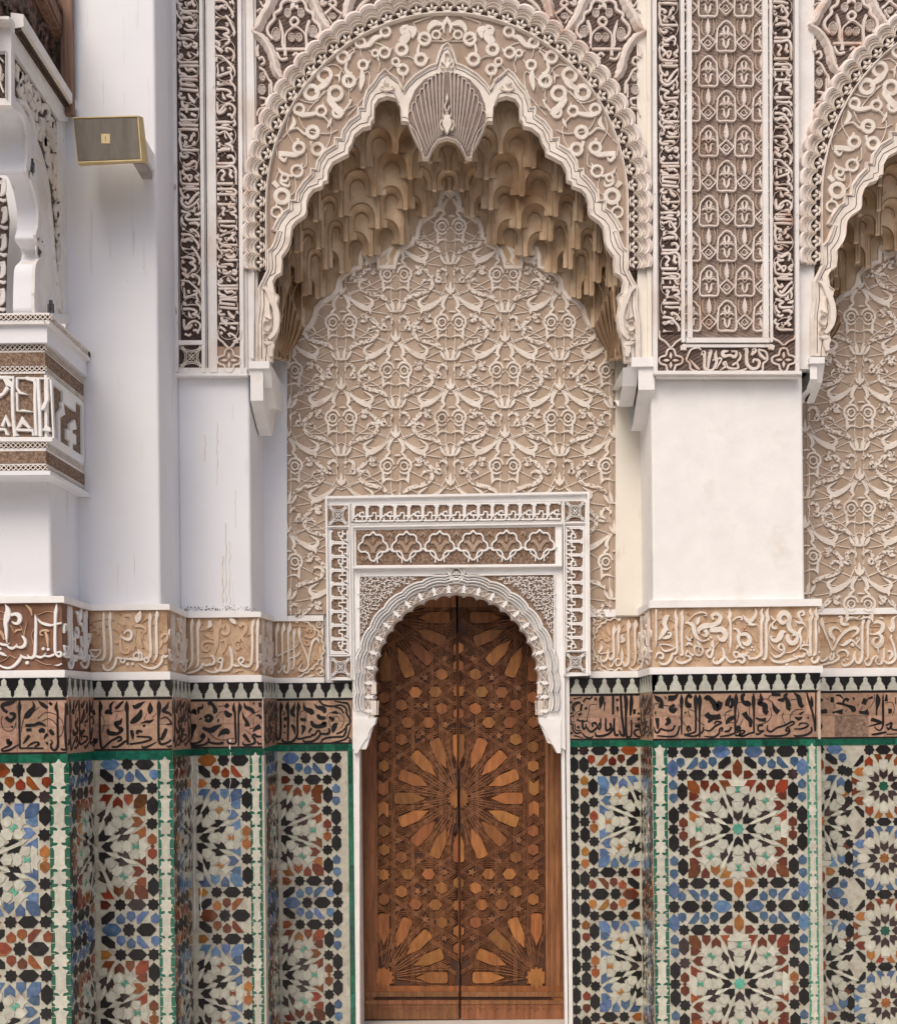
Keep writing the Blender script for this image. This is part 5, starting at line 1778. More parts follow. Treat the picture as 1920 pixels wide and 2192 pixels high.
def build_arch(dX, label, xcut=None, left_only=False):
    t = thing('scalloped_arch', label, 'stucco arch', ((AX - CX) / F * 4.662 + dX, 4.662, 2.9), 'scalloped stucco arches of the niches')
    A = FP(4.662)
    S = lambda pts: [((p[0] + dX * F / 4.662 if True else 0),) + tuple(p[1:]) for p in pts]
    def shift(p):     # photo pixel of the first arch -> uv shifted sideways on the wall
        u, v = A.uv(p[0], p[1]); return (u + dX, v)
    def rb(b, pl, pts, h0, h1, sm=4, closed=False, bev=.14):
        if not closed and len(pts) > 4 and math.hypot(pts[0][0] - pts[-1][0], pts[0][1] - pts[-1][1]) < .6: pts, closed = pts[:-1], True
        c = cat(pts, sm, closed)
        if closed: c = c[:-1]
        k = pl.O.y / F
        rib(b, pl, [(pl.uv(p[0], p[1])[0] + dX, pl.uv(p[0], p[1])[1], p[2] * k) for p in c], h0, h1, bev, closed)
    # tan ground between the smooth arch line and the scalloped band
    g = MB()
    outer = [shift(earc(i / 90)) for i in range(91)]
    inner = [shift(p) for p in OUT if p[1] < 590 or True]
    inner = [shift(p) for p in OUT]
    prism_uv(g, A, outer + inner[::-1], -0.03, 0.0)
    g.build('tan_ground', 'tan', t)
    # scalloped band: flat face, lip along the opening, dark incised outline, soffit
    g = MB()
    OU, IN2 = [shift(p) for p in OUT], [shift(p) for p in IN_]
    prism_uv(g, A, OU + IN2[::-1], -0.022, 0.006)
    g.build('scalloped_band', 'relief', t)
    g = MB()
    rib(g, A, [(a, b, 0.008) for a, b in IN2], -0.015, 0.013, 0.3)
    g.build('opening_lip', 'relief', t)
    g = MB()
    rib(g, A, [(a, b, 0.017) for a, b in OU], 0.0, 0.014, 0.4)
    g.build('outer_lip', 'relief', t)
    g = MB()
    cxm, cym = A.uv(957, 560); cxm += dX
    rib(g, A, [(cxm + (a - cxm) * 0.976, cym + (b - cym) * 0.976, 0.0032) for a, b in OU], 0.0, 0.0066, 0)
    rib(g, A, [(cxm + (a - cxm) * 1.035, cym + (b - cym) * 1.03, 0.003) for a, b in IN2], 0.0, 0.0068, 0)
    g.build('incised_outline', 'line', t)
    # smooth arch line
    g = MB()
    rib(g, A, [shift(earc(i / 110)) + (0.0165,) for i in range(111)], -0.01, 0.018, 0.3)
    g.build('smooth_arch_line', 'relief', t)
    # scroll relief
    base = parse(SCROLL, 500, 0, 3.584)
    for st in base:
        for fl in (False, True):
            if fl and left_only: continue
            s2 = mir(st, AX) if fl else st
            b = MB()
            rb(b, A, [(p[0], p[1], p[2] * .86) for p in s2], -0.001, 0.009)
            b.build('scroll_leaf', 'relief', t)
    b = MB()
    for st in parse(STEMS, 500, 0, 3.584):
        rb(b, A, st, -0.001, 0.006)
        if not left_only: rb(b, A, mir(st, AX), -0.001, 0.006)
    b.build('tendril', 'relief', t)
    # rosettes with lobed mouldings
    NR_ = 47
    gl = [MB(), MB(), MB()]
    sc2 = [[], [], []]
    hole = MB()
    q = [shift(earc(i / 110, 9)) + (0.046,) for i in range(111)]
    rib(hole, A, q, -0.01, 0.004, 0.1)
    hole.build('pierced_ground', 'hatch', t)
    for i in range(NR_):
        s = (i + .5) / NR_
        if left_only and s > .5: break
        cx, cy = earc(s, 14)
        ox, oy = earc(s, 30)
        dxn, dyn = ox - cx, oy - cy
        L = math.hypot(dxn, dyn); dxn /= L; dyn /= L
        tx, ty = -dyn, dxn
        b = MB()
        for ang in (-62, 0, 62):
            a = R(ang)
            vx, vy = dxn * math.cos(a) + tx * math.sin(a), dyn * math.cos(a) + ty * math.sin(a)
            bx, by = cx - dxn * 7, cy - dyn * 7
            rb(b, A, [(bx + vx * 3, by + vy * 3, 1.5), (bx + vx * 8, by + vy * 8, 7), (bx + vx * 14, by + vy * 14, 2)], 0.002, 0.014, 3)
        rb(b, A, [(cx - dxn * 8 + tx * 9, cy - dyn * 8 + ty * 9, 3), (cx - dxn * 10, cy - dyn * 10, 5), (cx - dxn * 8 - tx * 9, cy - dyn * 8 - ty * 9, 3)], 0.002, 0.012, 3)
        b.build('rosette', 'relief', t)
    steps = NR_ * 10
    rng = steps // 2 + 2 if left_only else steps
    def lob(i, base_, amp):
        f = abs(math.sin(math.pi * (i / 10.0)))
        return base_ + amp * f ** 0.6
    for (b0, amp, w_, h1, nm) in ((13, 12, 4.0, 0.018, 'inner_lobed_moulding'), (20, 12.5, 3.6, 0.020, 'lobed_moulding'), (27, 12, 3.6, 0.021, 'lobed_moulding')):
        g = MB()
        k = 4.662 / F
        rib(g, A, [shift(earc(i / steps, lob(i, b0, amp))) + (w_ * k,) for i in range(rng)], 0.0, h1, 0.6)
        g.build(nm, 'relief', t)
    g = MB()
    o1 = [shift(earc(i / steps, lob(i, 13, 12))) for i in range(rng)]
    o2 = [shift(earc(i / steps, lob(i, 40, 9))) for i in range(rng)]
    vs, fs = [], []
    for a, b in zip(o1, o2):
        vs += [A.P(a[0], a[1], 0.009), A.P(b[0], b[1], 0.013)]
    fs = [(2 * i, 2 * i + 1, 2 * i + 3, 2 * i + 2) for i in range(rng - 1)]
    g.add(vs, fs)
    g.build('moulding_bed', 'relief', t)
    g = MB()
    vs, fs = [], []
    prof = ((33, 0.012), (35, 0.024), (41, 0.030), (47, 0.024), (49, -0.01))
    for i in range(rng):
        for o_, h in prof:
            a = shift(earc(i / steps, lob(i * .5 * 2, o_ - 3, 8) if o_ > 33 else lob(i, o_, 9)))
            vs.append(A.P(a[0], a[1], h))
    n5 = len(prof)
    fs = [(i * n5 + j, i * n5 + j + 1, (i + 1) * n5 + j + 1, (i + 1) * n5 + j) for i in range(rng - 1) for j in range(n5 - 1)]
    g.add(vs, fs)
    g.build('outer_scallop_band', 'pink', t)
    # fan shell at the crown
    g = MB()
    for i in range(10):
        s = i / 9
        bx, by = lerp(907, 946, s ** .8), lerp(334, 292, s ** .7)
        ang = s
        tx_ = lerp(873, 950, s ** 1.0)
        ty_ = 160 + 98 * (1 - s) ** 1.9 if s < 1 else 158
        mx, my = lerp(bx, tx_, .55) - 3 * (1 - s), lerp(by, ty_, .55) - 2
        for fl in ((False,) if left_only else (False, True)):
            p = [(bx, by, 2.0), (mx, my, 4.2), (tx_, ty_, 6.0)]
            b = g
            rb(b, A, mir(p, AX) if fl else p, -0.02, 0.012, 4)
        if i < 9:
            s1 = (i + 1) / 9
            t2x, t2y = lerp(873, 950, s1), 160 + 98 * (1 - s1) ** 1.9
            p = [(tx_, ty_, 4.4), ((tx_ + t2x) / 2 - 2.5, (ty_ + t2y) / 2 - 4, 4.6), (t2x, t2y, 4.4)]
            rb(g, A, p, -0.02, 0.013, 3)
            if not left_only: rb(g, A, mir(p, AX), -0.02, 0.013, 3)
    g.build('fan_ribs', 'relief', t)
    g = MB()
    fan = [(873, 258), (876, 225), (888, 195), (908, 172), (932, 160), (957, 156)]
    fan = fan + [(2 * AX - a, b) for a, b in reversed(fan[:-1])]
    fan += [(1006, 338), (996, 338), (984, 313), (974, 301), (957, 294), (940, 301), (929, 313), (918, 338), (908, 338)]
    prism_uv(g, A, [(A.uv(*p)[0] + dX, A.uv(*p)[1]) for p in fan], 0.004, 0.0068)
    g.build('fan_ground', 'fan', t)
    g = MB()
    for st in parse('957,204,1 957,214,7 957,222,2/957,222,3 952,232,5 957,244,4 962,232,5/957,246,4 952,256,6 948,248,3/957,246,4 962,256,6 966,248,3/957,252,12 957,268,22 957,280,14 957,290,4/946,262,5 942,272,5 948,284,6/968,262,5 972,272,5 966,284,6'):
        rb(g, A, st, 0.0, 0.022, 4)
    for st in parse('957,150,4 951,140,4 944,136,4 944,146,4 950,150,4/957,150,4 963,140,4 970,136,4 970,146,4 964,150,4/952,118,3 952,132,3/962,118,3 962,132,3/952,118,3 962,118,3/825,186,2 822,178,5 825,174,2/829,198,3 820,196,4 815,190,4 820,187,3/829,198,3 838,196,4 843,190,4 838,187,3/829,186,2 829,180,7 829,174,2'):
        rb(g, A, st, 0.005, 0.016, 4)
        if not left_only and st[0][0] < 900: rb(g, A, mir(st, AX), 0.005, 0.016, 4)
    g.build('palmette', 'relief', t)
    # springing scrolls
    for st in parse('''100,930,20 150,960,50 190,1050,60 225,1150,60 230,1250,60 215,1330,50 160,1400,40
190,1000,12 165,1080,14 170,1180,14 175,1220,14 120,1190,12
165,1240,12 120,1240,14 110,1300,14 150,1330,14 175,1290,12
165,1350,12 120,1350,14 110,1400,14 150,1420,12
110,1430,20 180,1450,60 170,1500,60 180,1560,40''', 540, 400, 4.267):
        b = MB(); rb(b, A, st, 0.004, 0.020, 4)
        if not left_only: rb(b, A, [(2 * AX - p[0] + 8,) + tuple(p[1:]) for p in st], 0.004, 0.020, 4)
        b.build('springing_scroll', 'relief', t)
    return t
build_arch(0, 'big pale scalloped arch with leaf scrolls and a fan shell at its crown')
build_arch(2.419, 'scalloped stucco arch cut off by the right edge of the photo', left_only=True)

# ================================================================== spandrels above the arches
SPA = '''250,480,30 190,400,40 200,320,40 270,240,40 270,180,40 340,130,40 360,50,40 430,10,40 510,30,40 590,10,40 640,60,40 660,130,40 730,180,40 740,250,40 800,310,40 820,400,40 760,470,40
330,250,15 350,330,40 370,420,35 370,540,40 400,600,40 400,680,45
690,260,40 660,350,40 650,450,35 660,540,30
460,260,35 510,220,35 560,260,35 530,310,35 480,310,35 460,260,35
400,590,25 400,440,25 450,370,25 520,330,25 590,370,25 640,440,25 650,590,25
460,130,12 490,80,60 510,40,20
560,130,12 530,80,60
290,600,30 400,600,35 640,600,35
300,640,30 350,720,30 430,710,30
490,680,30 530,650,35 570,690,30 530,720,25
70,690,50 60,620,50 80,550,20
80,720,30 130,700,30 150,760,30 110,790,25
90,820,30 150,860,30 200,960,30 230,1000,35 240,1130,30
210,1020,25 210,1180,25
100,1180,25 170,1200,30 160,1260,25 110,1280,25
60,1400,25 90,1320,25 180,1300,25
840,0,50 850,60,50 900,40,30
920,50,35 965,10,30 1010,50,35 970,90,35 920,50,35
870,180,35 920,140,30 965,100,30 1020,140,30 1080,180,30
900,200,15 960,290,20
1080,180,15 1000,290,20
1250,150,30 1290,90,40 1340,40,40 1400,0,40
100,30,25 150,100,25 180,40,25
60,150,25 110,120,20 130,180,20'''
CONES = [(290, 420, 50, 75), (430, 165, 38, 50), (590, 165, 38, 50), (730, 385, 50, 65), (475, 455, 38, 45), (565, 455, 38, 45), (130, 930, 32, 45), (120, 1080, 42, 55), (965, 200, 40, 30), (1330, 110, 30, 40)]
RIBS = '5,400,70 80,330,110 130,210,120 200,100,125 250,-40,130/5,400,70 100,450,100 180,540,105 250,680,105 290,850,110 350,960,60/680,-40,110 750,60,120 800,190,115 870,300,115 940,400,70/1120,230,80 1150,80,115 1190,-40,115'
def build_spandrel(side, dX, label):
    t = thing('carved_spandrel', label, 'stucco spandrel', ((635 if side < 0 else 1279) / 457 - CX / 457 + dX, 4.66, 4.6), 'dark carved spandrels over the scalloped arches')
    A = FP(4.670)
    def rb(b, pts, h0, h1, sm=4, closed=False, bev=.14):
        c = cat(pts, sm, closed)
        if closed: c = c[:-1]
        k = A.O.y / F
        rib(b, A, [(A.uv(p[0], p[1])[0] + dX, A.uv(p[0], p[1])[1], p[2] * k) for p in c], h0, h1, bev, closed)
    g = MB()
    xa, xb = (546, AX) if side < 0 else (AX, 1380)
    xs = [xa + (xb - xa) * i / 30 for i in range(31)]
    if side > 0: xs = [xa + .5] + xs[1:]
    poly = []
    for x in xs:
        d = abs(x - ECX) / (ERX + 20)
        y = 640 if d >= 1 else ECY - (ERY + 20) * math.sqrt(1 - d * d)
        poly.append((x, min(y, 640)))
    full = [(xs[0], -60)] + [(xs[-1], -60)] + poly[::-1]
    prism_uv(g, A, [(A.uv(x, y)[0] + dX, A.uv(x, y)[1]) for x, y in full], -0.04, 0.0)
    g.build('dark_ground', 'hatch2', t)
    strokes = parse(SPA, 540, 0, 5.6)
    def ok(p):
        d = abs(p[0] - ECX) / (ERX + 46)
        return d >= 1 or p[1] < ECY - (ERY + 44) * math.sqrt(1 - d * d)
    for st in strokes:
        if side > 0: st = [(2 * AX - p[0] + 6,) + tuple(p[1:]) for p in st]
        if not all(ok(p) for p in st[1:-1] or st): 
            if not ok(st[0]) and not ok(st[-1]): continue
        b = MB(); rb(b, st, -0.001, 0.010); b.build('carved_frame', 'pink', t)
    for cx, cy, rx, ry in CONES:
        x, y, rx, ry = 540 + cx / 5.6, cy / 5.6, rx / 5.6, ry / 5.6
        if side > 0: x = 2 * AX - x + 6
        if not ok((x, y)): continue
        b = MB()
        rb(b, [(x + rx * math.cos(a * math.pi / 5), y + ry * math.sin(a * math.pi / 5), 2.2) for a in range(10)], 0, 0.009, 2, True)
        for i in range(-2, 3):
            for j in range(-3, 4):
                px_, py_ = i * 3.4 + (1.7 if j % 2 else 0), j * 3.0
                if (px_ / rx) ** 2 + (py_ / ry) ** 2 < .8:
                    k = A.O.y / F
                    u, v = A.uv(x + px_, y + py_)
                    ubox(b, A, u + dX - 1.1 * k, u + dX + 1.1 * k, v - 1.0 * k, v + 1.0 * k, 0, 0.006)
        b.build('pine_cone', 'pink', t)
    for st in parse(RIBS, 540, 0, 5.6):
        if side > 0: st = [(2 * AX - p[0] + 6,) + tuple(p[1:]) for p in st]
        c = cat(st, 6)
        b = MB()
        k = A.O.y / F
        q = []
        for i, p in enumerate(c):
            w_ = p[2] * (1 + 0.16 * abs(math.sin(i * math.pi / 4)))
            u, v = A.uv(p[0], p[1])
            q.append((u + dX, v, w_ * k))
        rib(b, A, q, 0, 0.022, 0.9)
        b.build('lobed_rib', 'pink', t)
    return t
build_spandrel(-1, 0, 'dark carved spandrel with pine cones, upper left of the big arch')
build_spandrel(1, 0, 'dark carved spandrel with pine cones, upper right of the big arch')
build_spandrel(-1, 2.419 + 0.012, 'dark carved spandrel in the top right corner of the photo')
# ================================================================== vertical inscription strips
VA = '''130,0,50 200,30,45 240,0,40
110,90,50 80,140,50 110,180,50 170,190,40
330,60,50 400,60,45 370,90,40 330,130,50 350,180,60 380,220,60
330,150,40 270,180,60 210,160,30 250,220,40 240,150,30
130,200,45 130,260,50 200,300,45 320,300,45 430,305,40
140,130,20 250,60,20 370,60,20
180,250,20 260,250,20
70,290,40 90,370,40 150,430,45 160,500,45
130,550,60 100,540,50 130,520,40 150,560,50
140,360,40 160,320,30 260,330,40 330,350,30
350,400,60 400,370,50 370,410,50
160,400,40 220,420,50 290,400,50 350,450,40
350,490,60 380,530,50 330,550,60 270,540,60 220,500,40
190,580,40 250,610,35 330,605,40 430,605,35
430,370,16 410,520,16
100,630,50 80,690,50 120,740,50 240,740,40
140,700,30 240,690,40 330,700,60 330,740,40
100,800,60 130,860,30
340,820,60 400,830,50 380,890,50 330,870,40
320,830,40 240,880,50 190,860,40 180,800,40 240,840,40
110,900,50 112,902,50
120,1000,60 160,1020,40 120,1060,50 90,1020,50
280,980,60 250,1000,50 300,1040,50
420,960,40 400,1020,40 300,960,15
80,1070,45 120,1125,50 250,1125,40 420,1125,50
100,1185,40 250,1185,50 430,1185,40
200,1210,40 240,1260,50 320,1240,50 390,1290,40
100,1250,50 110,1300,50 200,1330,50 220,1360,30
110,1370,50 150,1350,40 300,1370,40 410,1350,50
110,1420,50 130,1470,40
110,1410,45 200,1400,45 410,1415,45
110,1480,50 200,1490,50 370,1510,50
110,1560,45 250,1575,50 410,1590,50
140,1630,50 90,1660,50 120,1710,50 200,1700,40
250,1640,40 290,1720,70 360,1780,60
140,1760,60 150,1830,60 220,1870,50 210,1940,50
100,1890,35 300,1890,40 430,1885,50
400,1640,60 430,1700,20
110,1960,50 180,2010,50 200,2046,40
290,1960,60 380,2000,50
240,1820,50 220,1850,40'''
VB = '''700,20,60 740,40,50
680,130,50 780,130,45 870,160,45 900,210,45 960,290,50 990,370,50 970,410,40
830,60,50 880,40,50 960,90,45 1000,190,50
870,90,50 850,60,30
930,150,50 960,170,40
700,220,70 720,260,60 800,220,60 870,250,60 840,190,40
1005,260,45 1007,262,45
1010,310,45 1012,312,45
860,370,50 920,440,50 970,540,50 1010,640,50 990,710,20
860,510,60 900,510,50 870,540,45
690,400,60 760,410,20 870,410,15
660,580,20 760,570,45 880,590,50 910,650,50 820,680,45 900,720,50 920,790,50 850,840,45
680,640,50 720,680,60
670,780,40 740,820,70 740,870,30
680,870,40 750,920,70 800,960,70
780,900,20 860,840,20
850,920,50 900,900,45 980,950,45 1000,1030,50 970,1110,40
850,930,40 890,960,50
660,1020,30 780,1030,40 850,1080,45 940,1170,45 1000,1250,45 1010,1350,15
890,1060,60 910,1030,40 880,1070,40
700,1050,50 690,1120,40
1010,1120,40 1011,1121,40
1000,1165,40 1001,1166,40
710,1160,30 720,1260,35 720,1350,45 790,1330,40 880,1300,45 950,1270,45 930,1220,45 880,1230,40
790,1210,60 800,1270,50
930,1300,40 960,1400,45 930,1440,45 1000,1520,45 1010,1600,40
720,1440,60 720,1500,60
730,1500,25 850,1480,20 980,1500,20
830,1435,40 831,1436,40
690,1570,50 800,1565,45 900,1590,50 940,1640,45 860,1670,40 960,1700,45 990,1760,45
690,1650,70 692,1655,70
790,1620,20 810,1700,60 850,1720,30
700,1770,40 700,1850,50 720,1960,50 800,1850,50 900,1800,45 990,1850,45 1000,1930,45 960,2000,45
910,1880,55 930,1870,50
720,1960,40 800,1930,50 850,1870,40
870,1980,45 930,1980,50 960,2040,50'''
VC = '''120,20,45 250,20,45 420,20,30
110,60,50 140,110,50 250,110,50 430,125,50
150,70,30 230,65,30 320,70,20
90,195,30 250,190,50 430,205,50
100,220,50 120,290,50 110,400,50 130,520,50 150,580,50 280,585,40 440,585,45
140,300,50 210,320,45 230,350,45 180,360,40
190,430,50 230,440,45 200,480,45 260,520,40 170,500,50
340,270,60 370,300,50 320,320,50 310,380,50 270,420,30
350,430,60 370,470,50 320,480,40
120,640,45 140,700,50 200,720,50 250,690,50 210,680,50
160,650,22 270,630,22 370,670,22
370,680,40 371,681,40
320,730,40 321,731,40
170,820,40 210,870,50 280,850,60 340,800,60 400,830,40 380,950,40
160,880,40 190,940,50 280,940,40
110,980,40 110,1080,30 130,1200,45 250,1230,45 440,1230,50
170,960,45 150,1010,50 220,1080,50 280,1180,45
160,1140,45 230,1080,40 300,1060,40 310,1110,40 270,1170,40
420,1030,60 430,1070,50 370,1090,50 430,1160,50
200,1275,45 350,1275,45
150,1310,40 300,1320,50 440,1315,45
110,1300,50 120,1390,50 180,1480,50 250,1470,50 230,1420,45
440,1380,50 370,1440,50 300,1530,60 240,1600,50 190,1560,50
140,1480,50 130,1580,50 210,1660,50 300,1640,45 400,1550,45 430,1500,40
400,1560,40 430,1640,40 420,1720,20
210,1580,40 212,1582,40
120,1730,50 200,1760,45 270,1790,45 200,1830,50 210,1890,50 300,1900,45 440,1890,45
300,1720,40 340,1730,60 360,1650,20
350,1800,30 430,1790,60 450,1750,30
120,1860,45 140,1960,50 200,2010,50
250,1970,30 380,1960,60 430,2020,50'''
VD = '''690,60,40 850,55,50 990,60,30
1010,20,50 1030,90,50 990,130,40
790,130,20 850,115,50 930,115,30
690,160,50 850,170,50 980,200,40
700,240,50 740,270,40 820,240,40 860,220,30
740,350,60 700,360,50 740,380,60 710,410,40
860,230,30 850,310,30 880,360,40
870,230,40 930,320,50 970,400,50 930,450,45 850,470,40
940,290,60 980,270,50
760,440,50 750,520,50
730,590,50 830,560,60 940,560,50
900,470,45 970,510,50 980,600,40
845,630,45 846,631,45
800,670,45 801,671,45
920,710,40 890,690,45 960,680,50 1000,740,50 990,810,50 850,815,45 710,815,45
720,720,60 740,750,40
700,880,50 850,880,45 970,860,50 1030,950,50 1030,1100,45 1040,1210,30
770,960,60 800,950,50 840,1000,50 800,1060,45 790,1110,60 830,1120,50
920,940,50 950,960,50 930,1030,60 980,1080,50
700,1190,50 850,1190,50 980,1190,50
710,1290,50 850,1290,45 980,1290,45 1030,1340,50 1000,1390,45 850,1385,45 700,1385,40
850,1330,30 900,1345,40 970,1350,30
930,1440,45 1010,1420,45 960,1470,45 1020,1510,50
850,1430,20 860,1490,40
720,1420,40 730,1500,40
720,1570,60 850,1570,45 1010,1570,45
940,1520,30 900,1620,50 980,1620,50 1020,1700,50 930,1730,45 1020,1780,45 1030,1840,40
780,1640,60 830,1650,50 800,1720,50 810,1780,60
730,1830,60 780,1840,30
720,1890,60 850,1885,50 1010,1885,40
750,1960,40 880,1975,45 1010,1975,45 1030,2040,45'''
PS = FP(4.640)      # face of the panels between the arches
VSEG = {'A': (VA, 75, 430), 'B': (VB, 660, 1020), 'C': (VC, 95, 450), 'D': (VD, 690, 1045)}
def strip(label, xt0, xt1, xb0, xb1, y1, segs, loc, gm='hatch', lm='pink', grp='tall narrow inscription strips'):
    """strip between x (top) and x (bottom), lettered from the top of the picture down to y1"""
    t = thing('inscription_strip', label, 'inscription strip', loc, grp)
    g = MB()
    Y = PS
    def X(s, y):   # s 0..1 across
        f = y / 745
        return lerp(lerp(xt0, xb0, f), lerp(xt1, xb1, f), s)
    prism(g, PS, [(X(0, -60), -60), (X(1, -60), -60), (X(1, y1), y1), (X(0, y1), y1)], -0.012, 0.0)
    g.build('hatched_ground', gm, t)
    y = -14.0
    i = 0
    while y < y1 - 12:
        nm, k = segs[i % len(segs)]
        txt, a, b = VSEG[nm]
        i += 1
        H = 2046 / 7.575
        for st in parse(txt):
            ys = [y + p[1] / 7.575 * k for p in st]
            if max(ys) > y1 - 3: continue
            pts = [(X(0.07 + 0.86 * (p[0] - a) / (b - a), y + p[1] / 7.575 * k), y + p[1] / 7.575 * k, p[2] / 7.575 * 0.86) for p in st]
            m = MB(); ribpx(m, PS, pts, -0.001, 0.0085, 3); m.build('letter', lm, t)
        y += H * k
    # fine circular tendrils
    m = MB()
    yy = 15
    while yy < y1 - 30:
        c = X(.5, yy)
        ribpx(m, PS, [(c + 21 * math.cos(a * math.pi / 6), yy + 22 * math.sin(a * math.pi / 6), 1.5) for a in range(12)], 0, 0.004, 2, True)
        yy += 46
    m.build('tendril', lm, t)
    return t, X
# carrier slabs of the two pilaster fronts
t = thing('carved_pilaster_front', 'projecting stucco panel carrying the pair of inscription strips right of the loudspeaker', 'stucco panel', (-1.15, 4.66, 3.1))
g = MB(); slab(g, FP(4.654), 374, -60, 541, 803, -0.02, 0.0); g.build('panel', 'trim', t)
for (a, b, h, nm) in ((374, 383.5, .022, 'edge_fillet'), (433, 440, .022, 'fillet'), (450, 466, .022, 'fillet'), (514, 522, .020, 'fillet')):
    g = MB()
    prism(g, FP(4.654), [(a - 4, -60), (b - 4, -60), (b + 2, 740), (b + 2, 800), (a + 2, 800), (a + 2, 740)], 0, h); g.build(nm, 'trim', t)
for (a, b, m_) in ((441.5, 443.5, 'line'), (447.5, 449, 'line'), (468, 469.5, 'groove'), (512, 513.5, 'line'), (528, 530, 'groove'), (535, 536.5, 'groove')):
    g = MB(); prism(g, FP(4.654), [(a - 4, -60), (b - 4, -60), (b + 3, 800), (a + 3, 800)], 0, 0.0006); g.build('groove', m_, t)
g = MB(); slab(g, FP(4.654), 376, 790, 530, 803, 0, 0.018); g.build('bottom_fillet', 'trim', t)
g = MB(); slab(g, FP(4.654), 372, 803, 532, 808, -0.01, 0.026); g.build('bottom_fillet', 'bright', t)
sA, XA = strip('left of the paired inscription strips, ending in a star lattice square', 376, 429, 388, 436, 730, [('A', 1), ('C', .86), ('B', .84)], (-1.22, 4.64, 3.9))
sB, XB = strip('right of the paired inscription strips, ending in a knotted quatrefoil', 455, 507, 465, 516, 743, [('B', 1), ('D', .88), ('A', .8)], (-1.05, 4.64, 3.9))
def star_square(t, pl, x0, y0, x1, y1, gm='hatch', lm='relief', h=0.006):
    g = MB(); slab(g, pl, x0, y0, x1, y1, -0.004, 0.0005); g.build('pierced_ground', gm, t)
    cx, cy, w_, hh = (x0 + x1) / 2, (y0 + y1) / 2, (x1 - x0) / 2, (y1 - y0) / 2
    g = MB()
    for s1 in (-1, 1):
        for s2 in (0, 1):
            for k in (1.0, .76):
                pts = []
                for i in range(9):
                    f = -1 + i / 4
                    d = (1 - f * f) * .45
                    a, b = f, s1 * (k - d * k * 1.0)
                    if s2: a, b = b, a
                    pts.append((cx + a * w_ * .97, cy + b * hh * .97, 1.9))
                ribpx(g, pl, pts, 0, h, 2)
    for s in (-1, 1):
        ribpx(g, pl, [(cx - w_, cy - s * hh, 1.6), (cx + w_, cy + s * hh, 1.6)], 0, h * .9, 1)
    ribpx(g, pl, [(cx - w_ * .3, cy, 1.6), (cx, cy - hh * .3, 1.6), (cx + w_ * .3, cy, 1.6), (cx, cy + hh * .3, 1.6)], 0, h, 1, True)
    for a in range(4):
        ribpx(g, pl, [(cx, cy, 1.5), (cx + w_ * .1 * math.cos(a * 1.5708 + .785) * 2, cy + hh * .2 * math.sin(a * 1.5708 + .785), 3.2)], 0, h, 1)
    g.build('star_lattice', lm, t)
g = MB(); slab(g, PS, 384, 730, 438, 739, -0.002, 0.010); g.build('crossbar', 'trim', sA)
star_square(sA, PS, 385, 739, 437, 790)
def quatre(t, pl, cx, cy, r, m='pink', h=0.008, w_=4.5):
    g = MB()
    pts = []
    for k in range(4):
        a = k * math.pi / 2
        for d, rr in ((-.5, .78), (-.25, 1.0), (.0, 1.05), (.25, 1.0), (.5, .78), (.785, .62)):
            pts.append((cx + r * rr * math.cos(a + d), cy + r * rr * math.sin(a + d), w_))
    ribpx(g, pl, pts, -0.001, h, 2, True)
    for k in range(4):
        a = k * math.pi / 2
        ribpx(g, pl, [(cx + 3 * math.cos(a), cy + 3 * math.sin(a), 1.5), (cx + r * .4 * math.cos(a), cy + r * .4 * math.sin(a), w_ * 1.4), (cx + r * .7 * math.cos(a), cy + r * .7 * math.sin(a), 1.5)], -.001, h * .9, 3)
    g.build('quatrefoil', m, t)
g = MB(); slab(g, PS, 466, 742, 517, 798, -0.012, 0.0); g.build('ochre_ground', 'tan', sB)
quatre(sB, PS, 491.5, 772, 24)
g = MB()
for st in parse('465,708,5 468,724,5 478,733,5 486,742,5 492,748,4/518,708,5 515,724,5 505,733,5 498,742,5 491,748,4'):
    ribpx(g, PS, st, 0, 0.010)
g.build('knot_frame', 'pink', sB)

# right hand panel: two strips, the middle lattice, the bottom cartouche
RP = FP(4.650)
t = thing('carved_pilaster_front', 'wide projecting stucco panel between the two niche arches, with strips and lattice', 'stucco panel', (1.18, 4.66, 3.1))
g = MB(); slab(g, RP, 1396, -60, 1706, 803, -0.02, 0.0); g.build('panel', 'trim', t)
for (x0, x1, y1, h) in ((1396, 1404, 803, .022), (1455, 1463, 735, .020), (1468, 1478, 727, .026), (1629, 1640, 727, .026), (1644, 1650, 735, .020), (1698, 1706, 803, .022)):
    g = MB(); prism(g, RP, [(x0 - 1, -60), (x1 - 1, -60), (x1 + 1, y1), (x0 + 1, y1)], 0, h); g.build('fillet', 'trim', t)
for (x0, x1, y0, y1, h) in ((1466, 1643, 727, 737, .025), (1458, 1651, 740, 746, .019), (1400, 1712, 797, 804, .022), (1404, 1712, 804, 808, -.002)):
    g = MB(); slab(g, RP, x0, y0, x1, y1, -.03 if h < 0 else 0, max(h, .004)); g.build('fillet', 'trim', t)
for (x0, x1) in ((1464.5, 1467), (1641, 1643)):
    g = MB(); slab(g, RP, x0, -60, x1, 738, 0, 0.001); g.build('groove', 'line', t)
g = MB(); slab(g, RP, 1466, 737.5, 1643, 739.5, 0, 0.001); g.build('groove', 'line', t)
PSo = PS
PS = FP(4.640)
sC, XC_ = strip('inscription strip left of the niche lattice between the two arches', 1405, 1453, 1412, 1460, 715, [('C', .9), ('A', .82), ('D', .8), ('B', .8)], (0.98, 4.64, 3.9), 'hatch')
sD, XD_ = strip('inscription strip right of the niche lattice between the two arches', 1650, 1696, 1653, 1699, 715, [('D', .9), ('B', .85), ('C', .8), ('A', .8)], (1.5, 4.64, 3.9), 'hatch')
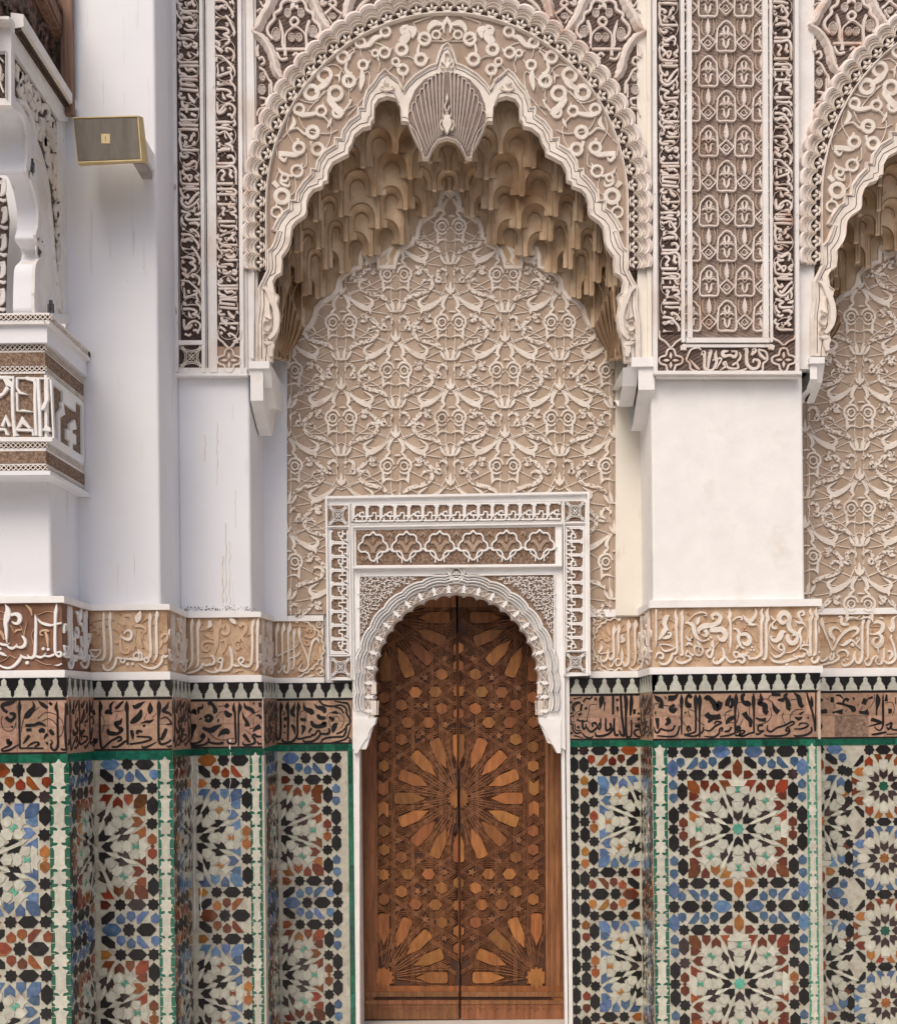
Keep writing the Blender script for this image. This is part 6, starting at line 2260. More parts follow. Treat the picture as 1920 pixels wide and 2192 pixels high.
t2 = thing('inscription_cartouche', 'short horizontal inscription cartouche below the niche lattice, a quatrefoil at each end', 'inscription strip', (1.2, 4.64, 2.93))
g = MB(); prism(g, PS, [(1409, 716), (1461, 716), (1461, 746), (1652, 746), (1652, 716), (1701, 716), (1702, 797), (1409, 797)], -0.012, 0.0); g.build('brown_ground', 'hatch2', t2)
quatre(t2, PS, 1435, 772, 24)
quatre(t2, PS, 1676, 771, 24)
k = 5.6
for st in parse('''540,1410,15 500,1380,35 420,1290,12
380,1300,25 400,1240,25 440,1170,25 520,1150,25 560,1180,12
380,1300,25 420,1340,25 440,1410,25 550,1440,20
560,1240,8 590,1200,50 600,1300,35 600,1390,40 650,1420,35
650,1200,8 670,1190,45 650,1300,40 640,1400,30
740,1180,8 730,1250,40 740,1330,38 700,1410,35 650,1420,30
690,1300,20 800,1280,25 740,1400,20
780,1420,10 850,1370,30 820,1340,25 850,1320,25 870,1380,30 930,1400,30 1000,1390,30 980,1330,30 930,1360,30
880,1190,20 820,1200,45 830,1250,45 900,1240,35 960,1260,40 980,1200,30 920,1190,20
1010,1200,10 1030,1260,30 990,1320,25
1060,1170,10 1100,1170,45 1100,1260,40 1110,1350,45 1170,1400,40 1240,1380,35 1250,1310,35 1190,1290,30 1180,1330,20
1160,1170,8 1200,1180,60 1160,1240,30
1240,1180,20 1270,1240,40 1330,1290,30
1240,1170,25 1330,1200,25 1350,1290,25 1300,1340,25 1290,1420,25 1200,1440,20
870,1430,20 1010,1430,30 1100,1400,25''', 1400, 540, k):
    m = MB(); ribpx(m, PS, st, -.001, 0.0085, 4); m.build('letter', 'pink', t2)
m = MB()
for st in parse('60,950,20 60,1030,28 130,1080,25 190,1150,22/330,950,20 330,1030,28 260,1080,25 200,1150,22/1410,950,20 1410,1030,28 1480,1070,25 1540,1120,22/1690,950,20 1680,1030,28 1610,1070,25 1550,1120,22/310,1150,60 380,1150,60/1360,1140,60 1430,1150,60', 1400, 540, k):
    ribpx(m, PS, st, 0, 0.010)
m.build('knot_frame', 'pink', t2)
# lattice of little niches
t3 = thing('niche_lattice_panel', 'tall lattice of little arched niches between the two inscription strips', 'stucco panel', (1.2, 4.65, 3.9))
LP = FP(4.648)
g = MB(); prism(g, LP, [(1477, -60), (1629, -60), (1631, 728), (1479, 728)], -0.005, 0.0); g.build('brown_ground', 'hatch3', t3)
kz = 3.196
LAT = {'niche_frame': ('pink', '-60,100,14 -62,20,14 -58,-40,14 -50,-60,14 -38,-72,14 -25,-88,14 0,-100,14 25,-88,14 38,-72,14 50,-60,14 58,-40,14 62,20,14 60,100,14 0,103,16 -60,100,14', .011),
 'flower': ('pink', '0,-72,4 -16,-50,16 -10,-25,14 0,-8,6/0,-72,4 16,-50,16 10,-25,14 0,-8,6/-48,0,8 -30,-14,14 -12,-4,8/48,0,8 30,-14,14 12,-4,8/-36,26,6 -18,24,12 -14,60,18 0,86,6/36,26,6 18,24,12 14,60,18 0,86,6/-36,-24,4 -20,-24,10 -8,-8,8/36,-24,4 20,-24,10 8,-8,8/-14,-2,7 0,-14,7 14,-2,7 0,12,7 -14,-2,7', .009),
 'bud': ('pink', '0,118,4 0,150,22 0,190,34 0,220,14/-16,200,6 0,228,10 16,200,6', .010),
 'diamond_frame': ('pink', '0,236,13 -26,258,13 -48,282,13 -26,310,13 0,332,13 26,310,13 48,282,13 26,258,13 0,236,13', .011),
 'little_quatrefoil': ('pink', '0,262,7 -10,268,8 -14,276,8 -24,284,8 -14,294,8 0,304,8 14,294,8 24,284,8 14,276,8 10,268,8 0,262,7', .004),
 'side_leaf': ('tan', '-34,118,6 -44,160,14 -40,210,16 -22,236,6/34,118,6 44,160,14 40,210,16 22,236,6/-58,112,5 -60,150,8 -56,200,8/58,112,5 60,150,8 56,200,8', .006)}
LM = {}
for nm, (m_, s, h) in LAT.items():
    m = MB()
    for st in parse(s, 1552, 300, kz): ribpx(m, LP, st, -0.0008, h, 3)
    O = LP.P(*LP.uv(1552, 300))
    me = bpy.data.meshes.new(nm)
    me.from_pydata([tuple(Vector(v) - O) for v in m.v], [], m.f)
    me.materials.append(M[m_])
    LM[nm] = me
for c in range(-2, 3):
    for r in range(-2, 6):
        cy = r * 149.3 + (4.5 if c % 2 else 79)
        y = cy + 0 * c
        x = 1552 + c * 38.2 + (y / 745) * 3
        for nm in LAT:
            oy = {'bud': 55, 'diamond_frame': 89, 'little_quatrefoil': 89, 'side_leaf': 55}.get(nm, 0)
            if y + oy > (708 if oy else 700) or y + oy < -50: continue
            if abs(c) == 2 and nm in ('bud',): pass
            u, v = LP.uv(x, y)
            o = inst(LM[nm], nm, t3, LP.P(u, v, 0.0001 * ((c + r) % 3)))
# side fillets hide the half motifs at the edges
# ================================================================== door surround
DP = FP(4.950)
DK = 4.950 / F
t = thing('door_surround', 'white stucco door surround with square lettering and a lobed arch', 'door surround', (-0.01, 4.95, 2.2))
DA = 976.0
def darc(s, off=0.0, rx=172.0, ry=184.0, cy=1458.0, leg=64.0):
    arcl = math.pi * (3 * (rx + ry) - math.sqrt((3 * rx + ry) * (rx + 3 * ry))) / 2
    tot = arcl + 2 * leg
    d = s * tot
    if d < leg: return (DA - rx - off, cy + leg - d)
    if d > leg + arcl: return (DA + rx + off + 3, cy + (d - leg - arcl))
    a = math.pi * (1 - (d - leg) / arcl)
    x, y = rx * math.cos(a), ry * math.sin(a)
    nx, ny = x / rx ** 2, y / ry ** 2
    L = math.hypot(nx, ny)
    return (DA + x + nx / L * off + (1.5 if s > .5 else 0), cy - y - ny / L * off)
NL = 23
NS = NL * 8
def dlob(i, b, amp): return b + amp * abs(math.sin(math.pi * i / 8)) ** .7
# plate with the arched opening
g = MB()
ins = [darc(i / NS, dlob(i, 3, 5)) for i in range(NS + 1)]
L0 = [(786, 1598), (797, 1560), (802, 1545)]
Rr = [(1153, 1545), (1160, 1560), (1172, 1590), (1203, 1602)]
outer = [(755, 1598), (753, 1200), (752, 1128), (1203, 1120), (1208, 1200), (1212, 1600)]
poly = [(755, 1604), (783, 1604)] + L0[:] + ins + Rr + [(1210, 1606)] + [(1206, 1124), (753, 1130)]
prism(g, DP, poly, -0.05, 0.0)
g.build('arched_plate', 'bright', t)
# jamb edges below the corbels
g = MB(); prism(g, DP, [(762, 1600), (769, 1600), (770, 2200), (764, 2200)], -0.05, -0.012); prism(g, DP, [(1202, 1600), (1209, 1600), (1216, 2200), (1210, 2200)], -0.05, -0.012)
g.build('jamb_edge', 'bright', t)
# soffit teeth: thickness of the lobed edge, seen from below
g = MB()
vs, fs = [], []
for i in range(NS + 1):
    u, v = DP.uv(*darc(i / NS, dlob(i, 2, 6)))
    u2, v2 = DP.uv(*darc(i / NS, dlob(i, -1, 6)))
    vs += [DP.P(u, v, 0.006), DP.P(u2, v2, 0.0), DP.P(u2, v2, -0.11)]
for i in range(NS):
    for j in range(2):
        fs.append((i * 3 + j, i * 3 + j + 1, i * 3 + j + 4, i * 3 + j + 3))
g.add(vs, fs)
g.build('lobed_soffit', 'trim', t)
g = MB()
rib(g, DP, [DP.uv(*darc(i / 120, 13)) + (19 * DK,) for i in range(121)], -0.002, 0.003, 0.1)
g.build('tan_band', 'tan', t)
g = MB()
for ph in (0, 1):
    rib(g, DP, [DP.uv(*darc(i / NS, 6 + 14 * abs(math.sin(math.pi * (i / 8 / 1 + ph * .5))))) + (2.0 * DK,) for i in range(NS + 1)], 0, 0.008, .3)
    rib(g, DP, [DP.uv(*darc(i / NS, 4 + 14 * abs(math.sin(math.pi * (i / 8 + ph * .5 + .12))))) + (1.5 * DK,) for i in range(NS + 1)], 0, 0.007, .3)
g.build('interlaced_arches', 'bright', t)
for i in range(NL + 1):
    x, y = darc(min(1, i / NL), 5)
    x2, y2 = darc(min(1, i / NL), 20)
    g = MB()
    dx_, dy_ = (x2 - x) / 15, (y2 - y) / 15
    ribpx(g, DP, [(x, y, 12), (x + dx_ * 5, y + dy_ * 5, 6), (x + dx_ * 10, y + dy_ * 10, 10), (x + dx_ * 19, y + dy_ * 19, 1)], 0, 0.012, 3)
    g.build('little_palmette', 'bright', t)
NM = 17 * 10
def mlob(i, b, amp): return b + amp * abs(math.sin(math.pi * i / 10)) ** .7
for (o_, w_, h, amp) in ((22, 3.5, .014, 4), (28, 5, .022, 4), (35, 3.5, .014, 4), (40, 3, .018, 4)):
    g = MB()
    rib(g, DP, [DP.uv(*darc(i / NM, mlob(i, o_, amp))) + (w_ * DK,) for i in range(NM + 1)], 0, h, .8)
    g.build('lobed_moulding', 'bright', t)
g = MB()
rib(g, DP, [DP.uv(*darc(i / NM, mlob(i, 45, 4))) + (1.2 * DK,) for i in range(NM + 1)], 0, 0.0012, 0)
rib(g, DP, [DP.uv(*darc(i / NM, mlob(i, 31.5, 4))) + (1.4 * DK,) for i in range(NM + 1)], 0, 0.0014, 0)
g.build('incised_outline', 'groove', t)
# spandrels with dense scrolls
for sd in (-1, 1):
    g = MB()
    x0, x1 = (772, 966) if sd < 0 else (990, 1184)
    pts = [(x0, 1236), (x1, 1234)]
    arcp = []
    for i in range(NM + 1):
        p = darc(i / NM, mlob(i, 44, 4))
        if x0 <= p[0] <= x1 and p[1] < 1400: arcp.append(p)
    if sd < 0:
        poly = [(x0, 1234), (x1, 1234)] + arcp[::-1] + [(x0, arcp[0][1])]
    else:
        poly = [(x1, 1230), (x1, arcp[-1][1])] + arcp[::-1] + [(x0, 1232)]
    prism(g, DP, poly, 0.0, 0.002)
    g.build('spandrel_ground', 'kground', t)
    rs = random.Random(5)
    mc = MB()
    for yy in range(1238, 1400, 8):
        for xx in range(774, 970, 8):
            x = xx + (4 if (yy // 8) % 2 else 0)
            y = yy
            if x > 962: continue
            d = ((x - DA) / (172 + 53)) ** 2 + ((y - 1458) / (184 + 53)) ** 2
            if y < 1458 and d < 1: continue
            a = rs.random() * 6.28
            r = rs.uniform(3.0, 4.6)
            dirn = rs.choice((-1, 1))
            p = [(x + r * (1 - .16 * k) * math.cos(a + dirn * k * .95), y + r * (1 - .16 * k) * math.sin(a + dirn * k * .95), 2.4 - .12 * k) for k in range(6)]
            p = [(p[0][0] + rs.uniform(3, 6) * math.cos(a - dirn * 1.2), p[0][1] + rs.uniform(3, 6) * math.sin(a - dirn * 1.2), 1.0)] + p
            if sd > 0: p = [(2 * DA - q[0] + 4,) + tuple(q[1:]) for q in p]
            ribpx(mc, DP, p, 0.001, 0.009, 2)
    m = MB()
    mc.build('leaf_curls', 'bright', t, kind='stuff')
    xx0, xx1 = (770, 968) if sd < 0 else (988, 1186)
    ribpx(m, DP, [(xx0, 1410, 3), (xx0, 1234, 3), (xx1, 1232, 3)] if sd < 0 else [(xx0, 1232, 3), (xx1, 1230, 3), (xx1 + 1, 1410, 3)], 0, 0.010, 1)
    m.build('spandrel_fillet', 'bright', t)
# boss
g = MB(); disc(g, DP, 976.5, 1228, 10.5, 0, 0.006, 16); g.build('boss_ground', 'kground', t)
g = MB()
ribpx(g, DP, [(976.5 + 12 * math.cos(a * .5236), 1228 + 12 * math.sin(a * .5236), 4) for a in range(12)], 0, .014, 2, True)
for k in (-5, 0, 5):
    ribpx(g, DP, [(976.5 + k - 7, 1228 + 7 - abs(k) * .3, 1.7), (976.5 + k + 7, 1228 - 7 + abs(k) * .3, 1.7)], 0.004, .009, 1)
    ribpx(g, DP, [(976.5 + k - 7, 1228 - 7 + abs(k) * .3, 1.7), (976.5 + k + 7, 1228 + 7 - abs(k) * .3, 1.7)], 0.004, .009, 1)
ribpx(g, DP, [(966, 1215, 5), (960, 1225, 4), (966, 1241, 5), (976.5, 1247, 5), (988, 1241, 5), (993, 1225, 4), (987, 1213, 5)], 0, .012, 3)
g.build('boss', 'bright', t)
# outer frame with its fillets
FRM = FP(4.945)
for (a, b, c, d, nm) in ((696, 1066, 1262, 1079, 'top_fillet'), (701, 1118, 1257, 1129, 'cross_fillet')):
    pass
g = MB()
def quadp(pl, x0, y0, x1, y1, h0, h1, sl=-0.0125):
    """level slab drawn with the photograph's slight slope"""
    f = lambda x, y: (x, y + (x - x0) * sl)
    prism(g, pl, [f(x0, y0), f(x1, y0), f(x1, y1), f(x0, y1)], h0, h1)
quadp(FRM, 697, 1068, 1262, 1456, -0.05, -0.0) if False else None
def piece(nm, m_, poly_, h0, h1):
    g = MB(); prism(g, FRM, poly_, h0, h1); g.build(nm, m_, t)
piece('top_rail', 'bright', [(697, 1068), (1260, 1058), (1260, 1126), (697, 1134)], -0.045, 0.0)
piece('left_rail', 'bright', [(697, 1134), (757, 1133), (762, 1456), (704, 1456)], -0.045, 0.0)
piece('right_rail', 'bright', [(1203, 1126), (1259, 1125), (1262, 1446), (1206, 1448)], -0.045, 0.0)
for p_ in ([(697, 1066, 7), (1260, 1056, 7)], [(699, 1066, 6), (704, 1455, 6)], [(1258, 1058, 6), (1261, 1445, 6)]):
    g = MB(); ribpx(g, FRM, p_, 0, 0.016, 1); g.build('frame_fillet', 'bright', t)
KP = FP(4.9445)
def kufic_unit(pl, p0, ax, ay, n, W, Hh, m_l='bright'):
    """n square-lettered units set along ax from p0, their height along ay"""
    for i in range(n):
        bx, by = p0[0] + ax[0] * W * i, p0[1] + ax[1] * W * i
        f = lambda a, b: (bx + ax[0] * a * W + ay[0] * b * Hh, by + ax[1] * a * W + ay[1] * b * Hh)
        g = MB()
        th = 4.0
        even = i % 2 == 0
        S = [[(0.03, .0), (0.03, 1.0)], [(0.14, .16), (0.14, 1.0)], [(0.0, .98), (.99, .98)], [(.14, .93), (.22, .9), (.22, .82)], [(.99, .93), (.86, .9)],
             [(0.14, .30), (.30, .30), (.42, .44)] if even else [(0.14, .30), (.46, .32)],
             [(.42, .44), (.56, .30), (.98, .30)] if even else [(.46, .32), (.5, .5), (.72, .5), (.74, .32), (.98, .30)],
             [(.30, .06), (.30, .2)], [(.14, .02), (.98, .02)], [(.74, .30), (.74, .10)]]
        if even: S += [[(.56, .30), (.56, .5), (.84, .56), (.84, .42)]]
        for s in S:
            ribpx(g, pl, [f(a, b) + (th,) for a, b in s], 0, 0.009, 1)
        g.build('square_letters', m_l, t)
def kband(x0, y0, x1, y1, sl=0.0):
    g = MB(); prism(g, KP, [(x0, y0), (x1, y0 + (x1 - x0) * sl), (x1, y1 + (x1 - x0) * sl), (x0, y1)], 0, 0.001); g.build('carved_ground', 'kground', t)
kband(752, 1081, 1201, 1119, -0.0115)
kufic_unit(KP, (754, 1117), (1, -0.0115), (0, -1), 15, 29.7, 36)
kband(707, 1133, 746, 1400)
kufic_unit(KP, (745, 1400), (0, -1), (-1, 0), 9, 29.4, 37)
kband(1211, 1125, 1250, 1392)
kufic_unit(KP, (1211, 1127), (0, 1), (1, 0), 9, 29.4, 38)
for (a, b, c, d) in ((703, 1082, 745, 1125), (1209, 1073, 1252, 1116), (709, 1407, 751, 1449), (1210, 1397, 1253, 1439)):
    star_square(t, KP, a, b, c, d, 'kground', 'bright', 0.008)
for p_ in ([(747.5, 1078, 4), (753, 1452, 4)], [(1206, 1070, 4), (1208, 1444, 4)], [(702, 1128, 4), (747, 1127, 4)], [(1208, 1120, 4), (1252, 1119, 4)], [(705, 1403.5, 4), (750, 1403, 4)], [(1209, 1394, 4), (1254, 1393, 4)]):
    g = MB(); ribpx(g, KP, p_, 0, 0.011, 1); g.build('frame_fillet', 'bright', t)
g = MB()
for p_ in ([(751, 1080, 1.3), (1204, 1074, 1.3)], [(753, 1125, 1.3), (1204, 1119, 1.3)], [(755.5, 1126, 1.5), (760, 1450, 1.5)], [(1203, 1120, 1.5), (1207, 1440, 1.5)]):
    ribpx(g, KP, p_, 0, 0.0014, 1)
g.build('incised_outline', 'groove', t)
# panel of interlaced lobed arches
IP = FP(4.936)
g = MB(); prism(g, IP, [(755, 1127), (1202, 1119), (1202, 1213), (757, 1217)], -0.02, 0.0); g.build('lintel_panel', 'bright', t)
g = MB(); prism(g, IP, [(762, 1135), (1188, 1128), (1188, 1207), (763, 1210)], 0, 0.0008); g.build('carved_ground', 'kground', t)
g = MB(); ribpx(g, IP, [(756, 1128, 5), (1202, 1121, 5), (1202, 1211, 5), (757, 1215, 6)], 0, 0.012, 1, True); g.build('frame_fillet', 'bright', t)
PIT = 71.2
for i in range(6):
    cx_ = 799 + PIT * i
    oy = -0.0125 * (cx_ - 762)
    g = MB()
    # lobed arch (upper) and its mirror-like lower row half a step on
    for sx in (-1, 1):
        pts = [(cx_, 1139, 4.5), (cx_ + sx * 7, 1146, 4.2), (cx_ + sx * 15, 1146, 4.2), (cx_ + sx * 21, 1152, 4.2), (cx_ + sx * 22, 1160, 4.2), (cx_ + sx * 29, 1166, 4.2), (cx_ + sx * 31, 1175, 4.2), (cx_ + sx * 26, 1182, 4.2), (cx_ + sx * 16, 1182, 4.2), (cx_ + sx * 9, 1188, 4.2), (cx_ + sx * 7, 1196, 4.2), (cx_ + sx * 1, 1203, 4.2)]
        ribpx(g, IP, [(a, b + oy, c) for a, b, c in pts], 0, 0.010, 3)
    g.build('lobed_arch', 'bright', t)
    g = MB()
    x2 = cx_ + PIT / 2
    for sx in (-1, 1):
        pts = [(x2, 1175, 3.5), (x2 + sx * 6, 1181, 3.6), (x2 + sx * 14, 1182, 3.6), (x2 + sx * 18, 1190, 3.6), (x2 + sx * 26, 1197, 3.6), (x2 + sx * 26, 1206, 3.0)]
        if i == 5 and sx > 0: continue
        ribpx(g, IP, [(a, b + oy, c) for a, b, c in pts], 0, 0.009, 3)
    g.build('lobed_arch', 'bright', t)
    g = MB()
    for s in '0,9,2 0,20,6 0,26,2/-20,26,4 -12,24,8 -4,34,7 -2,46,3/20,26,4 12,24,8 4,34,7 2,46,3/-28,44,2 -14,40,5 -6,46,2/28,44,2 14,40,5 6,46,2/0,30,3 0,44,3/-30,10,2 -36,4,5 -40,12,2/30,10,2 36,4,5 40,12,2/-36,20,2 -34,30,4 -36,38,2/-18,62,3 -12,54,6 -6,62,3/18,62,3 12,54,6 6,62,3'.split('/'):
        for st in parse(s, cx_, 1139 + oy, 1): 
            if all(764 < p[0] < 1187 for p in st): ribpx(g, IP, st, 0, 0.006, 3)
    g.build('leaf_spray', 'tan', t)
# corbels under the lobed arch
for sd in (-1, 1):
    g = MB()
    pts = [(806, 1536), (803, 1550), (795, 1558), (790, 1568), (788, 1578), (782, 1584), (772, 1600), (766, 1612), (758, 1612), (758, 1540)]
    if sd > 0: pts = [(2 * DA - a + 6, b) for a, b in pts][::-1]
    prism(g, DP, pts, -0.09, 0.008)
    g.build('corbel', 'bright', t)
    g = MB()
    for st in parse('800,1500,14 800,1530,14/792,1498,3 790,1535,3/810,1500,3 809,1530,3/801,1462,10 801,1485,12/794,1470,2 800,1490,3 806,1470,2'):
        if sd > 0: st = [(2 * DA - p[0] + 4,) + tuple(p[1:]) for p in st]
        ribpx(g, DP, st, 0, 0.012, 2)
    g.build('impost', 'relief', t)

# ================================================================== the cedar door
YD = 5.20
WP = FP(YD)
WK = YD / F
dt = thing('cedar_door', 'carved cedar double door with radiating star panels under the lobed arch', 'door', (0.0, YD, ZF))
ZC = (865 / 3.733 + 750, 1600 / 3.733 + 1280)
def seam(y): return lerp(978.0, 986.5, (y - 1290) / 890)
leafL = MB(); leafR = MB()
prism(leafL, WP, [(760, 1225), (seam(1255) - 1.6, 1225), (seam(2182) - 1.6, 2182), (760, 2182)], -0.05, 0.0)
prism(leafR, WP, [(seam(1255) + 1.6, 1225), (1225, 1225), (1225, 2181), (seam(2182) + 1.6, 2181)], -0.05, 0.0)
LL = leafL.build('door_leaf', 'woodd', dt)
LR = leafR.build('door_leaf', 'woodd', dt)
def offpoly(P_, d):
    n = len(P_)
    area = sum(P_[i][0] * P_[(i + 1) % n][1] - P_[(i + 1) % n][0] * P_[i][1] for i in range(n))
    s = 1 if area > 0 else -1
    out = []
    for i in range(n):
        a, b, c = P_[i - 1], P_[i], P_[(i + 1) % n]
        n1 = (b[1] - a[1], -(b[0] - a[0])); n2 = (c[1] - b[1], -(c[0] - b[0]))
        l1, l2 = math.hypot(*n1) or 1, math.hypot(*n2) or 1
        n1 = (n1[0] / l1, n1[1] / l1); n2 = (n2[0] / l2, n2[1] / l2)
        mx, my = n1[0] + n2[0], n1[1] + n2[1]
        L2 = mx * mx + my * my
        k = 2 / max(L2, 0.9)
        out.append((b[0] + s * d * mx * k / 1, b[1] + s * d * my * k / 1) if False else (b[0] + s * d * mx * k, b[1] + s * d * my * k))
    return out
XLO, XHI, YLO, YHI = 806, 1166, 1255, 2108
def clipx(P_, xmin, xmax):
    def cl(poly, f, inter):
        out = []
        for i in range(len(poly)):
            a, b = poly[i - 1], poly[i]
            if f(b):
                if not f(a): out.append(inter(a, b))
                out.append(b)
            elif f(a): out.append(inter(a, b))
        return out
    def ix(x): return lambda a, b: (x, a[1] + (b[1] - a[1]) * (x - a[0]) / (b[0] - a[0]))
    P_ = cl(P_, lambda p: p[0] >= xmin, ix(xmin))
    if P_: P_ = cl(P_, lambda p: p[0] <= xmax, ix(xmax))
    return P_
def wpanel(P_, strap=True, hgt=0.010):
    cy_ = sum(p[1] for p in P_) / len(P_)
    sx = seam(cy_)
    for leaf, lo, hi in ((LL, XLO, sx - 3), (LR, sx + 3, XHI)):
        Q = clipx(P_, lo, hi)
        if len(Q) < 3 or max(p[0] for p in Q) - min(p[0] for p in Q) < 3: continue
        g = MB()
        prism(g, WP, Q, 0, hgt, 0.0012)
        g.build('raised_panel', 'woodp', leaf)
        if strap:
            for j, d in enumerate((4.6, 8.4, 12.2)):
                q = offpoly(Q, d) if len(Q) == len(P_) else offpoly(Q, d)
                ok = [(min(max(p[0], lo - 1), hi + 1), p[1], 2.7) for p in q]
                STR[0 if leaf is LL else 1].append((ok, 0.0075 - j * 0.0006 + (j % 2) * .0004))
STR = [[], []]
def kite(cx, cy, ang, r0=68, r1=137, w_=24.5):
    ca, sa = math.cos(R(ang)), math.sin(R(ang))
    pts = [(r0, 0), (r0 + 30, w_ / 2), (r1 - 3, w_ / 2), (r1, w_ * .30), (r1, -w_ * .30), (r1 - 3, -w_ / 2), (r0 + 30, -w_ / 2)]
    return [(cx + a * ca - b * sa, cy + a * sa + b * ca) for a, b in pts]
for k in range(16):
    wpanel(kite(ZC[0], ZC[1], k * 22.5))
for (cx, cy, a0) in ((826, 1322, 0), (1142, 1322, 90), (822, 2092, -90), (1148, 2092, 180)):
    for k in range(5):
        a = a0 + k * 22.5
        P_ = kite(cx, cy, a, w_=24 if k in (0, 4) else 24.5)
        if max(p[0] for p in P_) > XHI + 12 or min(p[0] for p in P_) < XLO - 12: continue
        wpanel(P_)
def hexp(cx, cy, r, ang, n=6, sq=.86):
    return [(cx + r * math.cos(R(ang + i * 360 / n)) * (1 if i % 3 else 1.12), cy + r * math.sin(R(ang + i * 360 / n))) for i in range(n)]
SMALL = [(1000, 610, 30), (1050, 750, 0), (1210, 755, 0), (1460, 795, 90), (1320, 855, 30), (1000, 885, 30), (1105, 995, 0), (1270, 995, 0), (1320, 1130, 30), (1460, 1190, 90), (1460, 1340, 90)]
MIDS = [(865, 540), (865, 400), (865, 925)]
cz = (865, 1600)
def zp(x, y): return (750 + x / 3.733, 1280 + y / 3.733)
for (x, y, a) in SMALL:
    for sx in (1, -1):
        for sy in (1, -1):
            X_, Y_ = cz[0] + sx * (x - cz[0]), cz[1] + sy * (y - cz[1])
            p = zp(X_, Y_)
            if p[1] > YHI - 8: continue
            wpanel(hexp(p[0], p[1], 13.3, a))
for (x, y) in MIDS:
    for sy in (1, -1):
        p = zp(x, cz[1] + sy * (y - cz[1]))
        wpanel(hexp(p[0], p[1], 13, 90))
for (x, y) in ((1465, 1500), (1465, 1700)):
    for sx in (1, -1):
        p = zp(cz[0] + sx * (x - cz[0]), y)
        s = 1 if y > 1600 else -1
        wpanel([(p[0] - 11, p[1] - s * 15), (p[0], p[1] - s * 22), (p[0] + 11, p[1] - s * 15), (p[0] + 11, p[1] + s * 15), (p[0], p[1] + s * 5), (p[0] - 11, p[1] + s * 15)][::1])
def starp(cx, cy, n, r1, r2, rot=0):
    return [(cx + (r1 if i % 2 == 0 else r2) * math.sin(math.pi * i / n + rot), cy - (r1 if i % 2 == 0 else r2) * math.cos(math.pi * i / n + rot)) for i in range(2 * n)]
for (x, y, rot) in ((975, 485, .3), (1130, 635, 0), (1345, 720, .3), (1130, 860, 0), (1190, 860, .6), (970, 1010, .3), (1185, 1100, 0), (1345, 1265, .3)):
    for sx in (1, -1):
        for sy in (1, -1):
            p = zp(cz[0] + sx * (x - cz[0]), cz[1] + sy * (y - cz[1]))
            g = MB(); prism(g, WP, starp(p[0], p[1], 5, 10, 4.2, rot), 0, 0.0098, .0006)
            g.build('star_inlay', 'wood', LR if p[0] > 984 else LL)
for (x, y) in ((1462, 990), (1462, 2210)):
    for sx in (1, -1):
        p = zp(cz[0] + sx * (x - cz[0]), y)
        wpanel(starp(p[0], p[1], 8, 14, 10.5, 0))
for y in (745, 2455):
    p = zp(865, y)
    wpanel(starp(p[0], p[1], 8, 14.5, 10.5, 0))
wpanel(starp(ZC[0], ZC[1], 16, 25, 18.5, 0), strap=False, hgt=.009)
for (cx, cy) in ((822, 2092), (1148, 2092), (826, 1322), (1142, 1322)):
    wpanel(starp(cx, cy, 12, 24, 18, 0), strap=False, hgt=.009)
# straps (moulded battens): radial ones between the rays and outlines round the panels
for li, leaf in enumerate((LL, LR)):
    i0 = 0
    g = MB()
    for q, h in STR[li]:
        ribpx(g, WP, q, 0.0, h, 1, True, bev=0.35)
    sx = 1 if li else -1
    lo, hi = (XLO, 978) if li == 0 else (985, XHI)
    rb_ = []
    for (cx, cy) in ((ZC[0], ZC[1]), (822, 2092), (1148, 2092), (826, 1322), (1142, 1322)):
        for k in range(16):
            a = R(k * 22.5 + 11.25)
            for d in (-4.4, 0, 4.4):
                p0 = (cx + 27 * math.cos(a) - d * math.sin(a) * .8, cy + 27 * math.sin(a) + d * math.cos(a) * .8)
                p1 = (cx + 102 * math.cos(a) - d * math.sin(a) * 2.0, cy + 102 * math.sin(a) + d * math.cos(a) * 2.0)
                Q = clip_seg = None
                if lo < p0[0] < hi and lo < p1[0] < hi and p1[1] < YHI and p0[1] < YHI:
                    ribpx(g, WP, [p0 + (2.6,), p1 + (3.0,)], 0, 0.0066, 1)
    # diagonal and straight battens that cross the field
    for base in range(0, 26):
        y0 = 1290 + base * 36
        for d in (-2.2, 2.2):
            for s in (1, -1):
                p0, p1 = (lo + 2, y0 + d), (hi - 2, y0 + d + s * 110)
                if p1[1] < YHI and p1[1] > 1262 and p0[1] < YHI:
                    ribpx(g, WP, [p0 + (2.4,), p1 + (2.4,)], 0, 0.0058, 1)
    for xx in (lo + 36, lo + 78, lo + 118, hi - 34):
        for d in (-2.2, 2.2):
            ribpx(g, WP, [(xx + d, 1270, 2.4), (xx + d, YHI - 3, 2.4)], 0, 0.0055, 1)
    o = g.build('interlaced_battens', 'wood', leaf, kind='stuff')
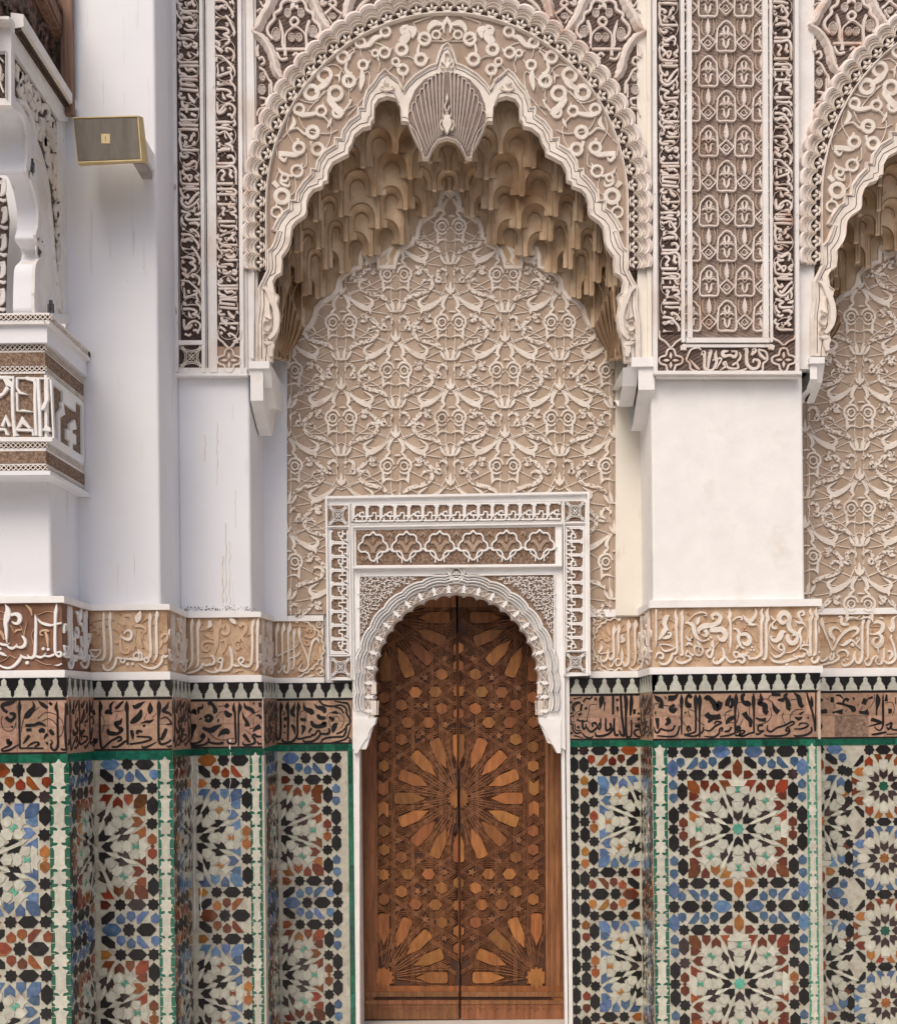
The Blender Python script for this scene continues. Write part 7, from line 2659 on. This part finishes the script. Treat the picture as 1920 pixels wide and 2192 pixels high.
# stiles, rails, mouldings
for (xa, xb, leaf) in ((771, 806, LL), (1166, 1220, LR)):
    g = MB(); prism(g, WP, [(xa, 1290), (xb, 1290), (xb + 4, 2122), (xa + 4, 2182)] if leaf is LL else [(xa, 1290), (xb, 1290), (xb + 6, 2182), (xa + 2, 2122)], 0, 0.006); g.build('stile', 'wood', leaf)
    for f in ((.12, .3, .86) if leaf is LL else (.1, .3, .55, .78)):
        g = MB(); ribpx(g, WP, [(lerp(xa, xb, f), 1290, 4), (lerp(xa, xb, f) + 4, 2125, 4)], 0.005, .012, 1); g.build('moulding', 'wood', leaf)
for (xa, xb, leaf) in ((778, 982, LL), (987, 1212, LR)):
    for (ya, yb, h, m_) in ((2110, 2122, .0075, 'woodp'), (2122, 2132, .014, 'wood'), (2132, 2140, .0045, 'woodd'), (2140, 2148, .0135, 'wood'), (2148, 2181, .009, 'wood')):
        g = MB(); prism(g, WP, [(xa, ya), (xb, ya), (xb, yb), (xa, yb)], 0, h); g.build('bottom_rail', m_, leaf)
    g = MB()
    n_ = 8
    for i in range(n_):
        cx_ = lerp(xa + 12, xb - 12, i / (n_ - 1))
        ribpx(g, WP, [(cx_ - 11, 2158, 1.5), (cx_ - 4, 2154, 2.4), (cx_ + 3, 2158, 2.4), (cx_ + 2, 2163, 1.6), (cx_ - 2, 2160, 1.2)], .007, .011, 3)
        ribpx(g, WP, [(cx_ + 3, 2162, 1.2), (cx_ + 9, 2156, 2.0), (cx_ + 13, 2161, 1.2)], .007, .011, 3)
    g.build('carved_scrolls', 'wood', leaf)
    g = MB()
    g2 = 1270
# top rail behind the lobes
g = MB(); prism(g, WP, [(790, 1262), (976, 1262), (976, 1300), (790, 1300)], 0, .0085); g.build('top_rail', 'wood', LL)
g = MB(); prism(g, WP, [(981, 1262), (1180, 1262), (1180, 1300), (981, 1300)], 0, .0085); g.build('top_rail', 'wood', LR)
# plaster reveals and sill
t = thing('door_reveal', 'grey plaster reveals and sill around the cedar door', 'door reveal', (0, 5.1, ZF))
g = MB(); g.box(-0.5, -0.4815, 4.965, 5.45, ZF, 2.125); g.build('reveal', 'trim', t)
g = MB(); g.box(0.4895, 0.508, 4.965, 5.45, ZF, 2.125); g.build('reveal', 'trim', t)
g = MB(); g.box(-0.6, 0.6, 4.95, 5.45, ZF - .02, ZF + 0.012); g.build('sill', 'stone', t)
g = MB(); g.box(-0.6, 0.6, 4.965, 5.45, 2.125, 2.15); g.build('soffit', 'trim', t)
# ================================================================== corbelled gallery at the left edge
XS = -1.585
SP_ = PL((XS, 3.6, 0), (0, 1, 0), (1, 0, 0))           # side face, u = depth
def yr(r): return D0 / r
t = thing('gallery_arch', 'white lambrequin arch and carved spandrel at the upper left edge', 'gallery arch', (XS - .2, 3.9, 2.7))
def sideprism(nm, m_, polypx, x_in=0.5, h=0.0, parent=None):
    g = MB(); prism(g, SP_, polypx, -x_in, h); return g.build(nm, m_, parent or t)
# arch block: spandrel face with the opening's curved edge, extruded back to the left
edge = [(22, 222), (38, 232), (50, 255), (57, 290), (58, 335), (55, 370), (62, 378), (73, 410), (80, 450), (80, 490), (75, 508), (80, 520), (89, 535), (88, 556), (78, 567), (74, 580), (73, 610), (72, 645), (76, 674), (110, 680), (150, 684)]
spand = [(12, 95)] + [(156, 262), (158, 700)] + edge[::-1] + [(12, 215)]
sideprism('spandrel_slab', 'trim', [(25, 100), (150, 255), (157, 690)] + edge[::-1] + [(20, 222)], 0.065, 0.0)
# raised curved moulding following the opening
g = MB(); ribpx(g, SP_, [(a, b, 7) for a, b in edge], 0, 0.010, 3); g.build('arch_moulding', 'trim', t)
g = MB(); ribpx(g, SP_, [(a + 14, b - 6, 4) for a, b in edge[:5]] + [(84, 340, 4), (96, 390, 4), (103, 440, 4), (108, 490, 4), (112, 550, 4), (118, 610, 4), (124, 660, 4)], 0, 0.012, 3); g.build('arch_moulding', 'trim', t)
g = MB(); prism(g, SP_, [(30, 122), (121, 255), (121, 330), (122, 480), (122, 640), (112, 560), (110, 420), (103, 370), (92, 330), (78, 290), (60, 245), (33, 205)], 0, 0.001); g.build('carved_ground', 'hatch2', t)
for st in parse('''190,860,30 220,960,50 210,1050,30
250,930,40 230,1010,50 290,1000,30
310,1050,25 350,1050,35 350,1130,35 310,1180,30
380,1120,60 400,1200,50 440,1240,40 430,1340,30
240,1080,40 270,1160,50 230,1240,40
290,1250,60 310,1350,60 340,1430,40
330,1180,25 340,1260,40 390,1320,40 400,1420,30
440,1290,40 480,1280,50 500,1370,50 460,1440,40
530,1480,25 560,1410,25 620,1430,25 640,1530,25 600,1600,25
440,1380,30 430,1480,50 480,1560,40
540,1560,60 550,1660,60 520,1740,40
600,1560,60 620,1640,40 590,1700,40
480,1640,30 490,1760,50 540,1820,40
640,1620,40 690,1640,50 680,1740,40 620,1780,40
560,1840,60 610,1870,60 570,1950,40
700,1700,40 730,1800,30 680,1860,50
640,1880,30 700,1930,50 720,2020,40
600,1960,30 640,2040,60''', 0, 0, 6.2, 30):
    g = MB(); ribpx(g, SP_, st, 0, 0.008, 3); g.build('carved_leaf', 'relief', t)
for st in parse('''560,30,30 620,90,60 690,40,30
620,130,40 640,190,60 700,160,30
600,170,20 640,300,50 700,330,20
650,380,30 690,450,40 670,540,30
700,570,40 720,640,50 690,740,50 720,780,30
700,850,30 720,930,40 700,1000,40 730,1060,30
710,1100,40 730,1180,40 715,1260,40 735,1330,30
720,1400,30 735,1480,40 720,1560,40 745,1650,40 730,1750,40 755,1850,40 745,1980,40''', 0, 330, 5.85, 30):
    g = MB(); ribpx(g, SP_, st, 0, 0.008, 3); g.build('carved_leaf', 'relief', t)
# cornice with its chevron fillet
g = MB(); prism(g, SP_, [(25, 37), (150, 236), (150, 262), (120, 258), (25, 112)], -0.05, 0.012); g.build('cavetto', 'trim', t)
g = MB(); ribpx(g, SP_, [(24, 44, 12), (151, 242, 8)], 0.0, 0.045, 1); g.build('cornice_fillet', 'trim', t)
g = MB(); ribpx(g, SP_, [(25, 60, 8), (148, 247, 5)], 0.0, 0.034, 1); g.build('chevron_ground', 'hatch', t)
g = MB()
for i in range(34):
    f = (i + .5) / 34
    x, y = lerp(25, 148, f), lerp(60, 247, f)
    ribpx(g, SP_, [(x - 1.4, y - 4, 2.0), (x + 1.8, y + 3, 2.0)], .03, .037, 1)
g.build('chevrons', 'relief', t)
g = MB(); ribpx(g, SP_, [(147, 250, 6), (153, 690, 7)], 0.0, 0.012, 1); g.build('edge_fillet', 'trim', t)
g = MB(); ribpx(g, SP_, [(149, 262, 3), (156, 685, 3)], 0.012, 0.014, 1); g.build('chevron_ground', 'hatch', t)
g = MB()
for i in range(60):
    f = (i + .5) / 60
    ribpx(g, SP_, [(lerp(148, 154, f) - .8, lerp(262, 685, f) - 3, 1.2), (lerp(148, 154, f) + 1.6, lerp(262, 685, f) + 1, 1.2)], .013, .016, 1)
g.build('chevrons', 'relief', t)
# pierced roundels on the lambrequin
for (cx, cy, rx, ry) in ((66, 359, 7, 21), (86, 535, 8, 21), (107, 660, 8, 19)):
    g = MB(); prism(g, SP_, [(cx + (rx + 2) * math.cos(a * .5236), cy + (ry + 3) * math.sin(a * .5236)) for a in range(12)], 0.0, 0.004)
    g.build('roundel', 'trim', t)
    g = MB()
    for i in range(-2, 3):
        for j in range(-4, 5):
            if (i / 2.6) ** 2 + (j / 4.6) ** 2 < 1:
                ribpx(g, SP_, [(cx + i * rx * .36 - .8, cy + j * ry * .21 - 1, 1.3), (cx + i * rx * .36 + .8, cy + j * ry * .21 + 1.4, 1.3)], .004, .0052, 1)
    g.build('roundel_holes', 'line', t)
# front face of the arch seen at the very edge, with its framed panel
FF = FP(yr(1.322))
g = MB(); prism(g, FF, [(-120, 38), (25, 38), (25, 225), (-120, 225)], -0.03, 0.0); g.build('front_slab', 'trim', t)
g = MB(); prism(g, FF, [(-120, 117), (14, 117), (14, 210), (-120, 210)], 0, .001); g.build('carved_ground', 'hatch', t)
g = MB(); ribpx(g, FF, [(-120, 50, 12), (28, 50, 12)], 0, .03, 1); ribpx(g, FF, [(16, 115, 3), (16, 212, 3)], 0, .012, 1); ribpx(g, FF, [(-120, 113, 3), (17, 113, 3)], 0, .012, 1)
for i in range(14): ribpx(g, FF, [(-40 + i * 5, 53, 1.5), (-36 + i * 5, 59, 1.5)], 0, .034, 1); ribpx(g, FF, [(-36 + i * 5, 53, 1.5), (-40 + i * 5, 59, 1.5)], 0, .034, 1)
g.build('frame_fillet', 'trim', t)
for st in parse('-4,130,5 4,150,6 2,175,5 10,200,4/2,125,4 10,135,5/-6,170,4 6,185,4/10,160,3 6,175,3'):
    g = MB(); ribpx(g, FF, st, 0, .008, 3); g.build('carved_leaf', 'relief', t)
# intrados: lambrequin soffit behind the edge, running left
g = MB()
vs, fs = [], []
E2 = cat([(a - 1, b + 1, 0) for a, b in edge], 3)
for p in E2:
    u, v = SP_.uv(p[0], p[1])
    for h in ((0.0, -0.25, -0.75) if p[1] < 374 else (0.0, -0.035, -0.072)): vs.append(SP_.P(u, v, h - .002))
for i in range(len(E2) - 1):
    for j in range(2): fs.append((3 * i + j, 3 * i + j + 1, 3 * i + j + 4, 3 * i + j + 3))
g.add(vs, fs); g.build('lambrequin_soffit', 'wall', t, smooth=True)
# end wall and painted lattice column seen through the arch
g = MB(); prism(g, FP(yr(1.17)), [(-160, 120), (100, 120), (128, 690), (-160, 690)], -0.02, 0.0); g.build('far_spring_wall', 'wall', t)
LB = FP(yr(1.20))
g = MB()
for i in range(7):
    y0, y1 = 385 + i * 43, 385 + (i + 1) * 43
    bend = [0, 8, 14, 12, 8, 8, 6, 6]
    prism(g, LB, [(-60, y0), (8 + bend[i], y0), (8 + bend[i + 1], y1), (-60, y1)], 0, 0.02)
g.build('lattice_column', 'hatch2', t)
g = MB()
for i in range(5):
    y = 400 + i * 58; b = 9 + (5, 8, 6, 4, 3)[i]
    ribpx(g, LB, [(b - 7, y, 3), (b, y - 8, 9), (b, y + 16, 11), (b - 7, y + 26, 4)], 0.02, .026, 2)
    ribpx(g, LB, [(b - 14, y + 30, 3), (b, y + 36, 8), (b + 6, y + 32, 2)], 0.02, .026, 2)
g.build('lattice_cartouche', 'trim', t)
# capital block with square lettering on two faces
t = thing('corbel_block', 'white lettered corbel block with chevron mouldings at the left edge', 'corbel block', (XS - .1, 4.1, 2.7))
YB = yr(1.262)
BX = (103 - CX) / (457 * 1.262)
BF = FP(YB)
BS = PL((BX, YB, 0), (0, 1, 0), (1, 0, 0))
YE = Y2 + .012
def level(y): return BF.uv(95, y)[1]
def band(y0, y1, out, m_, nm, xr=0.0):
    z0, z1 = level(y1), level(y0)
    g = MB()
    g.box(-3.0, BX + out, YB - out, YE, z0, z1)
    g.build(nm, m_, t)
band(677, 700, 0.035, 'trim', 'top_slab')
band(700, 737, 0.020, 'wall', 'cavetto')
band(737, 755, 0.002, 'trim', 'moulding')
band(755, 783, 0.006, 'kground', 'hatched_band')
band(783, 800, 0.004, 'trim', 'moulding')
band(800, 942, 0.0, 'kground', 'lettered_core')
band(942, 966, 0.004, 'trim', 'moulding')
band(966, 992, 0.006, 'kground', 'hatched_band')
band(992, 1012, 0.004, 'trim', 'moulding')
band(1012, 1020, 0.030, 'wall', 'bottom_slab')
for (ya, yb, o_) in ((681, 692, .0355), (738, 750, .0025), (785, 795, .0045), (948, 959, .0045), (996, 1007, .0045)):
    z0, z1 = level(yb), level(ya)
    g = MB()
    g.box(-2.4, BX + o_, YB - o_, YE, z0, z1); g.build('pierced_fillet', 'hatch', t)
    g = MB()
    pf = FP(YB - o_)
    hz = z1 - z0
    u = -1.95
    while u < BX + o_ - .004:
        for s in (0, 1):
            rib(g, pf, [(u, z0 if s else z1, .0034), (u + .018, z1 if s else z0, .0034)], 0, .0025)
        u += .018
    ps = PL((BX + o_, YB - o_, 0), (0, 1, 0), (1, 0, 0))
    u = .004
    while u < YE - YB:
        for s in (0, 1):
            rib(g, ps, [(u, z0 if s else z1, .0034), (u + .018, z1 if s else z0, .0034)], 0, .0025)
        u += .018
    g.build('chevrons', 'relief', t)
# white square letters
k = 5.117
for st in parse('''-60,760,40 170,765,40
165,770,22 150,860,40 150,1000,40 155,1150,40 165,1300,42 180,1400,50 220,1390,20
190,770,24 560,775,24
200,780,30 200,880,30 230,930,35 320,950,12
200,930,30 205,1130,30 270,1125,30 380,1140,12
300,770,40 390,790,50 400,850,40 395,1000,36 400,1200,36 410,1400,36
430,780,40 440,1000,40 450,1200,40 455,1410,42
520,780,50 520,900,50 530,1000,40 490,1090,50 470,1120,20
200,1330,30 260,1230,90 340,1320,30
190,1335,30 370,1340,36 380,1400,30
500,1310,60 560,1330,40
480,1335,28 570,1340,28
570,790,30 580,1000,26 590,1200,26 600,1430,26
40,1300,40 80,1200,70 120,1300,40
-20,1330,34 70,1330,34 90,1380,40 110,1390,20
100,870,50 50,940,35 -20,980,50
70,770,60 110,830,80 150,860,30
-60,1440,56 590,1440,56''', 0, 660, k, 30):
    g = MB(); ribpx(g, BF, st, -0.001, 0.010, 1); g.build('square_letter', 'bright', t)
for st in parse('''0.02,0.02,.05 .02,.98,.05/.96,.02,.05 .96,.98,.05/.02,.97,.07 .96,.97,.05/.02,.04,.09 .96,.04,.09/.30,.1,.07 .30,.5,.07 .42,.62,.10 .38,.75,.07/.62,.1,.07 .62,.45,.09 .75,.55,.1/.5,.3,.1 .75,.3,.1/.4,.85,.12 .75,.85,.12'''):
    L_ = YE - YB
    z0, z1 = level(942), level(800)
    g = MB(); rib(g, BS, [(p[0] * L_, z0 + p[1] * (z1 - z0), p[2] * L_) for p in st], 0, .009); g.build('square_letter', 'bright', t)
# weathered wooden ceiling edge in the corner
t = thing('carved_wooden_lintel', 'dark weathered carved wooden lintel in the top left corner', 'wooden lintel', (-1.62, 4.1, 4.4))
WS = PL((-1.625, 3.6, 0), (0, 1, 0), (1, 0, 0))
g = MB(); prism(g, WS, [(-40, -60), (136, -60), (137, 262), (40, 110), (-40, 60)], -0.05, 0.0); g.build('carved_board', 'woodold', t)
for st in parse('''20,40,14 60,90,16 50,140,14 90,200,10
100,20,12 90,80,16 130,130,16 120,190,12
480,440,14 520,320,20 590,360,18 600,470,16 560,560,14
520,560,12 530,430,16 560,450,12
400,480,14 430,600,16 520,640,12
640,600,12 700,760,16 690,900,12
200,60,14 260,200,20 240,330,14
330,100,12 370,260,18 420,380,14
620,420,12 680,560,16 740,760,12''', 0, 0, 6.2):
    g = MB(); ribpx(g, WS, st, 0, .012, 3); g.build('carved_scroll', 'woodold', t)
BM = PL((-1.60, 3.6, 0), (0, 1, 0), (1, 0, 0))
for (a, b, w1, w2) in (((78, -60), (134, 82), 13, 9), ((92, -60), (141, 70), 5, 4), ((60, -60), (128, 84), 4, 3)):
    g = MB(); ribpx(g, BM, [a + (w1,), b + (w2,)], -0.02, 0.02, 1); g.build('batten', 'woodplank', t)
for (x0, x1, y0, h, m_) in ((125, 131, 78, 0.0, 'woodold'), (131, 140, 60, .012, 'woodplank'), (140, 157, -60, .02, 'woodplank')):
    g = MB(); prism(g, FP(Y2 - .01), [(x0, y0 if x0 > 139 else -60), (x1, -60), (x1 + 5, 250), (x0 + 5, 250)], 0, h + .005); g.build('plank', m_, t)

# ================================================================== loudspeaker
t = thing('wall_loudspeaker', 'yellowed loudspeaker with dusty grille, fixed to the white pilaster', 'loudspeaker', (-1.52, 4.05, 3.98))
SK = FP(4.13)
front = [(157, 252), (298, 248), (306, 345), (168, 351)]
back = [(164, 257), (300, 254), (318, 340), (176, 356)]
g = MB()
fu = [SK.uv(*p) for p in front]
vs = [SK.P(u, v, 0.0) for u, v in fu]
SB = FP(4.26)
bu = [SB.uv(*p) for p in ((176, 262), (303, 256), (318, 345), (184, 352))]
mid = FP(4.17); mu = [mid.uv(*p) for p in ((158, 253), (307, 251), (316, 348), (172, 356))]
vs += [mid.P(u, v, 0.0) for u, v in mu] + [SB.P(u, v, 0.0) for u, v in bu]
fs = [(0, 1, 2, 3)] + [(i, 4 + i, 4 + (i + 1) % 4, (i + 1) % 4) for i in range(4)] + [(4 + i, 8 + i, 8 + (i + 1) % 4, 4 + (i + 1) % 4) for i in range(4)] + [(8, 11, 10, 9)]
g.add(vs, fs); g.build('case', 'sp_case', t)
g = MB(); prism(g, SK, [(158.5, 257), (294, 253), (301.5, 341), (169, 346)], 0.0, 0.004, .001); g.build('grille', 'sp_grille', t)
g = MB(); ribpx(g, SK, [(158, 254, 3), (297, 250, 3.6), (304.5, 344, 4.5), (168, 349, 4.5)], 0, .006, 1, True); g.build('case_rim', 'sp_case', t)
g = MB(); prism(g, SK, [(218.5, 288), (236.5, 288), (237, 308.5), (219, 308.5)], 0.003, 0.0055); g.build('badge', 'sp_case', t)
g = MB(); prism(g, SK, [(227, 293), (228.3, 293), (228.3, 304), (227, 304)], 0.0055, 0.006); g.build('badge_mark', 'sp_grille', t)
g = MB(); g.add([], []); g.box(*[q for q in (-1.262, -1.228, 4.19, 4.37, 3.69, 3.76)]); g.build('bracket', 'bright', t)
g = MB(); g.box(-1.275, -1.235, 4.24, 4.372, 3.655, 3.68); g.build('bracket_arm', 'groove', t)

# ================================================================== corbels under the big arch
def corbel(label, xa, xb, y0, y1, y2, y3, loc, flip):
    t = thing('arch_corbel', label, 'corbel', loc, 'white corbels under the feet of the big arch')
    g = MB()
    P1 = FP(4.655)
    u0, u1 = P1.uv(xa, y0)[0], P1.uv(xb, y0)[0]
    z = lambda y: P1.uv(xa, y)[1]
    g.box(u0, u1, 4.640, 5.01, z(y1), z(y0)); g.build('abacus', 'bright', t)
    g = MB()
    # stepped block: profile in depth and height, extruded sideways
    prof = [(4.652, z(y1)), (4.652, z(y2)), (4.70, z(y2) - .03), (4.80, z(y3)), (4.86, z(y3) - .02), (4.90, z(y3) + .02), (4.95, z(y2) + .02), (5.01, z(y2) + .04), (5.01, z(y1))]
    pl = PL((0, 0, 0), (0, 1, 0), (1, 0, 0))
    a_, b_ = (u0 + .004, u1 - .03) if not flip else (u0 + .03, u1 - .004)
    prism_uv(g, pl, prof, a_, b_)
    g.build('bracket', 'bright', t)
    g = MB()
    pr2 = [(4.652, z(y1)), (4.69, z(y1) - .07), (4.80, z(y1) - .13), (4.92, z(y2) + .03), (5.01, z(y2) + .05), (5.01, z(y1))]
    c_, d_ = (b_, u1 + .004) if not flip else (u0 - .035, a_)
    prism_uv(g, pl, pr2, c_, d_); g.build('cheek', 'bright', t)
corbel('white corbel under the left foot of the big arch', 534, 578, 776, 791, 858, 898, (-.95, 4.7, 2.9), False)
corbel('white corbel under the right foot of the big arch', 1350, 1402, 767, 787, 835, 888, (.85, 4.7, 2.9), True)
corbel('small white corbel at the foot of the second arch, right of the wide strip', 1730, 1762, 767, 780, 812, 830, (1.55, 4.7, 2.9), False)
# plain margins of the arch plane between spandrel, strips and corbels
t = thing('arch_margin', 'worn white fillet between the paired inscription strips and the big arch', 'stucco fillet', (-.95, 4.66, 3.9))
g = MB(); prism(g, FP(4.668), [(520, -60), (548, -60), (552, 640), (575, 640), (576, 776), (530, 776)], -0.05, 0.0); g.build('fillet_bed', 'trim', t)
g = MB(); prism(g, FP(4.668), [(532, -60), (542, -60), (548, 300), (545, 770), (537, 770)], 0, 0.016); g.build('fillet', 'trim', t)
t = thing('arch_margin', 'worn cream fillet between the big arch and the wide carved strip', 'stucco fillet', (.84, 4.66, 3.9))
g = MB(); prism(g, FP(4.668), [(1362, -60), (1397, -60), (1398, 776), (1345, 770), (1345, 610), (1364, 610)], -0.05, 0.0); g.build('fillet_bed', 'cream', t)
g = MB(); prism(g, FP(4.668), [(1382, -60), (1391, -60), (1393, 776), (1384, 776)], 0, 0.016); g.build('fillet', 'cream', t)
t = thing('arch_margin', 'white fillet between the wide carved strip and the arch at the right edge', 'stucco fillet', (1.56, 4.66, 3.9))
g = MB(); prism(g, FP(4.668), [(1705, -60), (1742, -60), (1742, 790), (1705, 790)], -0.05, 0.0); g.build('fillet_bed', 'trim', t)
# wall above the arch niche, behind the ornament
g = MB(); g.box(-.97, .90, 4.70, 5.012, PA.uv(957, -40)[1], ZT)
o = g.build('upper_wall', 'wall', kind='structure')
print('objects', len(bpy.data.objects), 'tris', sum(sum(len(p.vertices) - 2 for p in me.polygons) for me in bpy.data.meshes))
# ================================================================== weathering: rusty runs, mould, spilt limewash
rs = random.Random(11)
pw = [o for o in bpy.data.objects if o.name.startswith('pilaster') and 'rusty' in o.get('label', '')][0]
WPl = FP(Y1 + 0.015)
def drip(pl, x, y0, y1, w_, h):
    g = MB()
    ribpx(g, pl, [(x + rs.uniform(-1.5, 1.5), lerp(y0, y1, i / 13), w_ * rs.uniform(.35, 1.15)) for i in range(14)], 0, h, 2, bev=0)
    return g
for a in ((466, 905, 1040, 1.6), (484, 1120, 1290, 2.4), (493, 1160, 1296, 1.8), (478, 1190, 1292, 2.8), (505, 1050, 1130, 1.2), (440, 930, 990, 1.2)):
    drip(WPl, *a, 0.0005).build('rust_run', 'rustrun', pw)
g = MB()
for i in range(170):
    x, y, r = 396 + 150 * rs.random() ** 1.2, 1307 - abs(rs.gauss(0, 4)), rs.uniform(.5, 1.7)
    u, v = WPl.uv(x, y)
    k = r * WPl.O.y / F
    prism_uv(g, WPl, [(u - k, v), (u, v - k), (u + k * .8, v), (u, v + k * rs.uniform(.5, 1.4))], 0, 0.0006)
g.build('mould_specks', 'grime', pw, kind='stuff')
DW = PL(FP(Y1 - HD).O + Vector((0, -0.0035, 0)))
for a in ((493, 1582, 1604, 3.0), (493.5, 1610, 1745, 1.2), (412, 1620, 1760, 2.0), (417, 1700, 1990, 1.6), (424, 1640, 1700, 2.6), (407, 1850, 2130, 1.8), (431, 1900, 1960, 3.0)):
    drip(DW, *a, 0.0008).build('limewash_drip', 'bright', dado_things['P1'])
